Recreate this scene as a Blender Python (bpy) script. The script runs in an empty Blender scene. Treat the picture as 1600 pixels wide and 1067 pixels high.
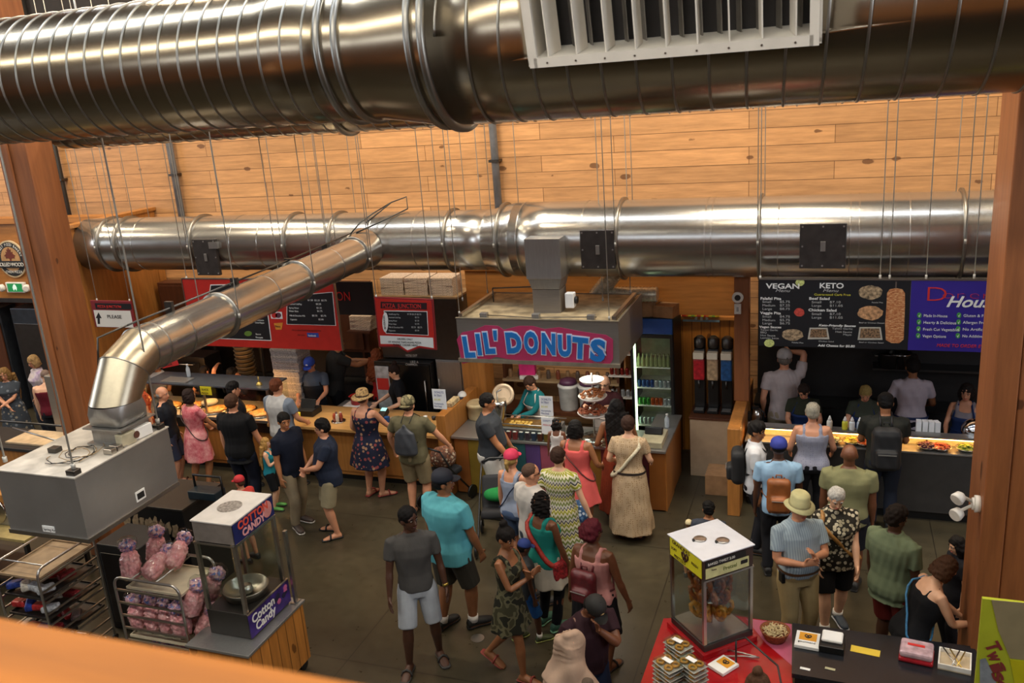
import bpy, bmesh, math, random
import numpy as np
from mathutils import Vector as V, Matrix, noise
C = bpy.context.scene
COL = C.collection
R = math.radians
pi = math.pi
rnd = random.Random(7)

# ------------------------------------------------------------------ camera solved from the photo's vanishing points
F = 1371.5; CAMH = 5.75
_D = np.array([350., 4670., F]); _D /= np.linalg.norm(_D)
_X = -np.array([-3800., -118., F]); _X /= np.linalg.norm(_X)
_X -= _D * (_X @ _D); _X /= np.linalg.norm(_X)
_Y = np.cross(_X, -_D)
if _Y[2] < 0: _Y = -_Y
_Z = -_D
def ray(px, py):
    d = np.array([px - 800, py - 533.5, F]); return (d @ _X / F, d @ _Y / F, d @ _Z / F)
def pz(px, py, z=0.0):
    r = ray(px, py); k = (z - CAMH) / r[2]; return V((r[0] * k, r[1] * k, z))
def pyy(px, py, y):
    r = ray(px, py); k = y / r[1]; return V((r[0] * k, y, CAMH + r[2] * k))
cd = bpy.data.cameras.new('camera'); cam = bpy.data.objects.new('camera', cd); COL.objects.link(cam)
cd.sensor_width = 36; cd.lens = F / 1600 * 36; cd.clip_start = 0.05; cd.clip_end = 100
M = Matrix(((_X[0], -_X[1], -_X[2], 0), (_Y[0], -_Y[1], -_Y[2], 0), (_Z[0], -_Z[1], -_Z[2], CAMH), (0, 0, 0, 1)))
cam.matrix_world = M
cd.dof.use_dof = True; cd.dof.focus_distance = 10.5; cd.dof.aperture_fstop = 4.0
C.camera = cam
C.view_settings.view_transform = 'Standard'; C.view_settings.look = 'None'
C.view_settings.gamma = 1; C.view_settings.use_curve_mapping = False

# ------------------------------------------------------------------ materials
MATS = {}
def srgb(h):
    if isinstance(h, str):
        h = h.lstrip('#'); c = [int(h[i:i + 2], 16) / 255 for i in (0, 2, 4)]
    else: c = list(h)
    return tuple(x / 12.92 if x <= .04045 else ((x + .055) / 1.055) ** 2.4 for x in c) + (1,)
class NT:
    def __init__(s, name):
        s.m = bpy.data.materials.new(name); s.m.use_nodes = True; s.n = s.m.node_tree.nodes; s.l = s.m.node_tree.links
        s.b = s.n['Principled BSDF']
        s.tc = None
    def node(s, t, **kw):
        n = s.n.new(t)
        for k, v in kw.items(): setattr(n, k, v)
        return n
    def coord(s, sc=(1, 1, 1), rot=(0, 0, 0), loc=(0, 0, 0)):
        if not s.tc: s.tc = s.node('ShaderNodeTexCoord')
        mp = s.node('ShaderNodeMapping'); mp.inputs['Scale'].default_value = sc; mp.inputs['Rotation'].default_value = rot
        mp.inputs['Location'].default_value = loc
        s.l.new(s.tc.outputs['Object'], mp.inputs[0]); return mp.outputs[0]
    def noise(s, co, scale=5, detail=3, rough=.5):
        n = s.node('ShaderNodeTexNoise'); s.l.new(co, n.inputs['Vector'])
        n.inputs['Scale'].default_value = scale; n.inputs['Detail'].default_value = detail; n.inputs['Roughness'].default_value = rough
        return n.outputs['Fac']
    def ramp(s, fac, stops, interp='LINEAR'):
        r = s.node('ShaderNodeValToRGB'); r.color_ramp.interpolation = interp
        e = r.color_ramp.elements
        while len(e) < len(stops): e.new(.5)
        for i, (p, c) in enumerate(stops):
            e[i].position = p; e[i].color = c if len(c) == 4 else tuple(c) + (1,)
        s.l.new(fac, r.inputs[0]); return r.outputs[0]
    def mix(s, fac, a, b, mode='MIX'):
        m = s.node('ShaderNodeMix', data_type='RGBA', blend_type=mode)
        for i, v in ((0, fac), (6, a), (7, b)):
            if hasattr(v, 'is_output'): s.l.new(v, m.inputs[i])
            else: m.inputs[i].default_value = v
        return m.outputs[2]
    def math(s, op, a, b=0.0, c=None):
        m = s.node('ShaderNodeMath', operation=op)
        for i, v in enumerate((a, b) if c is None else (a, b, c)):
            if hasattr(v, 'is_output'): s.l.new(v, m.inputs[i])
            else: m.inputs[i].default_value = v
        return m.outputs[0]
    def bump(s, h, st=.3, d=.01):
        b = s.node('ShaderNodeBump'); b.inputs['Strength'].default_value = st; b.inputs['Distance'].default_value = d
        s.l.new(h, b.inputs['Height']); s.l.new(b.outputs[0], s.b.inputs['Normal'])
    def set(s, **kw):
        for k, v in kw.items():
            k = k.replace('_', ' ')
            if hasattr(v, 'is_output'): s.l.new(v, s.b.inputs[k])
            else: s.b.inputs[k].default_value = v
        return s.m
def plain(name, col, rough=.6, metal=0, var=.12, sc=8, bump=0, emis=None, es=1, spec=.5):
    k = (name, str(col), rough, metal, emis)
    if k in MATS: return MATS[k]
    t = NT(name); c = srgb(col)
    if var:
        f = t.noise(t.coord(), sc, 4)
        d = tuple(max(0, x * (1 - var * 2)) for x in c[:3]) + (1,); u = tuple(min(1, x * (1 + var)) for x in c[:3]) + (1,)
        t.set(Base_Color=t.ramp(f, [(.3, d), (.7, u)]))
        if bump: t.bump(f, bump)
    else: t.set(Base_Color=c)
    t.set(Roughness=rough, Metallic=metal)
    t.b.inputs['Specular IOR Level'].default_value = spec
    if emis: t.set(Emission_Color=srgb(emis), Emission_Strength=es)
    MATS[k] = t.m; return t.m
def wood(name, col, dark=None, plank=None, axis='x', rough=.45, knots=True, gap=.006, length=2.6, var=.35, vert=False, grain=1.0):
    """plank timber; plank=(board height); axis: direction of the grain ('x','y','z'); plane of boards picked by vert flags"""
    k = (name,)
    if k in MATS: return MATS[k]
    t = NT(name); c = srgb(col); dk = srgb(dark) if dark else tuple(x * .45 for x in c[:3]) + (1,)
    st = {'x': (.6, 7, 7), 'y': (7, .6, 7), 'z': (7, 7, .6)}[axis]
    g = t.noise(t.coord(st), 3.2 * grain, 6, .6)
    g2 = t.noise(t.coord(tuple(x * 4 for x in st)), 3, 3, .6)
    base = t.ramp(g, [(.25, tuple(x * .62 + y * .12 for x, y in zip(c[:3], dk[:3])) + (1,)), (.75, tuple(min(1, x * 1.12) for x in c[:3]) + (1,))])
    base = t.mix(t.math('MULTIPLY', g2, .25), base, dk)
    h = g
    if plank:
        br = t.node('ShaderNodeTexBrick'); br.offset = .37; br.offset_frequency = 2; br.squash = 1
        rot = {'x': (R(90), 0, 0), 'y': (R(90), 0, R(90)), 'z': (0, R(90), 0), 'zy': (R(90), R(90), 0), 'h': (0, 0, 0)}
        sep = t.node('ShaderNodeSeparateXYZ')
        if not t.tc: t.coord()
        t.l.new(t.tc.outputs['Object'], sep.inputs[0])
        cb = t.node('ShaderNodeCombineXYZ')
        u, w = {'xz': (0, 2), 'yz': (1, 2), 'zx': (2, 0), 'zy': (2, 1), 'xy': (0, 1), 'yx': (1, 0)}[vert or 'xz']
        t.l.new(sep.outputs[u], cb.inputs[0]); t.l.new(sep.outputs[w], cb.inputs[1])
        t.l.new(cb.outputs[0], br.inputs['Vector'])
        for kk, vv in (('Scale', 1), ('Mortar Size', gap), ('Mortar Smooth', .2), ('Bias', 0), ('Brick Width', length), ('Row Height', plank)):
            br.inputs[kk].default_value = vv
        br.inputs['Color1'].default_value = (0, 0, 0, 1); br.inputs['Color2'].default_value = (1, 1, 1, 1); br.inputs['Mortar'].default_value = (.5, .5, .5, 1)
        v = t.math('MULTIPLY_ADD', br.outputs['Color'], var, 1 - var * .5)
        vc = t.node('ShaderNodeCombineColor')
        for i in range(3): t.l.new(v, vc.inputs[i])
        base = t.mix(1.0, base, vc.outputs[0], 'MULTIPLY')
        base = t.mix(t.math('MULTIPLY', br.outputs['Fac'], .8), base, tuple(x * .35 for x in dk[:3]) + (1,))
    if knots:
        kn = t.node('ShaderNodeTexVoronoi'); kn.inputs['Scale'].default_value = 1.0
        ks = {'x': (2.1, 3.4, 4.2), 'y': (3.4, 2.1, 4.2), 'z': (4.2, 4.2, 2.1)}[axis]
        wob = t.node('ShaderNodeVectorMath', operation='ADD')
        nz = t.node('ShaderNodeTexNoise'); nz.inputs['Scale'].default_value = 9; t.l.new(t.tc.outputs['Object'], nz.inputs['Vector'])
        sc_ = t.node('ShaderNodeVectorMath', operation='SCALE'); sc_.inputs['Scale'].default_value = .16
        t.l.new(nz.outputs['Color'], sc_.inputs[0]); t.l.new(t.coord(ks), wob.inputs[0]); t.l.new(sc_.outputs[0], wob.inputs[1])
        t.l.new(wob.outputs[0], kn.inputs['Vector'])
        sp = t.node('ShaderNodeSeparateColor'); t.l.new(kn.outputs['Color'], sp.inputs[0])
        rad = t.math('MULTIPLY', t.math('MAXIMUM', t.math('SUBTRACT', sp.outputs[0], .12), 0.0), .24)
        f = t.math('SMOOTH_MIN', t.math('MAXIMUM', t.math('MULTIPLY', t.math('SUBTRACT', rad, kn.outputs['Distance']), 40), 0.0), 1.0, .1)
        base = t.mix(t.math('MULTIPLY', f, .75), base, tuple(x * .5 for x in dk[:3]) + (1,))
    t.set(Base_Color=base, Roughness=rough); t.bump(h, .12, .004)
    MATS[k] = t.m; return t.m
def metal(name, col='#b9b4aa', rough=.25, streak=(1, 12, 12), amt=.5, bump=.06, met=1.0):
    k = (name,)
    if k in MATS: return MATS[k]
    t = NT(name); c = srgb(col)
    g = t.noise(t.coord(streak), 4, 5, .6)
    g2 = t.noise(t.coord(), 1.3, 3)
    t.set(Base_Color=t.ramp(g, [(.2, tuple(x * (1 - amt * .35) for x in c[:3])), (.8, c)]), Metallic=met,
          Roughness=t.math('ADD', t.math('MULTIPLY_ADD', g, .18 * amt, rough - .05), t.math('MULTIPLY', g2, .08)))
    if bump: t.bump(g2, bump, .03)
    MATS[k] = t.m; return t.m
def glass(name='clear_glass', col='#f2f6f4', rough=.02, alpha=.12):
    k = (name,)
    if k in MATS: return MATS[k]
    t = NT(name)
    tr = t.node('ShaderNodeBsdfTransparent'); tr.inputs[0].default_value = srgb(col)
    gl = t.node('ShaderNodeBsdfGlossy'); gl.inputs['Roughness'].default_value = rough
    lw = t.node('ShaderNodeLayerWeight'); lw.inputs[0].default_value = .5; f_ = t.math('POWER', lw.outputs['Facing'], 4.0)
    mx = t.node('ShaderNodeMixShader'); t.l.new(t.math('MULTIPLY_ADD', f_, .45, .035), mx.inputs[0])
    t.l.new(tr.outputs[0], mx.inputs[1]); t.l.new(gl.outputs[0], mx.inputs[2])
    t.l.new(mx.outputs[0], t.n['Material Output'].inputs[0])
    MATS[k] = t.m; return t.m

# ------------------------------------------------------------------ mesh building
class MB:
    def __init__(s): s.v = []; s.f = []; s.sm = []
    def add(s, vs, fs, smooth=False):
        o = len(s.v); s.v += [tuple(v) for v in vs]; s.f += [tuple(i + o for i in f) for f in fs]; s.sm += [smooth] * len(fs); return s
    def box(s, c, d, rot=None, bev=0):
        x, y, z = (d[0] / 2, d[1] / 2, d[2] / 2); m = Matrix.Identity(3)
        if rot is not None: m = (rot if isinstance(rot, Matrix) else Matrix.Rotation(rot, 3, 'Z'))
        c = V(c)
        if bev <= 0:
            vs = [(i, j, k) for i in (-x, x) for j in (-y, y) for k in (-z, z)]
            fs = [(0, 1, 3, 2), (4, 6, 7, 5), (0, 4, 5, 1), (2, 3, 7, 6), (0, 2, 6, 4), (1, 5, 7, 3)]
            return s.add([c + m @ V(v) for v in vs], fs)
        b = min(bev, x * .9, y * .9, z * .9)
        bm = bmesh.new(); bmesh.ops.create_cube(bm, size=1)
        for v in bm.verts: v.co = V((v.co.x * 2 * x, v.co.y * 2 * y, v.co.z * 2 * z))
        bmesh.ops.bevel(bm, geom=list(bm.edges), offset=b, segments=2, affect='EDGES', profile=.5)
        s.frombm(bm, c, m); return s
    def frombm(s, bm, c=(0, 0, 0), m=None, smooth=False):
        bm.verts.ensure_lookup_table(); c = V(c); m = m or Matrix.Identity(3)
        s.add([c + m @ v.co for v in bm.verts], [[v.index for v in f.verts] for f in bm.faces], smooth); bm.free()
    def b2(s, x0, x1, y0, y1, z0, z1, bev=0):
        return s.box(((x0 + x1) / 2, (y0 + y1) / 2, (z0 + z1) / 2), (abs(x1 - x0), abs(y1 - y0), abs(z1 - z0)), None, bev)
    def loft(s, rings, caps=True, smooth=True, closed=True):
        n = len(rings[0]); vs = [p for r in rings for p in r]; fs = []
        for i in range(len(rings) - 1):
            for j in range(n if closed else n - 1):
                a = i * n + j; b = i * n + (j + 1) % n
                fs.append((a, b, b + n, a + n))
        s.add(vs, fs, smooth)
        if caps:
            o = len(s.v) - len(vs)
            s.f.append(tuple(o + j for j in range(n))[::-1]); s.f.append(tuple(o + len(vs) - n + j for j in range(n))); s.sm += [False, False]
        return s
    def ring(s, c, ax, r, n=16, r2=None, up=None, ex=2.0):
        ax = V(ax).normalized(); u = V(up) if up else (V((0, 0, 1)) if abs(ax.z) < .9 else V((0, 1, 0)))
        a = u.cross(ax).normalized(); b = ax.cross(a).normalized(); r2 = r if r2 is None else r2
        out = []
        for i in range(n):
            t = 2 * pi * i / n; ct, st = math.cos(t), math.sin(t)
            if ex != 2: ct = math.copysign(abs(ct) ** (2 / ex), ct); st = math.copysign(abs(st) ** (2 / ex), st)
            out.append(V(c) + a * (ct * r) + b * (st * r2))
        return out
    def cyl(s, p0, p1, r, r1=None, n=16, caps=True, smooth=True):
        p0, p1 = V(p0), V(p1); ax = p1 - p0; r1 = r if r1 is None else r1
        return s.loft([s.ring(p0, ax, r, n), s.ring(p1, ax, r1, n)], caps, smooth)
    def lathe(s, c, prof, n=20, ax=(0, 0, 1), smooth=True, caps=True):
        ax = V(ax).normalized(); return s.loft([s.ring(V(c) + ax * h, ax, max(r, 1e-4), n) for r, h in prof], caps, smooth)
    def tube(s, pts, r, n=8, caps=True, closed=False):
        pts = [V(p) for p in pts]; rings = []; up = V((0, 0, 1)); rr = r if isinstance(r, (list, tuple)) else [r] * len(pts)
        for i, p in enumerate(pts):
            a = pts[max(0, i - 1)] if not closed else pts[i - 1]; b = pts[min(len(pts) - 1, i + 1)] if not closed else pts[(i + 1) % len(pts)]
            ax = (b - a).normalized()
            if i == 0:
                u = up if abs(ax.z) < .9 else V((0, 1, 0))
            u = (u - ax * u.dot(ax)).normalized()
            q = ax.cross(u)
            rings.append([p + u * (math.sin(2 * pi * k / n) * rr[i]) + q * (math.cos(2 * pi * k / n) * rr[i]) for k in range(n)])
        if closed: rings.append(rings[0])
        return s.loft(rings, caps and not closed, True)
    def ball(s, c, r, seg=14, rings=9, rot=None):
        r = (r, r, r) if not hasattr(r, '__len__') else r; m = rot or Matrix.Identity(3); rs = []
        for i in range(rings + 1):
            t = pi * i / rings
            rs.append([V(c) + m @ V((r[0] * max(math.sin(t), .02) * math.cos(2 * pi * k / seg), r[1] * max(math.sin(t), .02) * math.sin(2 * pi * k / seg), -r[2] * math.cos(t))) for k in range(seg)])
        return s.loft(rs, True, True)
    def prism(s, poly, d, M4=None):
        """poly in local xy, extruded 0..d along z, placed by matrix"""
        M4 = M4 or Matrix.Identity(4); n = len(poly)
        vs = [M4 @ V((p[0], p[1], 0)) for p in poly] + [M4 @ V((p[0], p[1], d)) for p in poly]
        fs = [tuple(range(n))[::-1], tuple(range(n, 2 * n))] + [(i, (i + 1) % n, n + (i + 1) % n, n + i) for i in range(n)]
        return s.add(vs, fs)
    def build(s, name, mat, parent=None, kind=None, label=None, loc=None):
        me = bpy.data.meshes.new(name); me.from_pydata([tuple(v) for v in s.v], [], s.f)
        me.polygons.foreach_set('use_smooth', s.sm)
        me.materials.append(mat); me.update()
        o = bpy.data.objects.new(name, me); COL.objects.link(o)
        if parent: o.parent = parent
        if loc: o.location = loc
        if kind: o['kind'] = kind
        if label: o['label'] = label
        return o
def T(name, label, cat, loc=(0, 0, 0), rz=0, group=None):
    o = bpy.data.objects.new(name, None); COL.objects.link(o); o.location = loc; o.rotation_euler = (0, 0, rz)
    o.empty_display_size = .1
    return tag(o, label, cat, group)
def tag(o, label, cat, group=None):
    o['label'] = label; o['category'] = cat
    if group: o['group'] = group
    return o
def S(name, mb, mat): return mb.build(name, mat, None, 'structure')
def text(s, parent, loc, size, mat, rot=(90, 0, 0), name='lettering', align='LEFT', ext=.002, off=0, sx=1, shear=0, label=None, valign='BOTTOM_BASELINE', spacing=1):
    c = bpy.data.curves.new('t', 'FONT'); c.body = s; c.size = size; c.extrude = ext; c.offset = off; c.align_x = align; c.align_y = valign; c.shear = shear
    c.resolution_u = 3; c.space_character = spacing
    o = bpy.data.objects.new('t', c); COL.objects.link(o)
    dg = bpy.context.evaluated_depsgraph_get(); me = bpy.data.meshes.new_from_object(o.evaluated_get(dg))
    bpy.data.objects.remove(o); bpy.data.curves.remove(c)
    me.materials.clear(); me.materials.append(mat)
    o = bpy.data.objects.new(name, me); COL.objects.link(o); o.parent = parent; o.location = loc
    o.rotation_euler = tuple(R(a) for a in rot); o.scale = (sx, 1, 1)
    if label: o['label'] = label
    return o
def joinmesh(objs, name, parent=None):
    """bake several meshes made for one part into one object"""
    mats = []; vs = []; fs = []; sm = []; mi = []
    par = parent
    for o in objs:
        m = o.matrix_basis; off = len(vs)
        ml = []
        for mm in o.data.materials:
            if mm not in mats: mats.append(mm)
            ml.append(mats.index(mm))
        vs += [tuple(m @ v.co) for v in o.data.vertices]
        for p in o.data.polygons:
            fs.append(tuple(i + off for i in p.vertices)); sm.append(p.use_smooth); mi.append(ml[p.material_index] if ml else 0)
    me = bpy.data.meshes.new(name); me.from_pydata(vs, [], fs)
    for mm in mats: me.materials.append(mm)
    me.polygons.foreach_set('use_smooth', sm); me.polygons.foreach_set('material_index', mi); me.update()
    for o in objs: bpy.data.objects.remove(o)
    n = bpy.data.objects.new(name, me); COL.objects.link(n)
    if par: n.parent = par
    return n
def copy_tree(o, parent=None):
    c = o.copy(); COL.objects.link(c)
    if parent: c.parent = parent
    for ch in list(o.children): copy_tree(ch, c)
    return c

# ------------------------------------------------------------------ common materials
DUCT = metal('galvanised_duct', '#a3957f', .2, (.12, 1.2, 1.2), .35, .03, .98)
DUCT2 = metal('bright_duct', '#bfbcb5', .22, (.15, 2, 2), .35, .03, .93)
RING = metal('duct_flange', '#9a968e', .35, (4, 4, 4), .4)
STEEL = metal('brushed_steel', '#a8a6a2', .32, (10, 10, 1), .5, .02, .75)
DSTEEL = metal('dark_steel', '#5d5a57', .4, (3, 3, 3), .5, .02)
ALU = metal('aluminium_tube', '#bdb9b2', .3, (3, 3, 3), .4, .02)
ROD = plain('zinc_rod', '#b5b2aa', .4, .3, .05)
WHITE = plain('white_paint', '#e8e4dc', .5)
BLACK = plain('black_plastic', '#141414', .4, var=.1)
DARK = plain('dark_equipment', '#232120', .5)
RED = plain('red_sign', '#b52a22', .45, var=.06)
PAPER = plain('white_paper', '#e9e9e6', .8, var=.03)
CARD = plain('cardboard', '#a57d55', .85)
GLASS = glass()
# ------------------------------------------------------------------ the setting
def floor_mat():
    t = NT('polished_concrete'); co = t.coord()
    a = t.noise(co, .6, 5, .6); b = t.noise(co, 7, 5, .65)
    base = t.ramp(t.math('MULTIPLY_ADD', b, .35, t.math('MULTIPLY', a, .65)), [(.3, srgb('#302b20')), (.55, srgb('#403a2c')), (.75, srgb('#504935'))])
    sep = t.node('ShaderNodeSeparateXYZ'); t.l.new(t.tc.outputs['Object'], sep.inputs[0])
    def line(o, off):
        m = t.math('MODULO', t.math('ADD', o, off), 3.0)
        return t.math('LESS_THAN', t.math('ABSOLUTE', t.math('SUBTRACT', m, 1.5)), .006)
    f = t.math('MAXIMUM', line(sep.outputs[0], 60 + 1.72 + 1.5), line(sep.outputs[1], 60 - 6.83 + 1.5))
    base = t.mix(t.math('MULTIPLY', f, .75), base, srgb('#1c1712'))
    t.set(Base_Color=base, Roughness=t.math('MULTIPLY_ADD', b, .22, .2)); t.bump(b, .05, .003)
    return t.m
PINE = wood('pine_boards', '#cf9c68', '#70401f', plank=.245, axis='x', rough=.5, length=3.1, gap=.005, var=.34, vert='xz')
OAK = wood('warm_plywood', '#b87a3a', '#6b3d18', axis='x', knots=False, rough=.4)
OAKZ = wood('warm_plywood_upright', '#b87a3a', '#6b3d18', axis='z', knots=False, rough=.4)
BEAM = wood('glulam_timber', '#985c33', '#552a12', axis='z', knots=True, rough=.5, grain=.8)
COUNT = wood('maple_worktop', '#c8995c', '#8a5a2a', axis='x', knots=False, rough=.3)
TONG = wood('upright_pine_boards', '#b67429', '#6b3a10', plank=.14, axis='z', vert='zx', length=9, gap=.006, rough=.45, var=.25)
TONGY = wood('upright_cart_boards', '#c07c34', '#6b3a10', plank=.14, axis='z', vert='zy', length=9, gap=.006, rough=.45, var=.25)
BROWN = wood('brown_cabinet_wood', '#5a3018', '#2c160a', axis='z', knots=False, rough=.5)
WY = 13.1
S('floor', MB().b2(-24, 9, -6, WY + .2, -.2, 0), floor_mat())
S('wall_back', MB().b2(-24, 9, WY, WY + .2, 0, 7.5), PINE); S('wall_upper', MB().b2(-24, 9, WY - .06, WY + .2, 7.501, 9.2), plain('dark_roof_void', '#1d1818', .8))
S('wall_right', MB().b2(9, 9.2, -6, WY, 0, 9.2), wood('side_wall_boards', '#a86a30', '#5c3010', plank=.245, axis='y', vert='yz', length=3.1))
S('wall_left', MB().b2(-24.2, -24, -6, WY, 0, 9.2), wood('side_wall_boards'	, '#a86a30', '#5c3010', plank=.245, axis='y', vert='yz', length=3.1))
S('wall_front', MB().b2(-24, 9, -6.2, -6, 0, 9.2), wood('front_wall_boards', '#a0642d', '#5c3010', plank=.245, axis='x', vert='xz', length=3.1))
S('ceiling', MB().b2(-24, 9, -6, WY + .2, 9.2, 9.4), wood('roof_boards', '#4a2c18', '#1e1008', plank=.2, axis='y', vert='yx', length=4))
# partition the long duct passes through
pw = MB(); pw.b2(-11.95, -11.83, 10.9, WY - .01, 0, 3.98); pw.b2(-12.0, -11.78, 10.9, WY - .01, 3.985, 4.04)
pw.b2(-11.829, -11.80, 11.0, 13.0, 3.72, 3.92); pw.b2(-11.829, -11.80, 11.0, 11.15, 0, 3.719); pw.b2(-11.829, -11.80, 12.9, 13.0, 0, 3.719)
S('wall_partition', pw, OAKZ)
# timber posts
tp = MB(); tp.b2(-9.38, -9.22, 8.0, 8.44, 0, 9.2, .012); tp.b2(-9.215, -8.95, 8.02, 8.42, 0, 9.2, .012)
S('trim_1', tp, BEAM)
tp = MB(); tp.b2(1.19, 1.36, 7.12, 7.82, 0, 9.2, .012); tp.b2(1.365, 1.95, 7.14, 7.8, 0, 9.2, .012)
S('trim_2', tp, BEAM)
# balcony rail in front of the viewer
a = pz(0, 958, CAMH - .5); 
rl = MB(); rl.b2(-4, 2.5, a.y - .30, a.y, CAMH - .56, CAMH - .5, .012)
S('trim_3', rl, wood('orange_rail_timber', '#c27212', '#8f4f0c', axis='x', rough=.65, knots=False))
S('trim_4', MB().b2(-4, 2.5, a.y - .2, a.y - .1, CAMH - 1.6, CAMH - .57), OAK)
S('trim_5', MB().b2(-6, 4, -6, a.y - .02, CAMH - 1.9, CAMH - 1.6), OAK)
# roof beams above, seen only at the top left and in the reflections
for i, y in enumerate((-2, 2.5, 9.8)):
    S('trim_%d' % (6 + i), MB().b2(-23.9, 8.9, y, y + .35, 8.5, 9.19), BEAM)

# ------------------------------------------------------------------ ducts
def flange(root, X, Yc, Zc, r, w=.03, h=.045, name='flange', mat=None):
    return MB().lathe((X - w / 2, Yc, Zc), [(r - .01, 0), (r + h, 0), (r + h, w), (r - .01, w)], 56, (1, 0, 0)).build(name, mat or RING, root)
FY, FZ, FR, FR2 = 5.7, 6.055, .48, .55
big = T('spiral_duct', 'huge shiny spiral steel duct running across the top of the picture', 'duct', (-3, FY, FZ))
def seg(root, x0, x1, r0, r1=None, name='duct_section', mat=DUCT, n=96):
    r1 = r0 if r1 is None else r1; xs = np.linspace(x0, x1, max(2, int(abs(x1 - x0) / .5)))
    return MB().loft([MB().ring((x, 0, 0), (1, 0, 0), r0 + (r1 - r0) * (x - x0) / (x1 - x0), n) for x in xs], True).build(name, mat, root)
seg(big, -12, -.14, FR); seg(big, .58, 8, FR2)
rd = MB(); prof = [(-.14, FR), (.05, FR + .004), (.1, FR + .008), (.5, FR2), (.58, FR2)]
rd.loft([rd.ring((x, 0, 0), (1, 0, 0), r, 96) for x, r in prof], False).build('reducer', DUCT, big)
for x in (-.16, -.03, .52, .62): flange(big, x, 0, 0, FR + .0 if x < .2 else FR2, .035, .03 if x != .62 else .05)
def helix(root, x0, x1, r, pitch, rr=.009):
    n = int((x1 - x0) / pitch * 72); pts = []
    for i in range(n + 1):
        t = 2 * pi * i / 72; pts.append((x0 + pitch * i / 72, -math.cos(t) * r, math.sin(t) * r))
    return MB().tube(pts, rr, 6).build('spiral_seam', RING, root)
helix(big, -12, -.2, FR, .165); helix(big, .7, 8, FR2, .205)
# register on the big duct
vr = T('air_register', 'white louvred air grille box on the side of the huge duct', 'vent', (0, 0, 0))
tilt = R(14); ctr = V((-.885, 4.98, 6.19)); hw, hh = .745, .32
nrm = V((0, -math.cos(tilt), -math.sin(tilt))); upv = V((0, -math.sin(tilt), math.cos(tilt)))
vr.location = ctr; RM = Matrix((V((1, 0, 0)), -nrm, upv)).transposed()   # local: x right, y into duct, z up
vr.rotation_euler = RM.to_euler()
fw = .055
m = MB(); m.b2(-hw - .02, hw + .02, 0, .016, -hh - fw, -hh); m.b2(-hw - .02, hw + .02, 0, .016, hh, hh + fw); m.b2(-hw - .02 - fw * .5, -hw, 0, .016, -hh - fw, hh + fw); m.b2(hw, hw + .02 + fw * .5, 0, .016, -hh - fw, hh + fw)
m.build('frame', plain('register_white', '#ddd6ca', .5, var=.04), vr)
m = MB(); m.b2(-hw, hw, .02, .3, -hh - .012, -hh); m.b2(-hw, hw, .02, .3, hh, hh + .012); m.b2(-hw - .012, -hw, .02, .3, -hh, hh); m.b2(hw, hw + .012, .02, .3, -hh, hh)
m.b2(-hw - .06, -hw - .02, .02, .34, -hh - .04, hh + .04); m.b2(hw + .02, hw + .06, .02, .34, -hh - .04, hh + .04); m.b2(-hw - .06, hw + .06, .02, .3, -hh - .05, -hh - .02); m.b2(-hw - .06, hw + .06, .02, .3, hh + .02, hh + .05)
m.build('box_sides', plain('register_white', '#ddd6ca', .5, var=.04), vr)
for i in range(9):
    x = -hw + .085 + i * (2 * hw - .17) / 8
    MB().box((x, .085, 0), (.008, .15, 2 * hh - .004), R(-14 + 3.5 * i)).build('louvre', plain('register_white', '#ddd6ca', .5, var=.04), vr)
for i in range(14):
    x = -hw + .06 + i * (2 * hw - .12) / 13
    MB().box((x, .23, 0), (.006, .06, 2 * hh - .004), R(30)).build('rear_blade', plain('grey_blade', '#77726a', .5), vr)
MB().b2(-hw, hw, .285, .295, -hh, hh).build('backing', DARK, vr)
for i in range(9): MB().cyl((-hw + .06 + i * .17, -.004, -hh - fw * .55), (-hw + .06 + i * .17, .001, -hh - fw * .55), .006, None, 8).build('screw', RING, vr)
ds_ = [o for o in big.children if o.name.startswith('duct_section')][-1]
cut = MB().b2(-hw - .01, hw + .01, -.3, .32, -hh - .01, hh + .01).build('cut', DARK); bpy.context.view_layer.update()
cut.matrix_world = vr.matrix_basis.copy(); bpy.context.view_layer.update()
for ds_ in [o for o in big.children if o.name.startswith('duct_section') or o.name.startswith('spiral_seam') or o.name.startswith('reducer') or o.name.startswith('flange')]:
    md = ds_.modifiers.new('b', 'BOOLEAN'); md.object = cut; md.operation = 'DIFFERENCE'
    me = bpy.data.meshes.new_from_object(ds_.evaluated_get(bpy.context.evaluated_depsgraph_get())); ds_.modifiers.clear(); ds_.data = me
bpy.data.objects.remove(cut)
# second duct behind
sd = T('spiral_duct', 'smaller dark spiral duct half hidden behind the huge one', 'duct', (-9.3, 9, CAMH - 9 * math.tan(R(2.5)) + .45))
seg(sd, 0, 16, .45); helix(sd, 0, 16, .45, .2); flange(sd, 4.15, 0, 0, .45)
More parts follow.
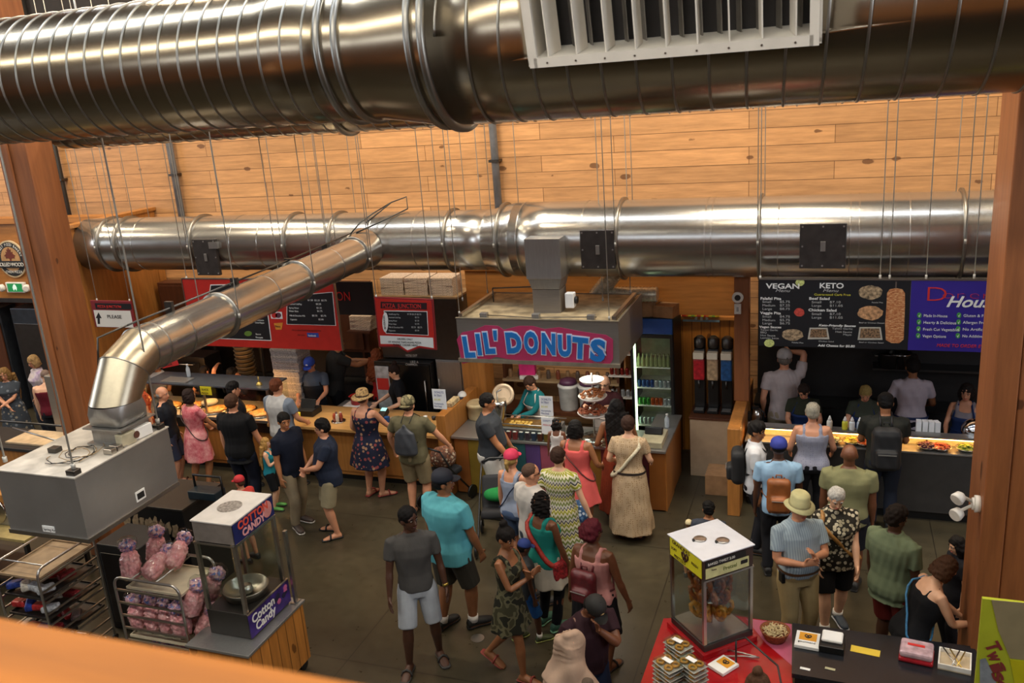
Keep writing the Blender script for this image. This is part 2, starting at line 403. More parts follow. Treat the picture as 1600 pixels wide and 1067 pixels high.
# back duct
BY, BZ, BR, BR2 = 11.5, 3.65, .43, .515
bd = T('exhaust_duct', 'long bright round steel exhaust duct hanging above the food stalls', 'duct', (-8, BY, BZ))
def lx(X): return X + 8
seg(bd, lx(-11.82), lx(-4.55), BR, name='duct_section', mat=DUCT2); seg(bd, lx(-4.12), lx(6), BR2, mat=DUCT2)
rd = MB(); rd.loft([rd.ring((lx(x), 0, 0), (1, 0, 0), r, 72) for x, r in ((-4.55, BR), (-4.5, BR + .002), (-4.16, BR2 - .002), (-4.12, BR2))], False).build('reducer', DUCT2, bd)
for X in (-11.3, -10.95, -9.45, -7.72, -6.95, -5.1, -4.3): flange(bd, lx(X), 0, 0, BR if X != -4.3 else .49, .03, .035)
for X in (-2.62, -.85, 1.42): flange(bd, lx(X), 0, 0, BR2, .03, .04)
for X in (-10.6, -8.7, -8.2, -6.3, -5.6, -4.0, -3.1, -1.5, -1.42, -.62, .2, .3, .85, 1.75):
    flange(bd, lx(X), 0, 0, BR if X < -4.3 else BR2, .012, .006, 'seam', DUCT2)
def plate(px0, py0, px1, py1, lab):
    y = BY - (BR if px0 < 700 else BR2) - .02
    a = pyy(px0, py0, y); b = pyy(px1, py1, y); z0, z1 = sorted((a.z, b.z))
    d = T('access_panel', lab, 'access panel', ((a.x + b.x) / 2, y, (z0 + z1) / 2))
    w, h = abs(b.x - a.x) / 2, (z1 - z0) / 2
    MB().b2(-w, w, -.015, .04, -h, h, .006).build('plate', plain('duct_panel_grey', '#4a4542', .45, .6), d)
    m = MB(); m.b2(-.1 * w, .12 * w, -.03, -.014, -.06, .06, .004); m.build('latch', STEEL, d)
    for i in (-1, 0, 1):
        for k in (-1, 0, 1):
            if i or k: MB().cyl((i * w * .88, -.02, k * h * .88), (i * w * .88, -.014, k * h * .88), .012, None, 8).build('screw', STEEL, d)
    return d
p1 = plate(300, 374, 345, 430, 'dark square access panel near the left end of the exhaust duct')
MB().b2(.1, .26, -.03, .09, .14, .24).build('clip', STEEL, p1)
plate(906, 360, 962, 420, 'dark access panel on the exhaust duct beside the donut hood riser')
plate(1250, 350, 1321, 419, 'dark access panel on the exhaust duct above the black menu board')
# branch duct with elbow down to the left hood
XB = -6.36; RB = .235
br = T('branch_duct', 'round steel branch duct sloping from the long duct down to the left hood', 'duct', (XB, 6.0, 2.76))
zb = 3.5
def bring(pts, name, mat=DUCT2, n=48, r=RB):
    m = MB(); rings = []
    for (y, z, dy, dz, *q) in pts: rings.append(m.ring((0, y, z), (0, dy, dz), q[0] if q else r, n, None, (1, 0, 0)))
    m.loft(rings, False); return m.build(name, mat, br)
Y0 = 6.07 - 6.0
zb = 3.5 - 2.76
bring([(5.2, zb + .16, 0, 0, .3)] if 0 else [(5.07, zb + .12, 1, .02, .30), (4.85, zb + .1, 1, .02, .26), (4.75, zb + .09, 1, .02), (2.4, zb + .04, 1, .02), (.66, zb, 1, .02)], 'duct_section')
bring([(.66, zb, 1, .0), (.5, zb, 1, .05)], 'elbow_upper')
bring([(.5, zb, 1, .05), (.26, zb - .1, .75, .75)], 'elbow_middle', metal('brass_tinted_steel', '#b9ae98', .3, (4, 4, 4), .5))
bring([(.26, zb - .1, .75, .75), (.07, zb - .36, .05, 1)], 'elbow_gore', metal('brass_tinted_steel', '#b9ae98', .3, (4, 4, 4), .5))
m = MB(); rs = []
for k, (z, e, r) in enumerate(((zb - .36, 2, RB), (zb - .45, 3, RB * .98), (zb - .55, 6, .2), (zb - .57, 8, .17))): rs.append(m.ring((0, Y0, z), (0, 0, 1), r, 48, None, (0, 1, 0), e))
m.loft(rs, False).build('transition', STEEL, br)
m = MB(); m.b2(-.18, .18, Y0 - .18, Y0 + .18, 0, zb - .565, .004); m.b2(-.23, .23, Y0 - .23, Y0 + .23, zb - .58, zb - .565); m.b2(-.22, .22, Y0 - .22, Y0 + .22, 0, .02); m.build('collar', STEEL, br)
for (y, z, dy, dz, nm) in ((4.75, zb + .09, 1, .02, 'flange'), (3.3, zb + .055, 1, .02, 'flange'), (1.75, zb + .02, 1, .02, 'flange'), (.68, zb, 1, 0, 'seam'), (.5, zb, 1, .05, 'seam'), (.26, zb - .1, .75, .75, 'seam'), (2.6, zb + .04, 1, .02, 'seam'), (4.1, zb + .07, 1, .02, 'seam'), (1.05, zb + .0, 1, .02, 'seam')):
    h = .03 if nm == 'flange' else .006; w = .02 if nm == 'flange' else .012; ax = V((0, dy, dz)).normalized()
    MB().lathe(V((0, y, z)) - ax * w / 2, [(RB - .01, 0), (RB + h, 0), (RB + h, w), (RB - .01, w)], 48, ax).build(nm, RING, br)
m = MB(); cx = -.12
m.tube([(cx, 4.9, zb + .36), (cx, 3.3, zb + .31), (cx, .45, zb + .25), (cx - .12, .25, zb + .2), (cx - .14, .2, zb - .1)], .011)
m.tube([(cx + .03, 4.9, zb + .37), (cx + .03, 3.3, zb + .32), (cx + .03, .5, zb + .26)], .009)
for y in (4.2, 3.3, 2.2, 1.1): m.b2(cx - .03, cx + .06, y, y + .04, zb + .2, zb + .34)
m.build('conduit', DSTEEL, br)
m = MB(); m.tube([(.1, 5.05, zb + .5), (.3, 5.5, zb + .72), (.5, 5.6, zb + .78), (.55, 5.5, zb + .62), (.35, 5.2, zb + .52), (0, 4.9, zb + .38)], .01); m.tube([(-.1, 4.9, zb + .36), (-.02, 5.1, zb + .5), (.1, 5.3, zb + .6), (.3, 5.5, zb + .72)], .01); m.build('cable', BLACK, br)
# wall pipes
for (px, lab) in ((772, 'grey rainwater pipe on the plank wall right of centre'), (265, 'grey pipe on the plank wall above the left end of the duct'), (84, 'dark pipe on the plank wall beside the left timber post')):
    X = pyy(px, 230, WY - .09).x; t = T('wall_pipe', lab, 'pipe', (X, WY - .09, 0))
    MB().cyl((0, 0, 3.3 if px > 100 else 0), (0, 0, 9), .06).build('pipe', plain('grey_pipe', '#7d8186', .45) if px > 100 else DARK, t)
    for z in (4.6, 6.6): MB().b2(-.085, .085, -.075, .089, z, z + .04).build('bracket', DSTEEL, t)
# suspension rods
RODL = 'thin steel rod hanging from the roof to hold the long exhaust duct'
def rod(p, ztop, lab, grp, r=.006, drop=0):
    t = T('hanging_rod', lab, 'rod', (p[0], p[1], p[2] - drop), 0, grp); h = ztop - p[2] + drop
    MB().cyl((0, 0, 0), (0, 0, h), r, None, 6).build('rod', ROD, t); MB().cyl((0, 0, 0), (0, 0, .05), r * 2.2, None, 8).build('nut', ROD, t)
for X in (-11.3, -10.95, -9.45, -7.72, -6.95, -5.1, -4.3, -2.62, -.85, 1.42):
    r = BR if X < -4.3 else BR2
    for s in (-1, 1): rod((X, BY + s * (r + .045), BZ), 9.1, RODL, 'rods of the long exhaust duct')
# ------------------------------------------------------------------ light
w = bpy.data.worlds.new('world'); C.world = w; w.use_nodes = True
w.node_tree.nodes['Background'].inputs[0].default_value = (.5, .42, .34, 1); w.node_tree.nodes['Background'].inputs[1].default_value = .16
def area(name, loc, tgt, sx, sy, power, col):
    l = bpy.data.lights.new(name, 'AREA'); l.shape = 'RECTANGLE'; l.size = sx; l.size_y = sy; l.energy = power; l.color = col
    o = bpy.data.objects.new(name, l); COL.objects.link(o); o.location = loc
    o.rotation_euler = (V(tgt) - V(loc)).to_track_quat('-Z', 'Y').to_euler(); return o
# ------------------------------------------------------------------ helpers for flat things that face the hall
def Wr(a, b, c, d, y):
    p = pyy(a, b, y); q = pyy(c, b, y); r = pyy(a, d, y); s = pyy(c, d, y)
    return (p.x + r.x) / 2, (q.x + s.x) / 2, (r.z + s.z) / 2, (p.z + q.z) / 2
def pt(root, s, px, py, hpx, mat, y, wpx=None, name='lettering', off=0, shear=0, align='LEFT', ext=.002, dy=0, roty=0, label=None, space=1):
    """writing whose baseline starts at the photo point (px,py) on the sign plane y"""
    w = pyy(px, py, y); k = (w - V((0, 0, CAMH))).length / math.hypot(F, math.hypot(px - 800, py - 533)); size = hpx * k / .70
    o = text(s, root, (w.x - root.location.x, y - root.location.y - dy, w.z - root.location.z), size, mat, (90, roty, 0), name, align, ext, off, 1, shear, label, 'BOTTOM_BASELINE', space)
    if wpx:
        xs = [v.co.x for v in o.data.vertices]; o.scale = (wpx * k / max(.001, (max(xs) - min(xs))), 1, 1)
    return o
WT = plain('sign_white', '#dcdad2', .6, var=0); RT = plain('sign_red_ink', '#c22a26', .5, var=0); YT = plain('sign_yellow', '#c9c23a', .6, var=0)
BT = plain('sign_black_ink', '#171717', .6, var=0); BOARD = plain('menu_black', '#16171a', .45, var=.05); GY = plain('sign_grey', '#a9a8a3', .6, var=0)
def board(name, label, px, y, mat, th=.03, cat='sign', corners=None, part='panel'):
    x0, x1, z0, z1 = Wr(*px, y); t = T(name, label, cat, ((x0 + x1) / 2, y, z0)); w = (x1 - x0) / 2; h = z1 - z0
    MB().b2(-w, w, .001, th, 0, h, .004).build(part, mat, t); return t, w, h
def panel(root, px, y, mat, name='panel', th=.004, dy=.003, poly=None, bev=0):
    L = root.location
    if poly:
        m = MB(); P = [pyy(a, b, y) for a, b in poly]; n = len(P)
        vs = [(p.x - L.x, y - dy - L.y, p.z - L.z) for p in P] + [(p.x - L.x, y - dy - L.y + th, p.z - L.z) for p in P]
        m.add(vs, [tuple(range(n))[::-1], tuple(range(n, 2 * n))] + [(i, (i + 1) % n, n + (i + 1) % n, n + i) for i in range(n)])
        return m.build(name, mat, root)
    x0, x1, z0, z1 = Wr(*px, y)
    return MB().b2(x0 - L.x, x1 - L.x, y - dy - L.y, y - dy + th - L.y, z0 - L.z, z1 - L.z, bev).build(name, mat, root)
def blob(px, py, rx, ry, n=18, jag=0):
    return [(px + rx * (1 + jag * rnd.uniform(-1, 1)) * math.cos(2 * pi * i / n), py + ry * (1 + jag * rnd.uniform(-1, 1)) * math.sin(2 * pi * i / n)) for i in range(n)]
def rods(px_list, y, z, lab, grp, ztop=9.1):
    for px, py in px_list:
        p = pyy(px, py, y) if z is None else pz(px, py, z); rod((p.x, p.y if z is not None else y, p.z), ztop, lab, grp)

# ================================================================== DONER HOUSE STALL (right)
Y = 10.8
x0, x1, z0, z1 = Wr(1185, 438, 1545, 545, Y); x0 = pyy(1186, 490, Y).x
mb_ = T('menu_board', 'black vegan and keto menu board hanging over the sandwich counter', 'menu board', (x0, Y, z0))
xm = pyy(1421, 490, Y).x - x0; H_ = z1 - z0
MB().b2(0, xm, 0, .03, 0, H_).build('panel', BOARD, mb_)
MB().b2(0, 2.6, -.004, .034, H_ + .001, H_ + .02).build('edge_strip', ALU, mb_)
for s, x, y_, h, w_, m_, o_, sh in (('VEGAN', 1197, 450.5, 8, 50, WT, .002, 0), ('Menu', 1211, 456, 4.6, 22, GY, 0, .3), ('KETO', 1280, 450, 8.2, 35, WT, .002, 0), ('Menu', 1285, 456, 4.6, 23, GY, 0, .3),
    ('Guaranteed Carb Free', 1272, 461.5, 3.2, 53, YT, 0, 0), ('Falafel Pita', 1188, 468, 4, 31, WT, .001, 0), ('Small', 1191, 473, 3.6, 13, GY, 0, 0), ('$5.75', 1218, 473, 3.6, 15, GY, 0, 0), ('Medium', 1191, 478.5, 3.6, 19, GY, 0, 0), ('$7.25', 1218, 478.5, 3.6, 15, GY, 0, 0), ('Large', 1191, 484, 3.6, 14, GY, 0, 0), ('$8.75', 1218, 484, 3.6, 15, GY, 0, 0),
    ('Veggie Pita', 1188, 490.5, 4, 31, WT, .001, 0), ('Small', 1191, 496, 3.6, 13, GY, 0, 0), ('$4.75', 1218, 496, 3.6, 15, GY, 0, 0), ('Medium', 1191, 501.5, 3.6, 19, GY, 0, 0), ('$5.75', 1218, 501.5, 3.6, 15, GY, 0, 0), ('Large', 1191, 506.5, 3.6, 14, GY, 0, 0), ('$6.75', 1218, 506.5, 3.6, 15, GY, 0, 0),
    ('Vegan Sauces', 1186.5, 512, 3.3, 33, WT, .001, 0), ('Tahini Garlic', 1188, 516.5, 3, 26, GY, 0, 0), ('BBQ', 1188, 520.5, 3, 9, GY, 0, 0), ('Hot Sauce', 1188, 525, 3, 22, GY, 0, 0), ('Lemon Juice', 1188, 529, 3, 27, GY, 0, 0),
    ('Beef Salad', 1264, 468, 4, 30, WT, .001, 0), ('Small', 1268, 473.5, 3.6, 14, GY, 0, 0), ('$7.10', 1296, 473.5, 3.6, 16, GY, 0, 0), ('Large', 1268, 479, 3.6, 14, GY, 0, 0), ('$11.05', 1296, 479, 3.6, 19, GY, 0, 0),
    ('Chicken Salad', 1263, 486, 4, 41, WT, .001, 0), ('Small', 1268, 492, 3.6, 14, GY, 0, 0), ('$7.10', 1296, 492, 3.6, 16, GY, 0, 0), ('Large', 1268, 497.5, 3.6, 14, GY, 0, 0), ('$11.05', 1296, 497.5, 3.6, 19, GY, 0, 0),
    ('Keto-Friendly Sauces', 1279, 509.5, 3.3, 54, WT, .001, .2), ('Tahini Garlic', 1300, 514.5, 3, 30, GY, 0, 0), ('Hot Sauce', 1305, 519.5, 3, 24, GY, 0, 0), ('Mayo', 1317, 524, 3, 12, GY, 0, 0), ('Add Cheese for $0.80', 1278, 541, 3.6, 54, WT, .001, .1),
    ('Falafel Pita', 1362, 473.5, 2.2, 16, GY, 0, 0), ('Beef or Chicken Donair', 1342, 505, 2.2, 37, GY, 0, 0), ('Beef or Chicken Salad', 1342, 535.5, 2.2, 35, GY, 0, 0), ('Chicken Salad', 1279, 534, 2.2, 22, GY, 0, 0), ('Falafel Pita', 1237, 536, 2.2, 17, GY, 0, 0)):
    pt(mb_, s, x, y_, h, m_, Y, w_, off=o_, shear=sh, ext=.001, dy=.002)
TOM = plain('printed_tomato', '#c4483a', .5, .0, .2, 40); LEM = plain('printed_lemon', '#c9cf7a', .5, 0, .2, 40); PITA = plain('printed_pita', '#a98f6c', .5, 0, .45, 28); SAL = plain('printed_salad', '#87694a', .5, 0, .5, 60)
for px, py, rx, ry, m_, nm in ((1250, 441, 7, 6, LEM, 'lemon_picture'), (1202, 536, 8, 6, LEM, 'lemon_picture'), (1249, 488, 8, 6.5, TOM, 'tomato_picture'), (1360, 457, 19, 11, PITA, 'pita_picture'), (1360, 489, 20, 11, plain('printed_wrap', '#c39163', .5, 0, .35, 25), 'wrap_picture'), (1238, 523, 17, 9, PITA, 'pita_picture')):
    panel(mb_, None, Y, m_, nm, dy=.002, th=.002, poly=blob(px, py, rx, ry, 22, .06))
for a, b, c, d in ((1262, 512, 1296, 530), (1340, 511, 1379, 531)):
    panel(mb_, None, Y, plain('foam_tray_print', '#b9b3a2', .5), 'tray_picture', dy=.002, th=.002, poly=[(a + 3, b), (c - 3, b), (c, d), (a, d)])
    panel(mb_, None, Y, SAL, 'salad_picture', dy=.004, th=.002, poly=[(a + 5, b + 2), (c - 5, b + 2), (c - 3, d - 3), (a + 3, d - 3)])
t = NT('printed_doner_cone'); f = t.noise(t.coord((14, 14, 40)), 1.6, 5, .7); t.set(Base_Color=t.ramp(f, [(.3, srgb('#6e2b17')), (.48, srgb('#b9713f')), (.7, srgb('#e6c089'))]), Roughness=.5)
panel(mb_, None, Y, t.m, 'doner_picture', dy=.002, th=.002, poly=[(1386, 458), (1390, 452), (1400, 450), (1410, 452), (1414, 458), (1414, 480), (1413, 505), (1412, 530), (1405, 536), (1393, 536), (1384, 531), (1383, 505), (1385, 480)])
panel(mb_, (1399, 440, 1401, 451), Y, ALU, 'skewer_picture', dy=.002, th=.002)
t = NT('purple_sign'); f = t.noise(t.coord(), 1.1, 2); t.set(Base_Color=t.ramp(f, [(.3, srgb('#2b2078')), (.7, srgb('#3a2a8c'))]), Roughness=.4); PURP = t.m
ds = T('shop_sign', 'purple doner sign with green ticks hanging beside the black menu board', 'sign', (x0 + xm + .003, Y, z0))
MB().b2(0, 1.6, 0, .03, 0, H_).build('panel', PURP, ds)
pt(ds, 'D', 1444, 470, 23, RT, Y, 27, off=-.004, dy=.003); pt(ds, 'oner', 1470, 466, 13, RT, Y, 66, off=-.004, dy=.003)
pt(ds, 'House', 1477, 479, 17, WT, Y, 76, off=.003, shear=.35, dy=.006)
GREEN = plain('tick_green', '#3f8f3c', .5, var=.05)
for i, (a, b) in enumerate((('Made In-House', 'Gluten & Filler Free'), ('Hearty & Delicious', 'Allergen Free'), ('Fresh Cut Vegetables', 'No Artificial'), ('Vegan Options', 'No Additives'))):
    py = 495 + i * 10.6; dx = -.6 * i
    for s, px in ((a, 1443 + dx), (b, 1505 + dx)):
        pt(ds, s, px, py, 4.4, WT, Y, len(s) * 2.55, ext=.001, dy=.002)
        panel(ds, None, Y, GREEN, 'tick_circle', dy=.002, th=.002, poly=blob(px - 6.5, py - 2.5, 3.6, 4.2))
        panel(ds, None, Y, WT, 'tick', dy=.004, th=.002, poly=[(px - 8.3, py - 3), (px - 6.8, py - 1.4), (px - 4.4, py - 5.2), (px - 6.7, py + .6)])
pt(ds, 'MADE TO ORDER EVERY', 1463, 541.5, 5, RT, Y, 78, shear=.2, dy=.002)
rods([(1188, 437), (1375, 436), (1390, 436), (1447, 436), (1522, 435)], 10.82, None, 'thin steel rod holding up the doner menu boards', 'rods of the menu boards')
# counter
SC = T('sandwich_counter', 'long dark grey counter of the doner stall with lit glass food display', 'counter', (.9, 11.6, 0))
GREYP = plain('charcoal_laminate', '#393735', .45, var=.08)
MB().b2(-1.9, 2.4, -.38, .14, .12, .93, .004).build('cabinet', GREYP, SC); MB().b2(-1.88, 2.4, -.33, .12, 0, .119).build('plinth', BLACK, SC)
MB().b2(-1.92, 2.4, -.40, .16, .931, .955, .004).build('worktop', STEEL, SC)
WGL = plain('warm_display_light', '#ffd9a0', .5, var=0, emis='#ffc070', es=16.0)
MB().b2(-1.9, 2.4, -.26, -.12, 1.09, 1.12).build('shelf', STEEL, SC)
MB().b2(-1.88, 2.38, -.25, -.2, 1.075, 1.089).build('display_light', WGL, SC)
m = MB(); [m.b2(x, x + .02, -.16, -.14, .956, 1.089) for x in (-1.88, -.8, .3, 1.4)]; m.build('shelf_post', ALU, SC)
MB().b2(-1.9, 2.4, -.262, -.258, .98, 1.08).build('glass_front', GLASS, SC)
MB().b2(-1.9, 2.4, -.135, -.125, .956, 1.089).build('back_panel', plain('cream_panel', '#d9c39a', .6), SC)
def bowlfood(label, name, x, y, z, r, rimmat, foodmat, cat='food', h=.07, lumps=26, grp=None, lump=.02):
    t = T(name, label, cat, (x, y, z), 0, grp)
    MB().lathe((0, 0, 0), [(r * .6, 0), (r * .95, h * .8), (r, h), (r * .9, h * .95), (r * .55, .012)], 28).build('bowl', rimmat, t)
    m = MB(); m.ball((0, 0, h * .6), (r * .86, r * .86, h * .45), 16, 8)
    for i in range(lumps):
        a = rnd.uniform(0, 6.28); q = r * .78 * math.sqrt(rnd.random()); m.ball((q * math.cos(a), q * math.sin(a), h * .85 + .03 * (1 - q / r)), (lump * rnd.uniform(.7, 1.4), lump * rnd.uniform(.6, 1.1), lump * .5), 6, 4, Matrix.Rotation(rnd.uniform(0, 3), 3, 'Z'))
    m.build('filling', foodmat, t); return t
SB = metal('bowl_steel', '#b5b2ab', .2, (3, 3, 3), .3)
for px, py, lab, col in ((1472, 704, 'oval tray of sliced tomato on the doner counter', '#c4472c'), (1512, 706, 'oval tray of green pickles on the doner counter near the timber post', '#7f8f2c'), (1450, 702, 'tray of purple onion on the doner counter', '#5a1f3c'), (1352, 700, 'tray of carrot shreds behind the man with the black backpack', '#d2622c'), (1300, 688, 'tray of pale cheese on the doner counter', '#d9c88e'), (1332, 686, 'tray of yellow peppers on the doner counter', '#d4b23a'), (1395, 698, 'tray of lettuce on the doner counter hidden behind the backpack', '#6c8a33')):
    p = pz(px, py, 1.0); bowlfood(lab, 'food_tray', p.x, 11.335 - .01 * (px % 3), .956, .125, SB, plain('filling_' + col[1:], col, .5, 0, .3, 30), h=.05)
TUB = plain('clear_tub', '#cdbfa0', .3)
for i, (px, lab, c) in enumerate(((1296, 'left', '#e4e0d2'), (1320, 'second', '#d8d23f'), (1331, 'third', '#dfe3df'), (1343, 'right', '#b8c4cf'))):
    p = pyy(px, 668, 11.4); t = T('sauce_bottle', 'squeeze bottle of %s sauce on the doner display shelf, %s of four' % (('white', 'yellow', 'pale', 'grey')[i], ('leftmost', 'second', 'third', 'rightmost')[i]), 'bottle', (p.x, 11.4, 1.121))
    MB().lathe((0, 0, 0), [(.035, 0), (.037, .02), (.036, .10), (.028, .12)], 14).build('body', plain('sauce_' + c[1:], c, .4), t); MB().lathe((0, 0, .12), [(.026, 0), (.022, .02), (.006, .06)], 12).build('nozzle', WHITE, t)
p = pyy(1452, 660, 11.6); t = T('paper_bag_stack', 'white paper bags standing on the doner counter behind the display', 'paper bags', (p.x, 11.62, .956))
for i in range(4): MB().box((-.12 + i * .07, .0, .13), (.06, .1, .26), R(6 * i)).build('bag', PAPER, t)
# kitchen behind
kb = T('kitchen_range', 'dark cooking range and steel bench along the back of the doner kitchen', 'kitchen unit', (.8, 12.85, 0))
MB().b2(-1.8, 2.6, -.25, .2, .1, .95, .01).build('cabinet', DARK, kb); MB().b2(-1.82, 2.6, -.27, .2, .951, .97).build('worktop', DSTEEL, kb)
MB().b2(-1.8, 2.6, .205, .235, .0, 3.0).build('splashback', plain('black_backsplash', '#1b1816', .5), kb)
MB().b2(-.2, 2.6, -.1, .2, 1.5, 1.53).build('shelf', DSTEEL, kb); m = MB(); m.b2(.9, 1.6, -.2, .1, .971, 1.0); m.build('griddle', DSTEEL, kb)
hd = T('extractor_hood', 'dark steel extractor hood over the doner kitchen', 'hood', (.8, 12.75, 2.35))
m = MB(); m.loft([[V((-1.7, -.55, 0)), V((2.5, -.55, 0)), V((2.5, .3, 0)), V((-1.7, .3, 0))], [V((-1.7, -.1, .45)), V((2.5, -.1, .45)), V((2.5, .3, .45)), V((-1.7, .3, .45))]], True, False); m.build('canopy', DSTEEL, hd)
for px, py, lab in ((1405, 598, 'steel stock pot on the shelf behind the doner counter'), (1388, 592, 'dark pot on the shelf behind the doner counter')):
    p = pyy(px, py, 12.85); t = T('stock_pot', lab, 'pot', (p.x, 12.85, 1.531)); MB().lathe((0, 0, 0), [(.14, 0), (.15, .01), (.15, .2), (.155, .21), (.145, .21), (.14, .02)], 24).build('body', SB if px == 1405 else DSTEEL, t)
    for s in (-1, 1): MB().tube([(s * .15, -.04, .16), (s * .19, -.03, .16), (s * .19, .03, .16), (s * .15, .04, .16)], .007).build('handle', ALU, t)
t = T('kitchen_shelf', 'grey wire trolley with boxes behind the woman in the blue apron', 'trolley', (2.2, 12.35, 0))
for z in (.35, .75, .96): MB().b2(-.3, .3, -.2, .2, z, z + .02).build('shelf', DSTEEL, t)
for sx in (-.28, .28):
    for sy in (-.18, .18): MB().cyl((sx, sy, 0), (sx, sy, 1.0), .012).build('post', DSTEEL, t)
MB().b2(-.1, .26, -.12, .12, .77, .86, .01).build('tub', plain('grey_tub', '#7c8288', .5), t)
p = pyy(1522, 665, 11.75); t = T('steel_bowl', 'shiny steel mixing bowl held at the right end of the doner counter', 'bowl', (p.x, 11.62, .957))
MB().ball((0, 0, .17), (.17, .17, .15), 24, 12).build('bowl', metal('polished_bowl', '#c8ccd2', .12, (2, 2, 2), .2), t)
# divider, stepped post, clock
S('wall_divider', MB().b2(-1.21, -1.05, 10.86, 12.9, 0, 1.25, .008), OAKZ)
S('trim_9', MB().b2(-1.23, -1.03, 11.9, 12.1, 1.252, 4.0, .008), BEAM)
p = pyy(1153, 464, 11.9); t = T('round_gauge', 'round white alarm bell high on the red-brown post', 'alarm', (p.x, 11.898, p.z)); MB().cyl((0, 0, 0), (0, -.04, 0), .075, None, 28).build('rim', WHITE, t); MB().cyl((0, -.041, 0), (0, -.05, 0), .04, None, 24).build('face', DARK, t)
p = pyy(1153, 482, 11.9); t = T('light_switch', 'white switch box below the round alarm bell', 'switch', (p.x, 11.898, p.z)); MB().b2(-.045, .045, -.04, 0, -.07, .07, .006).build('box', WHITE, t); MB().b2(-.015, .015, -.05, -.041, -.03, .03).build('toggle', GY, t)
p = pyy(1182, 640, 12.3)
t = T('fire_extinguisher', 'silver fire extinguisher on the dark wall beside the divider', 'fire extinguisher', (-.93, 12.0, .66)); MB().lathe((0, 0, 0), [(.07, 0), (.075, .02), (.075, .36), (.05, .43), (.02, .45)], 20).build('cylinder', SB, t); MB().b2(-.06, .03, -.02, .02, .45, .49).build('valve', BLACK, t); MB().tube([(.03, 0, .46), (.1, 0, .4), (.09, 0, .1)], .01).build('hose', BLACK, t)
MB().b2(-.118, -.07, -.03, .03, .1, .4).build('bracket', DSTEEL, t)
# ================================================================== DRINKS CORNER
S('wall_service', MB().b2(-3.0, -1.25, 12.92, 12.98, 0, 2.15), TONG); S('trim_10', MB().b2(-3.0, -1.25, 12.88, 13.0, 2.152, 2.2), OAK)
pc = board('poster', 'pale blue starburst poster above the dispensers', (1066, 436, 1124, 503), 12.88, plain('poster_blue', '#8fb0b5', .5, var=.3, sc=6), .008, 'poster', part='sheet')[0]
for i in range(20):
    a = i * pi / 10; panel(pc, None, 12.88, plain('poster_ray', '#c5cfc2', .5, var=.1), 'ray', dy=.002, th=.002, poly=[(1096 + 8 * math.cos(a), 470 + 8 * math.sin(a)), (1096 + 29 * math.cos(a + .07), 470 + 31 * math.sin(a + .07)), (1096 + 29 * math.cos(a - .07), 470 + 31 * math.sin(a - .07))])
pt(pc, 'Slushie', 1079, 468, 9, plain('poster_ink', '#2f6f9c', .5, var=0), 12.88, 34, dy=.006, off=.003, shear=.2); pt(pc, 'Thank You', 1090, 480, 5, plain('poster_ink2', '#2f3f7c', .5, var=0), 12.88, 24, dy=.006)
panel(pc, None, 12.88, plain('poster_pink', '#d79a80', .5), 'figure', dy=.004, th=.002, poly=blob(1096, 449, 6, 9)); panel(pc, (1075, 437, 1115, 439), 12.88, RT, 'heading', dy=.004, th=.002)
cols = ('#c23b25', '#d8732a', '#b8b23a', '#7fa63c', '#d0a628', '#b5472f', '#c9bd3a')
for i in range(12):
    p = pyy(1068 + i * 4.7, 500, 12.8); t = T('candy_bag', 'bright candy bag on the ledge under the starburst poster', 'candy', (p.x, 12.86, 2.201), 0, 'candy bags on the poster ledge'); MB().box((0, 0, .035), (.075, .05, .07), R(rnd.uniform(-20, 20)), .015).build('bag', plain('candy_' + cols[i % 7][1:], cols[i % 7], .4), t)
x0, x1, z0, z1 = Wr(993, 498, 1043, 636, 12.1)
fr = T('drinks_fridge', 'tall black drinks fridge with glass door and lit shelves', 'fridge', (-2.42, 12.45, 0))
m = MB(); m.b2(-.32, -.29, -.33, .35, .1, 2.38); m.b2(.29, .32, -.33, .35, .1, 2.38); m.b2(-.289, .289, .31, .35, .1, 2.38); m.b2(-.289, .289, -.33, .309, .1, .5); m.b2(-.289, .289, -.33, .309, 2.15, 2.38); m.build('cabinet', BLACK, fr)
MB().b2(-.31, .31, -.36, -.331, 2.14, 2.37, .005).build('header', plain('fridge_header_blue', '#1c4f9c', .4, var=.15, sc=5), fr)
MB().b2(-.285, .285, .29, .308, .5, 2.14).build('liner', plain('fridge_liner', '#b9b99a', .5), fr)
dr = MB(); dr.b2(-.31, .31, -.36, -.332, .48, .54); dr.b2(-.31, .31, -.36, -.332, 2.08, 2.13); dr.b2(-.31, -.27, -.36, -.332, .54, 2.08); dr.b2(.27, .31, -.36, -.332, .54, 2.08); dr = dr.build('door', BLACK, fr)
MB().b2(-.27, .27, -.35, -.346, .54, 2.08).build('glass_pane', GLASS, dr)
MB().b2(-.275, -.245, -.33, -.3, .55, 2.05).build('light_tube', plain('fridge_tube', '#eaffd8', .5, var=0, emis='#e6ffd0', es=4.5), fr)
for z in (.98, 1.3, 1.58, 1.9): MB().b2(-.285, .285, -.3, .28, z - .3 + .0, z - .288).build('shelf', WHITE, fr)
CN = [('#2b4b8c', 'blue'), ('#24406f', 'dark blue'), ('#b6b9bd', 'silver'), ('#3f8a3a', 'green'), ('#c2562a', 'orange'), ('#a3b5b8', 'pale'), ('#8c2a24', 'red')]
def can(x, y, z, i, grp, lab, r=.03, h=.11, nm='drink_can'):
    t = MB().lathe((0, 0, 0), [(r * .8, 0), (r, .008), (r, h - .012), (r * .8, h)], 12).build(nm, plain('can_' + CN[i][0][1:], CN[i][0], .25, .6), None, loc=(x, y, z)); return tag(t, lab, 'can', grp)
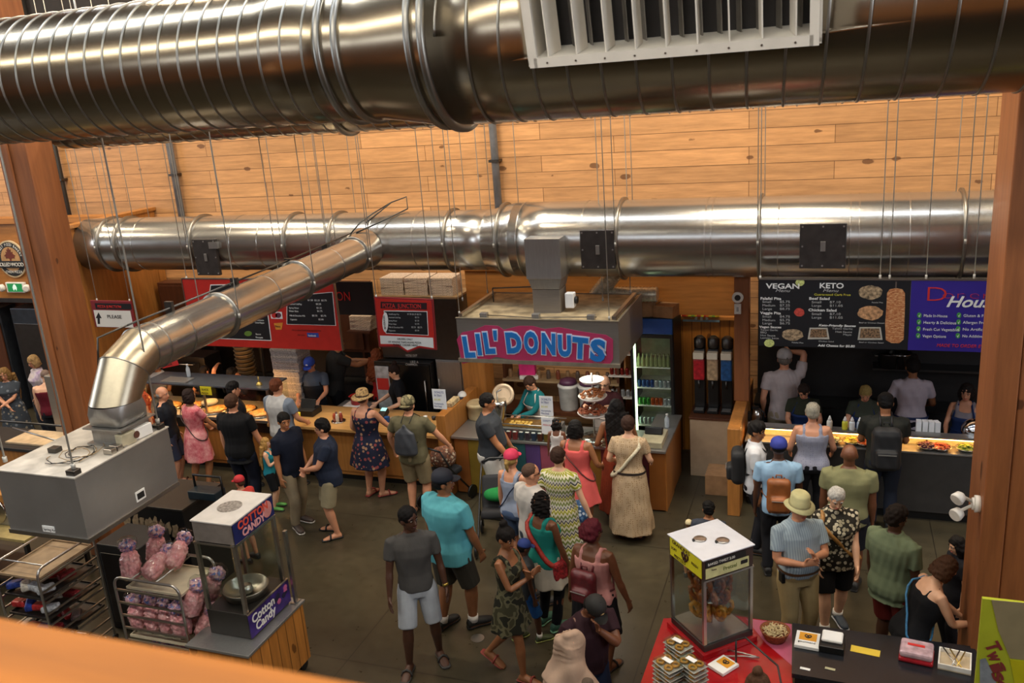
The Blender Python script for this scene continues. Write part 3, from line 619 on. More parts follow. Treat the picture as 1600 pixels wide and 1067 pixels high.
for si, z in enumerate((.99 - .288 - .0, 1.3 - .288, 1.58 - .288, 1.9 - .288)):
    for i in range(8):
        c = ((5, 2, 2, 5, 5, 2, 5, 2), (3, 3, 3, 4, 4, 4, 2, 2), (1, 0, 0, 0, 2, 5, 2, 2), (5, 5, 5, 5, 5, 5, 5, 5))[si][i]
        if si < 3: can(-2.42 - .21 + i * .062, 12.2, z, c, 'cans on the %s fridge shelf' % ('bottom', 'lower', 'middle')[si], '%s drink can on the %s shelf of the glass door fridge' % (CN[c][1], ('bottom', 'second', 'third')[si]))
        else:
            t = MB().lathe((0, 0, 0), [(.03, 0), (.032, .02), (.032, .12), (.013, .17), (.013, .2)], 12).build('drink_bottle', plain('bottle_olive', '#8f9568', .2), None, loc=(-2.42 - .21 + i * .062, 12.2, z)); tag(t, 'pale bottle on the top shelf of the glass door fridge', 'bottle', 'bottles on the top fridge shelf')
for px, py, w_, h_, rz, lab, zz in ((1005, 455, .34, .24, 10, 'open cardboard box on top of the drinks fridge', 2.381), (1028, 482, .3, .17, -12, 'low cardboard box on top of the drinks fridge at right', 2.381)):
    t = T('cardboard_box', lab, 'box', (-2.55 if px == 1005 else -2.22, 12.27 if px == 1005 else 12.24, zz), R(rz)); MB().b2(-w_ / 2, w_ / 2, -.13, .13, 0, h_, .002).build('carton', CARD, t); MB().box((-w_ / 2, 0, h_ + .02), (.12, .24, .006), Matrix.Rotation(R(-35), 3, 'Y')).build('flap', CARD, t)
dc = T('beige_cabinet', 'beige cabinet under the three drink dispensers', 'cabinet', (-1.58, 12.3, 0)); MB().b2(-.29, .29, -.3, .3, .0, .9, .006).build('body', plain('beige_laminate', '#b39c80', .5, var=.05), dc); MB().b2(-.3, .3, -.32, .3, .901, .93, .004).build('worktop', BROWN, dc)
for i, (c, nm) in enumerate((('#b3202a', 'red'), ('#b89a76', 'tan'), ('#2a5a8f', 'blue'))):
    t = T('drink_dispenser', 'tall frozen drink dispenser with %s panel on the beige cabinet' % nm, 'drink dispenser', (-1.76 + i * .195, 12.25, .931))
    m = MB(); m.b2(-.08, .08, -.1, .2, 0, .05, .01); m.b2(-.075, .075, .02, .2, .05, .95, .01); m.build('housing', BLACK, t)
    MB().b2(-.078, .078, -.06, .019, .5, .82, .02).build('front_panel', plain('disp_' + c[1:], c, .35, var=.2, sc=20), t)
    MB().b2(-.075, .075, -.1, .02, .83, .93, .01).build('lid_light', plain('disp_cap', '#d8cdb5', .5, var=.03), t)
    MB().lathe((0, .1, .95), [(.075, 0), (.085, .02), (.085, .14), (.04, .18)], 18).build('hopper', DSTEEL, t)
    MB().cyl((0, -.05, .5), (0, -.05, .38), .016).build('nozzle', DSTEEL, t); MB().b2(-.06, .06, -.098, .0, .051, .06).build('drip_tray', STEEL, t)
p = pz(1105, 740, 0); t = T('cardboard_box', 'low cardboard box on the floor beside the beige cabinet', 'box', (-1.42, 11.62, 0)); MB().b2(-.16, .16, -.2, .2, 0, .3, .004).build('carton', CARD, t)
# ================================================================== LIL DONUTS STALL
DX0, DX1 = -5.1, -2.02
dn = T('donut_counter', 'donut stall counter with a rainbow of upright painted boards', 'counter', (-3.55, 11.1, 0))
def dl(x): return x + 3.55
MB().b2(dl(DX0), dl(DX1) - .01, -.28, .3, .0, .88).build('cabinet', OAK, dn)
MB().b2(dl(DX0) - .02, dl(DX1) + .02, -.36, .32, .881, .92, .005).build('worktop', STEEL, dn)
rb = ['#945723', '#876d22', '#827f28', '#4d7131', '#2e6469', '#5b4279', '#9a4d5d', '#843424', '#9c5825', '#9d6f2a', '#7d3538', '#244376', '#501d26', '#975b24']
for i, c in enumerate(rb):
    w_ = (DX1 - DX0) / len(rb); MB().b2(dl(DX0) + i * w_ + .002, dl(DX0) + (i + 1) * w_ - .002, -.31, -.281, .02, .872, .003).build('painted_board', plain('painted_' + c[1:], c, .5, var=.1, sc=3), dn)
MB().b2(dl(DX1) - .009, dl(DX1) + .012, -.28, .3, .0, .872).build('end_panel', OAKZ, dn)
rt = T('side_counter', 'short wooden return counter at the right end of the donut stall', 'counter', (-2.15, 11.75, 0)); MB().b2(-.2, .13, -.33, .35, 0, .88, .004).build('cabinet', OAKZ, rt); MB().b2(-.22, .15, -.32, .36, .881, .91, .004).build('worktop', STEEL, rt)
# hood with bubble letters
hx0, hx1, hz0, hz1 = Wr(716, 500, 967, 568, 10.4)
dh = T('donut_hood', 'steel extractor hood with pink and blue donut lettering', 'hood', (-3.6, 10.4, 2.22))
hl, hr, ht = hx0 + 3.6, hx1 + 3.6, hz1 - 2.22
m = MB(); m.b2(hl, hr, 0, .02, 0, ht); m.b2(hl, hl + .02, .02, 1.46, 0, ht); m.b2(hr - .02, hr, .02, 1.46, 0, ht); m.b2(hl, hr, 1.46, 1.48, 0, ht); m.build('hood_sides', metal('warm_steel', '#8e867b', .36, (1, 8, 8), .5, .02, .5), dh)
MB().b2(hl + .02, hr - .02, .02, 1.46, ht - .03, ht - .012).build('top_panel', plain('dusty_steel_top', '#a99878', .6, .3, .25, 6), dh)
m = MB(); m.b2(hl - .01, hr + .01, -.03, .0, -.03, .02); m.b2(hl - .01, hr + .01, -.012, .03, ht, ht + .01); m.build('lip', plain('lip_beige', '#8f846f', .5, .4), dh)
for i, px in enumerate((757, 838, 924)):
    p = pyy(px, 500, 10.5); MB().b2(p.x + 3.6 - .05, p.x + 3.6 + .05, .06, .14, ht - .011, ht + .06, .004).build('junction_box', STEEL, dh)
m = MB(); m.tube([(hl + .3, .1, ht + .03), (hl + 1, .12, ht + .0), (hr - .3, .1, ht + .03)], .006); m.tube([(hl + .2, .9, ht + .2), (hl + 1.2, 1.0, ht + .22)], .01); m.tube([(hl + .2, .9, ht), (hl + .2, .9, ht + .2)], .01); m.build('conduit', DSTEEL, dh)
for s in (hl + .06, hr - .06): MB().b2(s - .025, s + .025, .02, 1.3, ht + .02, ht + .06).build('channel', ALU, dh)
PK = plain('letter_pink', '#b8375e', .4, var=.04); BL = plain('letter_blue', '#2576bd', .35, var=.04); LW = plain('letter_white', '#d9d9e2', .4, var=0)
LOUT = [(714, 530), (722, 519), (740, 516), (758, 508), (779, 509), (787, 515), (811, 509), (832, 509), (851, 514), (874, 511), (904, 517), (930, 521), (947, 523), (958, 530), (958, 561), (950, 573), (929, 572), (909, 567), (882, 565), (861, 566), (838, 563), (811, 563), (790, 560), (775, 557), (766, 561), (754, 563), (739, 565), (723, 568)]
panel(dh, None, 10.4, PK, 'letter_backing', dy=.009, th=.008, poly=LOUT)
for ch, px, py, h, w_, ro in (('L', 727, 556, 31, 18, 4), ('I', 747, 552, 31, 7, 3), ('L', 759, 550, 31, 17, 4), ("'", 774, 549, 32, 6, 0), ('D', 793, 549, 30, 25, 3), ('O', 821, 549, 32, 23, 0), ('N', 847, 550, 31, 22, -3), ('U', 873, 553, 31, 21, -2), ('T', 896, 556, 31, 25, -5), ('S', 923, 560, 32, 24, -6)):
    ob = pt(dh, ch, px, py, h, BL, 10.4, w_, 'letter', .02, 0, 'LEFT', .004, .026, -ro)
    ow = pt(dh, ch, px, py, h, LW, 10.4, None, 'letter_outline', .037, 0, 'LEFT', .003, .018, -ro); ow.scale = ob.scale
rs = T('duct_riser', 'square steel riser duct joining the donut hood to the long duct', 'duct', (-3.55, 10.95, 2.80))
MB().b2(-.19, .19, -.15, .15, -.03, .3, .004).build('lower_box', metal('warm_steel', '#8e867b', .36, (1, 8, 8), .5, .02, .5), rs)
m = MB(); rg = lambda z, a: [V((-a, -a * .85, z)), V((a, -a * .85, z)), V((a, a * .85, z)), V((-a, a * .85, z))]
m.loft([rg(.31, .19), rg(.45, .225), rg(.46, .24), rg(.99, .24)], True, False); m.build('upper_box', STEEL, rs)
MB().cyl((.05, .16, .82), (.05, .42, .82), .3, .33, 36).build('collar', DUCT2, rs)
m = MB(); m.b2(.24, .36, -.1, .02, .04, .24, .01); m.build('motor_box', PAPER, rs); MB().cyl((.365, -.04, .14), (.4, -.04, .14), .05).build('motor_cap', BLACK, rs)
fd = T('foil_duct', 'crinkled foil flexible duct lying behind the donut hood', 'duct', (-3.2, 12.0, 2.66))
m = MB(); pts = [(0 + .35 * i / 24, 0, .05 + .4 * i / 24) for i in range(25)]; m.tube(pts, [.11 + (.012 if i % 2 else 0) for i in range(25)], 14); m.build('hose', plain('foil', '#c8bda4', .35, .5, .2, 30), fd)
m = MB(); pts = [(.15 + .75 * i / 30, .05, .08) for i in range(31)]; m.tube(pts, [.1 + (.012 if i % 2 else 0) for i in range(31)], 14); m.build('hose', plain('foil', '#c8bda4', .35, .5, .2, 30), fd)
S('wall_bulkhead', MB().b2(-5.4, -1.26, 12.42, 12.5, 2.35, 3.05), OAK); S('trim_12', MB().b2(-5.4, -1.26, 12.4, 12.415, 3.0, 3.06), OAK)
rods([(718, 492), (952, 500), (762, 458), (985, 458), (942, 470), (723, 470)], None, 2.81, 'thin steel rod holding up the donut hood', 'rods of the donut hood')
S('trim_11', MB().b2(-5.36, -4.98, 11.9, 12.25, 0, 2.34), OAKZ); S('wall_low', MB().b2(-5.27, -5.13, 10.62, 11.88, 0, 1.28, .01), OAKZ)
# counter top things
def sheet(px, y, lab, lines, nm='paper_notice'):
    t, w_, h_ = board(nm, lab, px, y, PAPER, .004, 'notice', part='sheet')
    for s, fx, fy, hp, mt in lines: pt(t, s, px[0] + (px[2] - px[0]) * .12, px[1] + (px[3] - px[1]) * fy, hp, mt, y, (px[2] - px[0]) * fx, ext=.0006, dy=.001)
    return t
INK = plain('notice_blue_ink', '#3a4a86', .6, var=0)
sheet((843, 619, 864, 650), 10.72, 'upper white paper notice taped to the donut counter glass', [('DONUTS', .75, .2, 3.5, INK), ('IN TRAY', .6, .36, 3.5, INK), ('$5.00', .5, .56, 3, YT), ('Homemade', .75, .76, 3, INK), ('Mini Deal', .6, .9, 3, INK)])
sheet((846, 652, 866, 678), 10.72, 'lower white paper notice taped to the donut counter glass', [('DONUTS', .6, .25, 3.2, INK), ('FRESH HOT', .75, .5, 3, RT)])
sheet((676, 608, 697, 639), 10.58, 'white paper notice hung on the low wooden wall between the stalls', [('DONUTS', .75, .2, 3.5, INK), ('IN TRAY', .6, .36, 3.5, INK), ('$5.00', .5, .56, 3, YT), ('Homemade', .75, .76, 3, INK), ('Mini Deal', .6, .9, 3, INK)])
MB().b2(DX0 + .5, DX1 - .75, 10.745, 10.75, .921, 1.17).build('glass_guard', GLASS, dn).location = (3.55, -11.1, 0)
fy_ = T('donut_fryer', 'stainless donut fryer trough on the donut counter', 'fryer', (-3.95, 11.05, .921)); m = MB(); m.b2(-.5, .42, -.2, .2, 0, .14, .01); m.build('trough', STEEL, fy_); MB().b2(-.45, .38, -.15, .15, .141, .15).build('oil_surface', plain('frying_oil', '#6b4a1c', .1), fy_)
m = MB(); m.cyl((-.5, -.17, .19), (.45, -.17, .19), .008); m.cyl((-.5, .17, .19), (.45, .17, .19), .008); m.build('rail', ALU, fy_)
for i in range(12):
    a = T('mini_donut', 'small golden donut frying in the trough', 'donut', (-3.95 - .32 + (i % 6) * .055 + rnd.uniform(-.01, .01), 11.0 + (i // 6) * .07, 1.075), 0, 'donuts in the fryer'); MB().tube([(.017 * math.cos(k * pi / 6), .017 * math.sin(k * pi / 6), 0) for k in range(12)], .01, 6, closed=True).build('ring', plain('donut_gold', '#d0a648', .5), a)
mx = T('donut_mixer', 'steel funnel donut batter dispenser beside the man in the dark grey tee', 'dispenser', (-4.43, 11.0, .921)); MB().b2(-.1, .1, -.1, .1, 0, .08, .01).build('base', STEEL, mx); MB().lathe((0, 0, .2), [(.05, -.12), (.055, 0), (.11, .22), (.115, .3), (.1, .3)], 24).build('hopper', SB, mx); MB().tube([(-.02, 0, .5), (-.02, 0, .62), (.05, 0, .66)], .014).build('crank', ALU, mx)
MB().lathe((0, .2, .5), [(.12, 0), (.16, .03), (.16, .12), (.13, .14), (.1, .1)], 24, (.3, -.8, .4)).build('mixing_bowl', plain('pale_bowl', '#bfa88c', .35, .4), mx)
t = T('sugar_tub', 'round cream tub with lid on the low bench behind the dark grey tee', 'tub', (-4.98, 11.5, .921)); MB().lathe((0, 0, 0), [(.15, 0), (.16, .02), (.165, .2), (.175, .2), (.175, .23), (.16, .25)], 28).build('tub', plain('cream_tub', '#cdb98c', .5), t); MB().box((.09, -.02, .31), (.02, .02, .14), Matrix.Rotation(R(20), 3, 'Y')).build('scoop_handle', WHITE, t)
bk_ = T('back_bench', 'wooden work bench behind the donut counter', 'bench', (-4.0, 12.15, 0)); MB().b2(-.95, .9, -.2, .25, .84, .9).build('top', BROWN, bk_)
for x in (-.9, .85): MB().b2(x - .02, x + .02, -.18, .2, 0, .839).build('leg', BROWN, bk_)
lb = T('side_bench', 'brown wooden side bench between the low wall and the donut counter', 'bench', (-5.0, 11.58, 0)); MB().b2(-.11, .2, -.14, .3, .86, .92).build('top', BROWN, lb); MB().b2(-.1, -.06, -.1, .26, 0, .859).build('leg', BROWN, lb); MB().b2(.15, .19, .2, .26, 0, .859).build('leg', BROWN, lb)
for i, (x, lab) in enumerate(((-3.72, 'big white flour bin behind the donut counter, left of two'), (-3.4, 'big white flour bin behind the donut counter, right of two'))):
    t = T('flour_bin', lab, 'bin', (x, 12.12, .901)); MB().lathe((0, 0, 0), [(.13, 0), (.14, .02), (.155, .36), (.165, .37), (.165, .4), (.1, .42)], 26).build('bin', plain('bin_white', '#b8b6b2', .5), t); MB().lathe((0, 0, .42), [(.14, 0), (.12, .06), (.03, .09)], 20).build('lid', plain('lid_plum', '#4a2440', .4), t)
t = T('paper_pack', 'pink and white paper pack on the shelf left of the woman in teal', 'pack', (-4.5, 12.52, 1.3)); MB().box((0, 0, .1), (.26, .16, .2), R(8), .01).build('pack', plain('hot_pink', '#d22a74', .5), t); MB().box((.03, -.02, -.032), (.3, .18, .062), R(8), .01).build('tray', WHITE, t)
sh_ = T('wall_shelf', 'pale wooden wall shelf with jars behind the donut counter', 'shelf', (-3.95, 12.6, 0)); MB().b2(-.95, .95, -.2, .2, 1.62, 1.66).build('board', plain('shelf_tan', '#a58a66', .5), sh_); MB().b2(-.95, .95, -.2, .2, 1.2, 1.235).build('board', plain('shelf_tan', '#a58a66', .5), sh_)
for x in (-.93, .93): MB().b2(x - .02, x + .02, -.15, .2, 0, 1.619).build('upright', BROWN, sh_)
jc = ['#8a6a4a', '#b7b0a3', '#5a4a3f', '#c7bfae', '#7a3f2c', '#3d4a55']
for i in range(22):
    x = -4.8 + i * .08; z = 1.661 if i % 2 else 1.236
    t = MB().lathe((0, 0, 0), [(.033, 0), (.036, .01), (.036, .1), (.028, .12), (.028, .14)], 12).build('jar', plain('jar_' + jc[i % 6][1:], jc[i % 6], .3), None, loc=(x, 12.52, z)); tag(t, 'small jar on the %s board of the donut stall wall shelf' % ('upper' if i % 2 else 'lower'), 'jar', 'jars on the %s donut shelf' % ('upper' if i % 2 else 'lower'))
for i in range(13):
    x = -4.42 + i * .093; c = ['#2b3a63', '#34406a', '#8c2a2a', '#a03030', '#3a4a5c', '#4a3a4a', '#30405c', '#6a3a2a', '#8a6a2a', '#7c3030', '#a05050', '#50304a', '#6a2a2a'][i]
    t = T('soda_carton', 'small %s drink carton in the row along the donut counter front' % ('blue' if i in (0, 1, 4, 6) else 'coloured'), 'carton', (x, 10.775 - .0, .921), 0, 'cartons along the donut counter'); t.location.y = 10.80
    MB().box((0, 0, .055), (.062, .05, .11), None, .005).build('carton', plain('carton_' + c[1:], c, .4), t); MB().box((0, -.012, .115), (.05, .03, .015), None, .004).build('cap', WHITE, t)
# tiered stand
ts = T('tiered_stand', 'white three tier stand of fried donuts on the donut counter', 'food stand', (-3.03, 10.98, .921))
MB().lathe((0, 0, 0), [(.2, 0), (.2, .02), (.17, .06), (.05, .07)], 32).build('base', SB, ts); MB().cyl((0, 0, .06), (0, 0, .98), .012).build('stem', ALU, ts)
for z, r in ((.36, .22), (.6, .2), (.84, .17)): MB().lathe((0, 0, z), [(.04, 0), (r * .8, .01), (r, .05), (r * .97, .05), (r * .75, .02), (.03, .012)], 32).build('dish', WHITE, ts)
for z, r, n_ in ((.38, .19, 46), (.62, .16, 26)):
    m = MB()
    for i in range(n_):
        a = rnd.uniform(0, 6.28); q = r * math.sqrt(rnd.random()); hh = .05 + .1 * (1 - q / r) * rnd.random(); R_ = Matrix.Rotation(rnd.uniform(0, 3), 3, 'Z') @ Matrix.Rotation(rnd.uniform(-1, 1), 3, 'X')
        m.tube([V((q * math.cos(a), q * math.sin(a), z + hh)) + R_ @ V((.022 * math.cos(k * pi / 4), .022 * math.sin(k * pi / 4), 0)) for k in range(8)], .013, 5, closed=True)
    tag(m.build('donut_heap', plain('fried_brown_%d' % n_, '#8a4320' if n_ > 30 else '#b5713f', .5, 0, .3, 30), None, 'stuff', loc=ts.location), 'heap of small %s donuts on the %s tier of the stand' % (('brown', 'lowest') if n_ > 30 else ('sugared', 'middle')), 'donuts')
t = T('cash_scale', 'cream till with black display on the right end of the donut counter', 'till', (-2.22, 11.0, .921)); MB().b2(-.14, .16, -.2, .3, 0, .09, .01).build('body', plain('till_cream', '#b3ab8c', .5), t); MB().box((0, .12, .13), (.24, .1, .1), Matrix.Rotation(R(-20), 3, 'X'), .01).build('display', BLACK, t)
t = T('water_bottle', 'clear water bottle with white cap at the end of the donut counter', 'bottle', (-2.13, 11.6, .911)); MB().lathe((0, 0, 0), [(.03, 0), (.033, .02), (.033, .13), (.014, .17), (.014, .185)], 14).build('bottle', plain('bottle_clear', '#b5bcc0', .15), t); MB().cyl((0, 0, .185), (0, 0, .205), .016).build('cap', WHITE, t)
t = T('paper_plate', 'silver platter on the donut counter under the tiered stand', 'plate', (-2.83, 10.86, .921)); MB().lathe((0, 0, 0), [(.1, 0), (.17, .015), (.165, .018), (.09, .006)], 28).build('plate', SB, t)
ss = T('can_shelf', 'wire shelf of red and clear bottles left of the drinks fridge', 'shelf', (-2.96, 12.55, 0))
for z in (1.0, 1.35, 1.7): MB().b2(-.2, .19, -.15, .15, z, z + .015).build('board', WHITE, ss)
for x in (-.19, .18): MB().b2(x - .01, x + .01, .1, .15, 0, 1.95).build('upright', BLACK, ss)
for i in range(5):
    for z in (1.016, 1.366, 1.716): can(-3.12 + i * .08, 12.48, z, 6 if z > 1.3 else 2, 'cans left of the fridge %s' % z, '%s can on the %s board of the wire shelf left of the fridge' % ('red' if z > 1.3 else 'silver', {1.016: 'lowest', 1.366: 'middle', 1.716: 'top'}[z]))
# ================================================================== PIZZA STALL
pcn = T('pizza_counter', 'long wooden pizza counter with maple top and panelled front', 'counter', (-8.7, 11.2, 0))
def ql(x): return x + 8.7
MB().b2(ql(-11.1), ql(-5.3), -.35, .3, .1, .9).build('cabinet', OAK, pcn); MB().b2(ql(-11.1), ql(-5.3), -.3, .28, 0, .099).build('plinth', BLACK, pcn)
MB().b2(ql(-8.2), ql(-5.28), -.56, .34, .901, .95, .006).build('worktop', COUNT, pcn)
for i in range(9):
    x = -11.08 + i * .64; MB().b2(ql(x) + .03, ql(x) + .61, -.368, -.351, .16, .84, .004).build('front_panel', OAKZ, pcn)
MB().b2(ql(-11.1), ql(-8.21), -.45, .34, .901, .95, .004).build('display_base', STEEL, pcn); MB().b2(ql(-11.1), ql(-8.21), -.4, -.36, .72, .9, .003).build('fascia', DSTEEL, pcn)
pd = T('pizza_display', 'glass pizza display case with steel roof and warm light', 'display case', (-9.2, 11.15, .951))
MB().b2(-1.5, .95, -.3, .25, .47, .5, .004).build('roof', plain('display_roof_grey', '#6c727a', .25, .6, .1), pd)
for x in (-1.49, -.3, .93): MB().b2(x - .015, x + .015, -.3, -.27, 0, .47).build('post', ALU, pd)
MB().b2(-1.5, .95, -.28, -.275, .12, .46).build('glass_front', GLASS, pd)
for x in (-1.495, .94): MB().b2(x - .003, x + .003, -.27, .24, .01, .46).build('side_glass', GLASS, pd)
MB().b2(-1.45, .9, .1, .14, .42, .45).build('heat_lamp', plain('heat_lamp_glow', '#ffcf90', .5, var=0, emis='#ffb866', es=40), pd)
PZ = NT('pizza_top'); f = PZ.noise(PZ.coord((22, 22, 22)), 1, 4, .6); PZ.set(Base_Color=PZ.ramp(f, [(.35, srgb('#b5482a')), (.5, srgb('#e0b060')), (.7, srgb('#f0d49a'))]), Roughness=.45); CRUST = plain('crust', '#c58a48', .6, 0, .2, 30)
for i, (x, y) in enumerate(((-10.4, 11.05), (-10.0, 11.12), (-9.45, 11.02), (-8.95, 11.1), (-8.55, 11.0))):
    t = T('pizza', 'whole pizza on a tray under the warm display light', 'pizza', (x, y, .952), 0, 'pizzas in the display'); MB().lathe((0, 0, 0), [(.18, 0), (.21, .01), (.21, .014), (.17, .014)], 28).build('tray', SB, t); MB().lathe((0, 0, .015), [(.17, 0), (.185, .008), (.178, .02), (.16, .012), (.01, .012)], 28).build('crust', CRUST, t); MB().lathe((0, 0, .03), [(.155, 0), (.15, .004), (.01, .005)], 24).build('topping', PZ.m, t)
t = T('plate_stack', 'stack of white paper plates in the pizza display', 'plates', (-9.75, 11.25, 1.0)); MB().lathe((0, 0, -.04), [(.11, 0), (.14, .03), (.13, .06), (.05, .08)], 24).build('stack', WHITE, t)
def tagcard(px, lab, mt, y, s, ink, hp, rz=0):
    t, w_, h_ = board('price_card', lab, px, y, mt, .006, 'sign', part='card')
    for i, q in enumerate(s): pt(t, q, px[0] + 2, px[1] + (px[3] - px[1]) * (.45 + .42 * i), hp, ink, y, (px[2] - px[0]) * .75, ext=.001, dy=.001)
    t.rotation_euler = (0, R(rz), 0); return t
tagcard((313, 604, 330, 617), 'yellow card taped to the edge of the pizza display roof', plain('card_yellow', '#d8cf22', .6, var=.02), 10.82, ['SLICE', 'PIZZA'], BT, 3.2)
tagcard((251, 549, 278, 573), 'tilted red card hanging beside the elbow duct', plain('card_red', '#b8231f', .6, var=.04), 10.3, ['Mixed', 'Pizza'], BT, 5, -12)
t = T('water_bottle', 'water bottle standing on the left of the pizza display roof', 'bottle', (pyy(289, 590, 11.1).x, 11.2, 1.452)); MB().lathe((0, 0, 0), [(.03, 0), (.033, .02), (.033, .14), (.014, .19), (.014, .2)], 14).build('bottle', plain('bottle_clear', '#b5bcc0', .15), t); MB().cyl((0, 0, .2), (0, 0, .222), .016).build('cap', WHITE, t)
t = T('sheet_pan', 'flat steel tray on the left of the pizza display roof', 'tray', (-10.1, 11.0, 1.452)); MB().b2(-.25, .25, -.12, .12, 0, .02, .004).build('tray', STEEL, t)
t = T('bell', 'small brass bell on the right end of the pizza display roof', 'bell', (-8.5, 11.0, 1.452)); MB().lathe((0, 0, 0), [(.05, 0), (.05, .01), (.035, .04), (.008, .055)], 16).build('dome', plain('brass', '#c6a85a', .3, .8), t); MB().cyl((0, 0, .055), (0, 0, .14), .01).build('handle', plain('brass', '#c6a85a', .3, .8), t)
# signs
PJR = plain('pizza_red', '#b8281f', .4, var=.05)
Yb = 10.4
x0, x1, z0, z1 = Wr(288, 437, 527, 543, Yb); x0 = pyy(294, 490, Yb).x; x1 = pyy(527, 490, Yb).x
ps = T('pizza_menu_board', 'wide red pizza menu board partly hidden by the sloping branch duct', 'menu board', (x0, Yb, z0)); wd = x1 - x0
MB().b2(0, wd, 0, .03, 0, z1 - z0).build('panel', PJR, ps); m = MB(); m.b2(-.01, wd + .01, -.006, .036, z1 - z0 + .001, z1 - z0 + .015); m.b2(wd + .001, wd + .015, -.006, .036, 0, z1 - z0); m.b2(-.014, -.001, -.006, .036, 0, z1 - z0); m.build('edge_strip', ALU, ps)
for poly in ([(449, 463), (519, 457), (524, 508), (449, 506)], [(330, 446), (412, 444), (423, 531), (318, 527)]):
    cxp = sum(p[0] for p in poly) / 4; cyp = sum(p[1] for p in poly) / 4
    panel(ps, None, Yb, WT, 'white_border', dy=.002, th=.002, poly=[(cxp + (a - cxp) * 1.03, cyp + (b - cyp) * 1.035) for a, b in poly]); panel(ps, None, Yb, BOARD, 'menu_panel', dy=.004, th=.002, poly=poly)
for s, x, y_, w_ in (('Small Coffee Pop', 452, 470, 23), ('$1.50  $2.25  $2.75', 481, 470, 34), ('Assorted Cold Pop', 452, 476, 23), ('$2.25', 494, 476, 9), ('Spring Water', 452, 482, 18), ('$1.25', 495, 482, 9), ('Water Glass', 452, 487, 17), ('$1.75', 496, 487, 9), ('Milk & Chocolate Milk', 453, 494, 28), ('$2.25     $2.75', 488, 494, 25), ('Cappuccino', 454, 500, 12), ('$2.00', 498, 500, 9), ('Toppings', 398, 497, 13), ('Mushrooms', 398, 501, 17), ('Green Pepper', 399, 505, 17), ('$3.50', 356, 519, 9), ('Bacon', 400, 523, 9), ('Pineapple', 400, 528, 13)):
    pt(ps, s, x, y_, 2.6, WT, Yb, w_, ext=.001, dy=.005)
pt(ps, 'Ask us about fundraising opportunities', 456, 516.5, 2.6, plain('dark_red_ink', '#5c1512', .5, var=0), Yb, 53, ext=.001, dy=.002); pt(ps, 'Like us on', 465, 524, 2.6, plain('dark_red_ink', '#5c1512', .5, var=0), Yb, 13, ext=.001, dy=.002)
panel(ps, (480, 520, 498, 527), Yb, plain('badge_blue', '#2c3f8f', .5, var=0), 'blue_badge', dy=.002, th=.002); pt(ps, 'facebook', 482, 525.3, 3, WT, Yb, 14, ext=.001, dy=.004)
panel(ps, (423, 487, 441, 498), Yb, WT, 'card_badge', dy=.002, th=.002)
for px, m_ in ((429, RT), (435, plain('badge_maroon', '#5f2c3c', .5, var=0))): panel(ps, None, Yb, m_, 'card_circle', dy=.004, th=.002, poly=blob(px, 492.5, 4.5, 4.2))
panel(ps, None, Yb, plain('badge_orange', '#d88a2c', .5), 'orange_badge', dy=.002, th=.002, poly=[(428, 505), (442, 504), (440, 515), (431, 515)]); pt(ps, 'Pizza', 430, 511, 3, BT, Yb, 10, ext=.001, dy=.004)
panel(ps, None, Yb, plain('green_badge', '#5d7a2c', .5), 'green_badge', dy=.007, th=.002, poly=blob(388, 521, 6, 4))
sm = T('pizza_sign', 'small red pizza sign with black menu and white pointed base', 'sign', (pyy(635, 545, Yb).x, Yb, pyy(635, 545, Yb).z))
panel(sm, None, Yb, plain('sign_maroon_edge', '#7c1f24', .5, var=0), 'edge', dy=.0, th=.03, poly=[(584, 464), (676, 468), (682, 547), (655, 544), (637, 551), (622, 542), (592, 542)])
panel(sm, None, Yb, PJR, 'panel', dy=.004, th=.003, poly=[(586, 466), (674, 470), (680, 545), (655, 542), (637, 549), (623, 540), (594, 540)])
panel(sm, None, Yb, plain('header_maroon', '#2b1014', .5, var=0), 'header', dy=.007, th=.002, poly=[(595, 471), (667, 473), (667, 483.5), (595, 481.5)])
pt(sm, 'PIZZA  JUNCTION', 598, 480.6, 7, RT, Yb, 66, ext=.001, dy=.008)
panel(sm, None, Yb, WT, 'white_border', dy=.007, th=.002, poly=[(600, 485), (668, 486), (670, 524), (603, 521)]); panel(sm, None, Yb, BOARD, 'menu_panel', dy=.009, th=.002, poly=[(601, 486), (667, 487), (669, 523), (604, 520)])
panel(sm, None, Yb, WT, 'oval', dy=.012, th=.002, poly=blob(602.5, 503, 4.6, 15.5)); pt(sm, 'BEVERAGES', 604, 514, 3.4, BT, Yb, 22, ext=.001, dy=.014, roty=-90)
for i, (a, b) in enumerate((('Small/Large Pop', '$1.50 $2.25 $2.75'), ('Assorted Cold Pop', '$2.25'), ('Spring Water', '$1.25'), ('Water Glass', '$1.75'), ('Milk & Chocolate Milk', '$2.25   $2.75'), ('Cappuccino', '$2.00'))):
    y_ = 491.5 + i * 5.1; pt(sm, a, 608, y_, 2.4, GY, Yb, len(a) * 1.2, ext=.001, dy=.011); pt(sm, b, 649 if i not in (0, 4) else 637 + i * 1.6, y_, 2.4, GY, Yb, len(b) * 1.4, ext=.001, dy=.011)
panel(sm, None, Yb, WT, 'white_panel', dy=.007, th=.002, poly=[(594, 524), (677, 527.5), (678, 543.5), (655, 540), (637, 547), (623, 537.5), (595, 537)])
for s, x, y_, w_ in (('ORDERS ONLY', 621, 530.5, 27), ('OF WHOLE TAKE-HOME PIZZA', 607, 535, 57), ('PLEASE ORDER HERE', 615, 539.5, 42)): pt(sm, s, x, y_, 3, BT, Yb, w_, ext=.001, dy=.01)
pj, w_, h_ = board('pizza_banner', 'black banner with red pizza lettering behind the branch duct', (425, 440, 583, 491), 11.9, BOARD, .04); pt(pj, 'PIZZA JUNCTION', 438, 468, 14, RT, 11.9, 124, ext=.003, dy=.004)
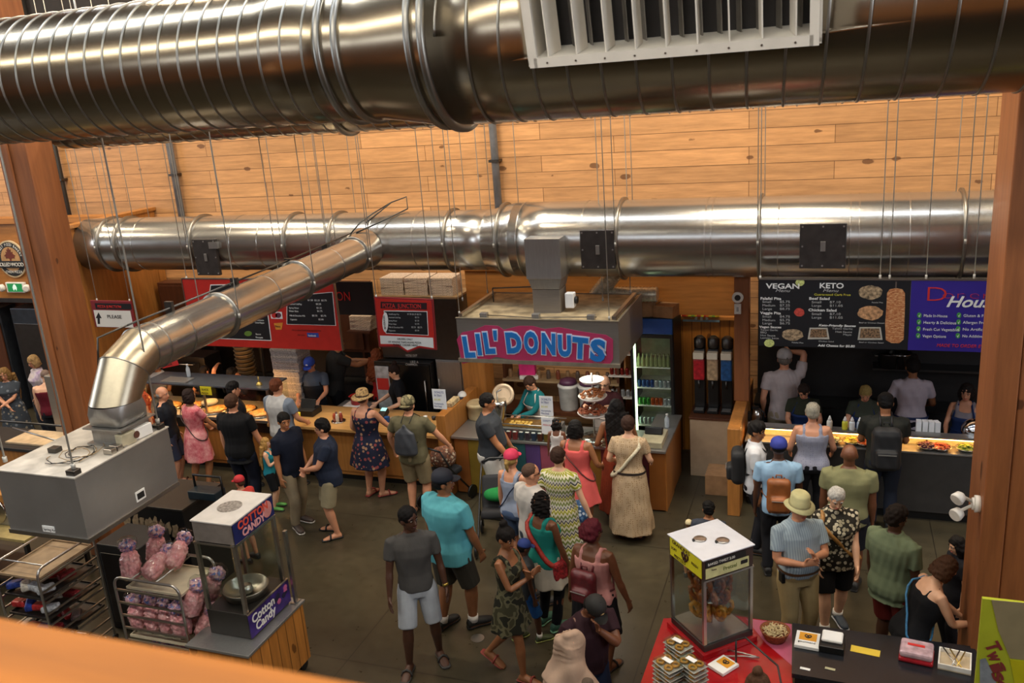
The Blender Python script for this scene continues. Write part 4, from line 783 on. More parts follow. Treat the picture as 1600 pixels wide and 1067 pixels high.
py_s, w_, h_ = board('arrow_sign', 'red framed sign with an up arrow on a white panel beside the left timber post', (145, 470, 208, 512), 10.7, plain('sign_maroon_edge', '#7c1f24', .5, var=0), .03)
panel(py_s, (149, 474, 205, 483), 10.7, BOARD, 'header', dy=.002, th=.002); panel(py_s, (149, 485, 206, 511), 10.7, WT, 'white_panel', dy=.002, th=.002)
pt(py_s, 'PLEASE', 168, 497, 5.5, BT, 10.7, 28, dy=.004); panel(py_s, None, 10.7, BT, 'arrow', dy=.004, th=.002, poly=[(154, 488), (159, 497), (156, 497), (156.5, 506), (153, 506), (152.5, 497), (149.8, 497)]); pt(py_s, 'PIZZA JUNCTION', 153, 480.5, 4, RT, 10.7, 46, dy=.004)
rods([(292, 437), (520, 444), (588, 466), (675, 468)], 10.415, None, 'thin steel rod holding up the red pizza boards', 'rods of the pizza boards')
rods([(152, 471), (203, 472)], 10.715, None, 'thin steel rod holding the arrow sign', 'rods of the arrow sign')
# back of the stall
pbk = T('back_cabinets', 'tall brown wooden cabinets along the back of the pizza stall', 'cabinet', (-8.5, 12.78, 0))
MB().b2(-3.2, 1.1, -.1, .2, 1.5, 2.7, .004).build('upper_body', BROWN, pbk); MB().b2(-3.2, 1.1, -.2, .2, 0, .95, .004).build('lower_body', DARK, pbk); MB().b2(-3.2, 1.1, .12, .2, .951, 1.499).build('back', plain('stall_back_dark', '#1d1613', .6), pbk)
MB().b2(-3.22, 1.12, -.22, .11, .952, .98).build('worktop', DSTEEL, pbk)
for i in range(6): MB().b2(-3.15 + i * .7, -2.5 + i * .7, -.12, -.101, 1.55, 2.65, .006).build('door', BROWN, pbk)
so = T('pizza_oven', 'dark steel pizza oven in the back left of the pizza stall', 'oven', (-10.9, 12.3, 0)); MB().b2(-.7, .5, -.25, .2, .5, 1.5, .01).build('body', DSTEEL, so); MB().b2(-.6, .4, -.28, -.251, 1.1, 1.4, .005).build('door', BLACK, so); MB().tube([(-.5, -.28, 1.38), (-.5, -.32, 1.38), (.3, -.32, 1.38), (.3, -.28, 1.38)], .01).build('handle', ALU, so)
for x in (-.62, .42): MB().b2(x - .03, x + .03, -.2, .15, 0, .5).build('leg', DSTEEL, so)
LID = plain('pan_rim', '#8f7c62', .5, .3)
def stackdisc(n, x, y, z, r, h, mat, name, lab, grp, cat, taper=.8):
    for i in range(n):
        t = MB().lathe((0, 0, 0), [(r * taper, 0), (r, h * .8), (r * 1.02, h * .86), (r * .96, h * .86), (r * taper * .95, h * .2)], 24).build(name, mat, None, loc=(x, y, z + i * h)); tag(t, lab, cat, grp)
sb = T('stand_shelf', 'dark shelf unit holding pans behind the pizza display', 'shelf', (-9.9, 12.32, 0))
MB().b2(-.6, .95, -.2, .2, .9, .93).build('board', DARK, sb); MB().b2(-.6, .45, -.2, .2, 1.84, 1.86).build('board', DARK, sb)
for x in (-.58, .4, .93): MB().b2(x - .02, x + .02, .15, .2, 0, 1.85).build('upright', DARK, sb)
stackdisc(10, pyy(384, 570, 12.32).x, 12.32, .931, .17, .075, LID, 'deep_pan', 'tan rimmed pan in the tall stack left of the pizza box tower', 'pans beside the box tower', 'pan')
stackdisc(4, pyy(308, 548, 12.32).x, 12.32, 1.861, .2, .05, LID, 'pan', 'round pan in the left low stack under the red menu board', 'left pans under the menu board', 'pan')
stackdisc(4, pyy(346, 550, 12.32).x, 12.32, 1.861, .2, .05, LID, 'pan', 'round pan in the right low stack under the red menu board', 'right pans under the menu board', 'pan')
BXG = plain('grey_pizza_box', '#8e8a8a', .8, 0, .2, 40); BXW = plain('printed_pizza_box', '#c9b7a4', .8, 0, .25, 60); BXS = plain('box_side_print', '#a9a29b', .8, 0, .35, 70)
bt = T('box_table', 'low dark table under the tower of grey pizza boxes', 'table', (-8.3, 11.85, 0)); MB().b2(-.42, .15, -.2, .25, .86, .9).build('top', DARK, bt)
for x in (-.38, .11):
    for y in (-.15, .2): MB().b2(x - .02, x + .02, y - .02, y + .02, 0, .859).build('leg', DARK, bt)
for i in range(25):
    t = MB().box((0, 0, .019), (.5, .4, .037), R(rnd.uniform(-2, 2)), .003).build('pizza_box', BXG if i % 3 else BXS, None, loc=(-8.4 + rnd.uniform(-.008, .008), 11.8 + rnd.uniform(-.008, .008), .901 + i * .0385)); tag(t, 'flat grey pizza box in the tall tower beside the worker in the blue cap', 'pizza box', 'tower of grey pizza boxes')
gl = T('bread_cabinet', 'steel cabinet topped with white pizza boxes behind the small red sign', 'cabinet', (-6.15, 12.45, 0)); MB().b2(-.72, .68, -.28, .35, 1.6, 2.6, .004).build('upper_body', DSTEEL, gl); MB().b2(-.72, .68, -.28, .35, 2.601, 2.63).build('top_board', plain('shelf_tan', '#a58a66', .5), gl)
MB().b2(.22, .68, -.3, .35, 0, 1.599, .006).build('steel_door_body', STEEL, gl); MB().b2(.24, .66, -.32, -.301, .1, 1.58, .006).build('steel_door', STEEL, gl); MB().tube([(.28, -.33, 1.0), (.28, -.37, 1.0), (.28, -.37, 1.3), (.28, -.33, 1.3)], .01).build('handle', ALU, gl)
for c in range(3):
    for i in range(7):
        t = MB().box((0, 0, .02), (.4, .4, .039), R(rnd.uniform(-2, 2)), .003).build('pizza_box', BXW, None, loc=(-6.62 + c * .43, 12.45, 2.631 + i * .0405)); tag(t, 'printed white pizza box in the %s pile on top of the steel cabinet' % ('left', 'middle', 'right')[c], 'pizza box', '%s pile of white pizza boxes' % ('left', 'middle', 'right')[c])
for i in range(6):
    t = MB().box((0, 0, .02), (.4, .36, .039), R(rnd.uniform(-4, 4)), .003).build('pizza_box', BXW, None, loc=(-7.35, 12.55, 1.99 + i * .0405)); tag(t, 'pale pizza box stacked on the narrow shelf left of the small red sign', 'pizza box', 'boxes left of the small sign')
nsf = T('narrow_shelf', 'narrow brown shelf bracketed left of the steel cabinet', 'shelf', (-7.35, 12.6, 0)); MB().b2(-.24, .2, -.3, .2, 1.955, 1.988).build('board', BROWN, nsf); MB().b2(-.22, -.18, .1, .2, 0, 1.954).build('upright', BROWN, nsf); MB().b2(.14, .18, .1, .2, 0, 1.954).build('upright', BROWN, nsf)
bf = T('pizza_fridge', 'black drinks fridge with chalk writing behind the woman in the black top', 'fridge', (-6.46, 12.12, 0)); MB().b2(-.52, .5, -.1, .3, 0, 1.58, .01).build('cabinet', BLACK, bf)
df = MB().b2(-.5, -.25, -.13, -.101, .2, 1.5, .004).build('lit_panel', plain('fridge_lit_white', '#b9bfc4', .4, var=.2, sc=9), bf); MB().b2(-.48, -.27, -.134, -.131, 1.1, 1.3).build('red_label', RT, df)
MB().b2(-.24, .48, -.13, -.101, .1, 1.55, .004).build('door', plain('chalk_black', '#0f0f10', .3, var=.02), bf); MB().tube([(.4, -.13, .7), (.4, -.17, .7), (.4, -.17, 1.3), (.4, -.13, 1.3)], .012).build('handle', ALU, bf)
for s, y_ in (("WE'RE OUT", 557), ('LIKE A', 567), ('CHAMPION', 571)): pt(bf, s, 634 if s != 'LIKE A' else 641, y_, 4, GY, 11.92, 20 if s != 'LIKE A' else 14, dy=.002)
wt = T('work_table', 'steel work table behind the pizza counter with a red pot', 'table', (-7.25, 11.75, 0)); MB().b2(-.3, .3, -.2, .2, .86, .9, .004).build('top', STEEL, wt)
for x in (-.26, .26):
    for y in (-.16, .16): MB().cyl((x, y, 0), (x, y, .859), .018).build('leg', ALU, wt)
t = T('dough_pile', 'white cloth under the red pot behind the pizza counter', 'cloth', (-7.25, 11.75, .901)); MB().box((0, 0, .012), (.34, .26, .024), None, .01).build('cloth', WHITE, t)
t = T('red_pot', 'red enamel pot on the work table behind the pizza counter', 'pot', (-7.22, 11.75, .926)); MB().lathe((0, 0, 0), [(.09, 0), (.1, .01), (.105, .14), (.112, .15), (.1, .15), (.09, .02)], 24).build('pot', plain('enamel_red', '#a8201c', .25), t)
for s in (-1, 1): MB().tube([(s * .1, -.03, .12), (s * .135, -.02, .12), (s * .135, .02, .12), (s * .1, .03, .12)], .007).build('handle', plain('enamel_red', '#a8201c', .25), t)
# counter clutter
def at(px, py, z=.951): return pz(px, py, z)
p = at(467, 655); t = T('yellow_cup', 'yellow tumbler on the maple counter', 'cup', (p.x, p.y, .951)); MB().lathe((0, 0, 0), [(.03, 0), (.038, .11), (.033, .11), (.027, .01)], 16).build('cup', plain('tumbler_yellow', '#e0c820', .4), t)
p = at(480, 648); t = T('till', 'black till with cable on the maple pizza counter', 'till', (p.x, 11.15, .951)); MB().b2(-.16, .16, -.14, .14, 0, .1, .01).build('body', BLACK, t); MB().box((0, .02, .16), (.26, .03, .16), Matrix.Rotation(R(-25), 3, 'X'), .005).build('screen', BLACK, t)
p = at(529, 658); t = T('condiment_caddy', 'glass jars caddy on the maple counter left of the straw hat lady', 'caddy', (p.x, p.y, .951)); MB().lathe((0, 0, 0), [(.11, 0), (.115, .01), (.1, .015)], 20).build('tray', SB, t)
for i in range(5): MB().lathe((.055 * math.cos(i * 1.26), .055 * math.sin(i * 1.26), .016), [(.026, 0), (.028, .08), (.02, .1), (.02, .12)], 12).build('jar', plain('caddy_jar_%d' % i, ['#8c3a2c', '#b9a58a', '#6a4a3a', '#a8482c', '#cbbfae'][i], .25), t)
p = at(598, 662); t = T('card_terminal', 'card terminal with lit screen behind the straw hat lady', 'card terminal', (-6.45, 11.2, .951)); MB().box((0, 0, .05), (.12, .2, .09), Matrix.Rotation(R(20), 3, 'X'), .01).build('body', BLACK, t); MB().box((0, .04, .115), (.09, .07, .006), Matrix.Rotation(R(20), 3, 'X')).build('screen', plain('screen_cyan', '#9fe0dc', .4, var=0, emis='#9fe6e0', es=.9), t)
p = at(612, 660); t = T('blue_tin', 'blue and white tins beside the card terminal', 'tins', (-6.25, 10.95, .951)); MB().box((0, 0, .06), (.07, .07, .12), None, .006).build('tin', plain('tin_blue', '#24599c', .3, .4), t); MB().box((.09, .01, .055), (.06, .07, .11), None, .006).build('tin', STEEL, t)
p = T('serving_board', 'wooden tray with small cups on the right of the pizza counter', 'tray', (-5.6, 11.1, .951)); MB().b2(-.2, .15, -.2, .2, 0, .02, .004).build('tray', COUNT, p)
for i in range(4): MB().lathe((-.12 + (i % 2) * .14, -.1 + (i // 2) * .18, .021), [(.025, 0), (.035, .05), (.03, .05), (.02, .008)], 12).build('cup', [WHITE, DARK][i % 2], p)
t = T('cap_on_wall', 'white and navy hat lying beside wicker boxes on the low wall', 'hat', (-5.45, 11.75, 1.281)); t.location = (-5.2, 11.45, 1.281); MB().ball((0, 0, .0), (.065, .09, .07), 16, 8).build('crown', WHITE, t); MB().b2(-.06, .06, -.16, -.08, .0, .012, .004).build('brim', plain('navy', '#1c2438', .7), t)
t = T('wicker_box', 'row of small cream boxes on the low wall', 'boxes', (-5.2, 11.1, 1.281)); m = MB(); m.b2(-.05, .05, -.15, .15, 0, .07, .01); m.build('box', plain('cream_box', '#c9b083', .7, 0, .3, 30), t)
# ================================================================== FAR LEFT
S('wall_fascia', MB().b2(-21, -12.02, 12.4, 12.6, 2.35, 3.9), OAK); S('trim_13', MB().b2(-21, -12.02, 12.33, 12.62, 3.901, 4.0), OAK); S('trim_14', MB().b2(-21, -12.02, 12.36, 12.399, 2.36, 2.44), DARK)
S('wall_alcove', MB().b2(-21, -12.02, 12.95, 13.05, 0, 2.34), plain('alcove_brick', '#7a4a33', .8, 0, .3, 5))
p = pyy(17, 405, 12.35); bg = T('round_badge', 'round cream and brown wood fired badge on the far left fascia', 'sign', (p.x, 12.395, p.z))
MB().cyl((0, 0, 0), (0, -.04, 0), .36, None, 40).build('disc', plain('badge_cream', '#c9b28c', .5), bg); MB().cyl((0, -.041, 0), (0, -.045, 0), .33, None, 40).build('ring', BT, bg); MB().cyl((0, -.046, 0), (0, -.05, 0), .24, None, 36).build('centre', plain('badge_tan', '#b58a5a', .5), bg)
MB().b2(-.37, .37, -.075, -.051, -.16, -.03, .004).build('band', BT, bg); text('ROLLED WOOD', bg, (-.33, -.078, -.13), .1, WT, sx=1.0, name='lettering', spacing=.85); text('OVEN PIZZA', bg, (-.2, -.052, -.27), .075, WT)
lf = [(0, 1), (.12, .7), (.3, .8), (.26, .45), (.55, .5), (.45, .3), (.85, .05), (.6, -.05), (.65, -.25), (.3, -.2), (.12, -.3), (.08, -.7), (-.08, -.7), (-.12, -.3), (-.3, -.2), (-.65, -.25), (-.6, -.05), (-.85, .05), (-.45, .3), (-.55, .5), (-.26, .45), (-.3, .8), (-.12, .7)]
MB().prism([(a * .17, b * .17 + .06) for a, b in lf], .006, Matrix.Translation((0, -.05, 0)) @ Matrix.Rotation(R(90), 4, 'X')).build('leaf', plain('leaf_brown', '#6a2a18', .5), bg)
for i, ch in enumerate('FIRST FOOD BAKERY'):
    a = R(160 - i * 8.8); 
    if ch != ' ': text(ch, bg, (.262 * math.cos(a), -.046, .262 * math.sin(a)), .07, WT, (90, 90 - math.degrees(a), 0))
p = pyy(25, 449, 12.35); ex = T('exit_sign', 'green running man exit sign with two lamps on the far left fascia', 'exit sign', (p.x, 12.39, p.z)); MB().b2(-.24, .24, -.06, 0, -.1, .1, .01).build('housing', WHITE, ex); MB().b2(-.19, .19, -.065, -.061, -.08, .08).build('face', plain('exit_green', '#1c7a44', .4, var=0, emis='#1f9a55', es=.35), ex)
MB().prism([(-.03, .05), (0, .07), (.03, .05), (.05, 0), (.03, -.06), (0, -.02), (-.04, -.06), (-.06, 0)], .003, Matrix.Translation((0, -.066, 0)) @ Matrix.Rotation(R(90), 4, 'X')).build('symbol', plain('exit_white', '#d8f0e6', .5, var=0, emis='#d8f0e6', es=.4), ex)
for s in (-1, 1): MB().lathe((s * .3, -.03, 0), [(.03, 0), (.07, .02), (.075, .08), (.05, .1)], 18, (s * .4, -1, -.1)).build('lamp', WHITE, ex)
for i, (x, w_, c) in enumerate(((-14.9, .8, '#3b424a'), (-13.9, .7, '#4a5058'), (-12.9, .5, '#2c2a2a'), (-16, .8, '#2f3338'))):
    t = T('display_unit', 'tall grey cabinet standing in the far left alcove, %s of four' % ('third', 'second', 'nearest the timber post', 'farthest')[i] if i != 2 else 'narrow dark cabinet in the alcove just left of the timber post', 'cabinet', (x, 12.6, 0)); MB().b2(-w_ / 2, w_ / 2, -.1, .3, 0, 2.2, .01).build('body', plain('cab_' + c[1:], c, .4, .3), t); MB().b2(-w_ / 2 + .05, w_ / 2 - .05, -.13, -.101, .1, 1.9, .006).build('door', BROWN if i % 2 else DSTEEL, t)
sp = T('steel_splash_box', 'tall brown steel oven side standing right of the far left visitors', 'oven', (-10.1, 9.6, 0)); x0, x1, z0, z1 = Wr(80, 590, 150, 690, 9.6)
MB().b2(x0 + 10.1, x1 + 10.1, 0, .5, 0, z1, .01).build('body', metal('warm_steel', '#8e857a', .32, (1, 8, 8), .5, .02), sp)
bw = T('left_bakery_counter', 'wooden bakery counter with pale top behind the big left hood', 'counter', (-11.6, 9.3, 0)); MB().b2(-2.2, 1.1, -.3, .35, 0, .95).build('cabinet', OAKZ, bw); MB().b2(-2.22, 1.12, -.34, .38, .951, 1.0, .006).build('worktop', DARK, bw)
t = T('pastry_board', 'pale wooden pastry board on the bakery counter', 'board', (-11.35, 9.35, 1.001)); MB().box((0, 0, .015), (1.1, .5, .03), None, .004).build('board', plain('pale_board', '#cdb08a', .6), t)
rf = T('steel_rail', 'grey steel guard frame standing on the bakery counter', 'rail', (-11.0, 9.0, 1.001)); MB().tube([(-1.2, 0, 0), (-1.2, 0, .42), (.5, 0, .42), (.5, 0, 0)], .018).build('frame', DSTEEL, rf); MB().tube([(-.6, .05, .3), (.5, .05, .1)], .014).build('brace', ALU, rf)
p = pz(30, 700, 1.0); mtb = T('prep_bench', 'low steel prep bench left of the big hood', 'bench', (-9.4, 7.35, 0)); MB().b2(-1.6, .35, -.5, .4, .86, .9, .006).build('top', plain('prep_cream', '#a9955f', .5), mtb)
for x in (-1.5, .3):
    for y in (-.45, .35): MB().b2(x - .025, x + .025, y - .025, y + .025, 0, .859).build('leg', DSTEEL, mtb)
MB().b2(-1.5, .3, -.4, .3, .2, .23).build('lower_shelf', DSTEEL, mtb)
p = pz(40, 690, 1.15); sl = T('red_slicer', 'red and steel meat slicer with round blade beside the big hood', 'slicer', (-9.62, 7.3, .901))
MB().b2(-.3, .3, -.2, .25, 0, .15, .02).build('base', STEEL, sl); m = MB(); m.ball((.02, .1, .38), (.3, .17, .13), 20, 10); m.build('housing', plain('slicer_red', '#a5221c', .25), sl)
MB().cyl((-.12, -.22, .2), (-.12, -.19, .2), .17, None, 32).build('blade', SB, sl); MB().cyl((-.12, -.24, .2), (-.12, -.221, .2), .05, None, 20).build('hub', BLACK, sl); MB().box((-.3, -.2, .36), (.36, .24, .02), Matrix.Rotation(R(-15), 3, 'Y'), .004).build('carriage', ALU, sl)
t = T('cardboard_tray', 'brown cardboard tray behind the red slicer', 'box', (-10.3, 7.55, .901)); MB().b2(-.3, .3, -.12, .15, 0, .22, .004).build('carton', plain('carton_orange', '#b5803f', .8), t)
# ================================================================== BIG LEFT HOOD
HX0, HX1, HY0, HY1, HZ0, HZ1 = -7.02, -6.1, 5.22, 6.4, 2.14, 2.75
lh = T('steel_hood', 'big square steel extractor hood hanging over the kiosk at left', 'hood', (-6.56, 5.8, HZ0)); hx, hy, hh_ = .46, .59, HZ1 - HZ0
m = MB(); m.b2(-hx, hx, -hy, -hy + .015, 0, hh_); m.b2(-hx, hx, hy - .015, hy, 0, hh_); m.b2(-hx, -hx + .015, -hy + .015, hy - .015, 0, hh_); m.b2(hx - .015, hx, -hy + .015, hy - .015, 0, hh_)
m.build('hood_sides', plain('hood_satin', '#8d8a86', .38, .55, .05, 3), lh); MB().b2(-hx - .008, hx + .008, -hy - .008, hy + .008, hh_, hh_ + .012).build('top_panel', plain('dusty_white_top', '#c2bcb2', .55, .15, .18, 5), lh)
m = MB(); m.b2(-hx - .01, hx + .01, -hy - .012, -hy - .001, -.01, .03); m.b2(hx + .001, hx + .012, -hy, hy, -.01, .03); m.build('lip', ALU, lh)
MB().b2(-.05, .09, -hy - .006, -hy - .001, .05, .11).build('maker_plate', PAPER, lh); text('Spring Air', lh, (-.04, -hy - .007, .065), .035, BT, ext=.0005)
MB().b2(hx + .001, hx + .008, .02, .14, .0 + .08, .18).build('rating_plate', PAPER, lh); MB().b2(hx + .009, hx + .011, .035, .125, .1, .16).build('plate_print', BT, lh)
for x, y in ((hx - .06, -hy + .06), (hx - .06, hy - .06), (-hx + .25, -.15)): MB().b2(x - .05, x + .05, y - .04, y + .04, hh_ + .013, hh_ + .06, .004).build('bracket', DSTEEL, lh)
cb = T('control_box', 'cream and grey electrical control boxes beside the square collar on the big hood', 'control box', (-6.18, 5.93, HZ1 + .013)); MB().box((0, 0, .06), (.09, .16, .12), R(-8), .006).build('box', plain('ctrl_cream', '#b8b096', .5), cb); MB().box((.005, .19, .06), (.09, .2, .11), R(-8), .006).build('box', PAPER, cb); MB().cyl((.055, .08, .07), (.062, .08, .07), .035).build('dial', plain('dial_brown', '#5a3a30', .4), cb)
t = T('junction_boxes', 'pair of grey junction boxes on the edge of the big hood', 'control box', (-6.18, 5.72, HZ1 + .013)); MB().b2(-.05, .05, -.035, .03, 0, .05, .004).build('box', ALU, t); MB().b2(-.05, .05, .045, .11, 0, .05, .004).build('box', ALU, t)
cw = T('loose_cables', 'tangle of thin cables lying on top of the big hood', 'cables', (-6.45, 5.6, HZ1 + .02))
for k in range(5):
    pts = []; a0 = rnd.uniform(0, 6)
    for i in range(20): a = a0 + i * .42; pts.append((-.05 + .2 * math.cos(a) * (1 - i * .02) + .004 * i, .02 + .16 * math.sin(a) + .01 * i - .1, .006 + .008 * (i % 3)))
    MB().tube(pts, .004, 5).build('cable', [BLACK, plain('cable_tan', '#9c8462', .6)][k % 2], cw)
for p_, lab in (((HX1 - .06, HY0 + .06), 'thin steel rod holding the big left hood'), ((HX1 - .06, HY1 - .06), 'thin steel rod holding the big left hood'), ((HX0 + .06, HY0 + .06), 'thin steel rod holding the big left hood')): rod((p_[0], p_[1], HZ1 + .06), 9.1, lab, 'rods of the big left hood', .009)
for y in (3.3, 1.75, 4.75):
    for s in (-1, 1): rod((XB + s * (RB + .02), 6.0 + y, zb + 2.76), 9.1, 'thin steel rod holding the sloping branch duct', 'rods of the branch duct')
# things below the hood
ov = T('kiosk_oven', 'black kiosk cabinet with rough tan brush lettering under the big hood', 'cabinet', (-7.35, 7.75, 0)); x0, x1, z0, z1 = Wr(196, 792, 290, 862, 7.4)
MB().b2(x0 + 7.35, x1 + 7.35, -.35, .35, 0, z1 - .02, .01).build('body', BLACK, ov); MB().b2(x0 + 7.33, x1 + 7.37, -.37, .37, z1 - .019, z1 + .01, .004).build('worktop', DSTEEL, ov)
for i in range(16):
    px = 200 + (i % 8) * 10.5 + rnd.uniform(-2, 2); py = 806 + (i // 8) * 24 + (i % 8) * 2.4
    panel(ov, None, 7.398, plain('brush_tan', '#9c8464', .7, 0, .2, 20), 'brush_mark', dy=.004, th=.003, poly=blob(px, py + 6, 5.5, 12, 11, .4))
t = T('folded_sign', 'black and blue folded shopping basket on the kiosk cabinet', 'basket', (-7.0, 7.8, z1 + .011)); MB().tube([(-.2, 0, 0), (-.2, 0, .25), (.2, 0, .25), (.2, 0, 0)], .018).build('handle', BLACK, t); MB().box((0, -.05, .05), (.4, .2, .1), None, .01).build('basket', plain('basket_blue_black', '#1d2b33', .4), t)
kc = T('kiosk_cabinet', 'dark steel cabinet in the shade below the big hood', 'cabinet', (-7.4, 6.9, 0)); MB().b2(-.35, .25, -.2, .3, 0, 1.1, .01).build('body', DARK, kc); MB().b2(-.3, .2, -.215, -.201, .1, 1.0, .006).build('door', DSTEEL, kc)
# sheet pan racks
def rack(name, lab, x0, x1, y0, y1, zt, arch_x, rails, grp=None):
    t = T(name, lab, 'rack', ((x0 + x1) / 2, (y0 + y1) / 2, 0)); a, b = (x1 - x0) / 2, (y1 - y0) / 2; r_ = .014
    def arch(p, q, ax):
        pts = [p + V((0, 0, .06)), p + V((0, 0, zt - .1))]; d = (q - p).normalized()
        for k in range(1, 5): an = k * pi / 8; pts.append(p + d * (.09 * (1 - math.cos(an))) + V((0, 0, zt - .1 + .1 * math.sin(an))))
        pts2 = [q + (x - p) * 1 for x in []]
        L = (q - p).length; out = list(pts)
        for x in reversed(pts): out.append(V((0, 0, x.z)) + V((p.x, p.y, 0)) + d * (L - (V((x.x, x.y, 0)) - V((p.x, p.y, 0))).length))
        return out
    if arch_x:
        for y in (-b, b): MB().tube(arch(V((-a, y, 0)), V((a, y, 0)), 0), r_, 8).build('frame', ALU, t)
    else:
        for x in (-a, a): MB().tube(arch(V((x, -b, 0)), V((x, b, 0)), 0), r_, 8).build('frame', ALU, t)
    n = rails
    for i in range(n):
        z = .15 + (zt - .3) * i / (n - 1)
        if arch_x:
            for y in (-b, b): MB().b2(-a + .012, a - .012, y - .008, y + .008, z, z + .02).build('rail', ALU, t)
        else:
            for x in (-a, a): MB().b2(x - .008, x + .008, -b + .012, b - .012, z, z + .02).build('rail', ALU, t)
    for z in (.1, zt - .01 if not arch_x else .4):
        for s in (-.45, .3) if arch_x else (-1, 1):
            if arch_x: MB().cyl((s * a, -b, zt - .003), (s * a, b, zt - .003), .008).build('cross_bar', ALU, t) if z == .1 else None
            else: MB().cyl((-a, s * (b - .12), zt - .01 if z != .1 else .1), (a, s * (b - .12), zt - .01 if z != .1 else .1), .009).build('cross_bar', ALU, t)
    for sx in (-a, a):
        for sy in (-b, b): MB().cyl((sx - .012, sy, .035), (sx + .012, sy, .035), .035).build('castor', BLACK, t)
    return t, a, b
TRAY = plain('tray_cream', '#c9bda2', .5, .1, .06)
t, a, b = rack('bakery_rack', 'tubular bakery rack full of pink cotton candy bags', -6.66, -5.86, 5.87, 6.41, 1.32, True, 8)
def tray(parent_label, x, y, z, w_, d_, mat=TRAY):
    t = T('sheet_tray', parent_label, 'tray', (x, y, z)); MB().b2(-w_ / 2, w_ / 2, -d_ / 2, d_ / 2, 0, .006).build('base', mat, t)
    m = MB(); m.b2(-w_ / 2, w_ / 2, -d_ / 2, -d_ / 2 + .012, .0061, .025); m.b2(-w_ / 2, w_ / 2, d_ / 2 - .012, d_ / 2, .0061, .025); m.b2(-w_ / 2, -w_ / 2 + .012, -d_ / 2 + .0121, d_ / 2 - .0121, .0061, .025); m.b2(w_ / 2 - .012, w_ / 2, -d_ / 2 + .0121, d_ / 2 - .0121, .0061, .025); m.build('rim', mat, t); return t
tray('cream tray on top of the cotton candy rack', -6.2, 6.14, 1.19, .68, .5); tray('cream tray on the low level of the cotton candy rack', -6.26, 6.14, .62, .74, .5)
def quick_sculpt(m, name, mat, par, vx, lump, sd):
    me = bpy.data.meshes.new(name); me.from_pydata(m.v, [], m.f); o = bpy.data.objects.new(name, me); COL.objects.link(o); r = o.modifiers.new('r', 'REMESH'); r.mode = 'VOXEL'; r.voxel_size = vx; r.use_smooth_shade = True
    m2 = bpy.data.meshes.new_from_object(o.evaluated_get(bpy.context.evaluated_depsgraph_get())); bpy.data.objects.remove(o)
    for v in m2.vertices: v.co += v.normal * lump * (noise.noise(v.co * 38 + V((sd, 0, 0))) + .6 * noise.noise(v.co * 85))
    m2.materials.clear(); m2.materials.append(mat); o = bpy.data.objects.new(name, m2); m2.polygons.foreach_set('use_smooth', [True] * len(m2.polygons)); COL.objects.link(o); o.parent = par; return o
t_ = NT('floss_pink'); f_ = t_.noise(t_.coord(), 14, 5, .7); t_.set(Base_Color=t_.ramp(f_, [(.3, srgb('#c9767c')), (.55, srgb('#e3a2a2')), (.75, srgb('#f0c9c4'))]), Roughness=.9); t_.bump(f_, .6, .01)
p_ = NT('floss_print'); f2 = p_.noise(p_.coord(), 26, 3, .6); p_.set(Base_Color=p_.ramp(f2, [(.3, srgb('#5a6aa5')), (.45, srgb('#c98aa0')), (.55, srgb('#e0b8b8')), (.7, srgb('#8c3a4a'))], 'CONSTANT'), Roughness=.35)
def candybag():
    t = T('cotton_candy_bag', 'clear bag of pink cotton candy', 'cotton candy', (0, 0, 0))
    m = MB(); m.lathe((0, 0, 0), [(.05, .02), (.088, .05), (.094, .14), (.09, .22), (.07, .28), (.035, .31)], 18); quick_sculpt(m, 'candy_floss', t_.m, t, .012, .018, 1)
    m = MB(); m.lathe((0, 0, .29), [(.03, 0), (.06, .025), (.085, .07), (.07, .11), (.03, .13)], 16); quick_sculpt(m, 'tied_top', p_.m, t, .011, .02, 5)
    m = MB(); m.lathe((0, 0, 0), [(.05, 0), (.1, .03), (.104, .22), (.05, .3), (.1, .36), (.09, .43), (.04, .45)], 14); quick_sculpt(m, 'clear_bag', GLASS, t, .014, .01, 9); return t
cbp = candybag(); firstbag = True
def place_bag(x, y, z, rx, ry, lab, grp, rz=None):
    global firstbag
    o = cbp if firstbag else copy_tree(cbp); firstbag = False
    o.location = (x, y, z); o.rotation_euler = (R(rx), R(ry), rnd.uniform(0, 6) if rz is None else R(rz)); o['label'] = lab; o['group'] = grp
for x, y, z, rx, ry in ((-6.53, 5.98, 1.23, -12, -8), (-6.5, 6.28, 1.24, -10, 6), (-6.33, 5.95, 1.3, -72, 8), (-6.2, 6.15, 1.3, -60, -10)): place_bag(x, y, z, rx, ry, 'cotton candy bag lying on the top tray of the rack', 'bags on the top tray', 0)
for i in range(12): place_bag(-6.56 + (i % 4) * .18, 5.99 + (i // 4) * .15, .66, rnd.uniform(-6, 6), rnd.uniform(-6, 6), 'cotton candy bag standing inside the rack', 'bags inside the rack')
for i, (x, y, z, ry) in enumerate(((-5.9, 5.98, .92, 22), (-5.88, 6.2, .95, 30), (-5.86, 6.05, .62, 25), (-5.86, 6.3, .55, 28), (-5.88, 6.0, .3, 24))): place_bag(x, y, z, -8, ry, 'cotton candy bag hanging off the right side of the rack', 'bags on the right side of the rack', 0)
for i in range(4): place_bag(-6.5 + i * .17, 6.12, .12, rnd.uniform(-6, 6), 0, 'cotton candy bag on the floor level of the rack', 'bags low in the rack')
t, a, b = rack('bakery_rack', 'tubular bakery rack with wooden tray at the far left edge', -8.16, -7.56, 5.76, 6.52, 1.33, False, 9)
tray('brown tray on top of the far left rack', -7.86, 6.14, 1.2, .56, .72, plain('tray_brown', '#9a8264', .6)); 
for k, z in enumerate((.95, .72, .45)): tray('dark tray on the %s level of the far left rack' % ('upper', 'middle', 'low')[k], -7.86, 6.14, z, .56, .7, DSTEEL)
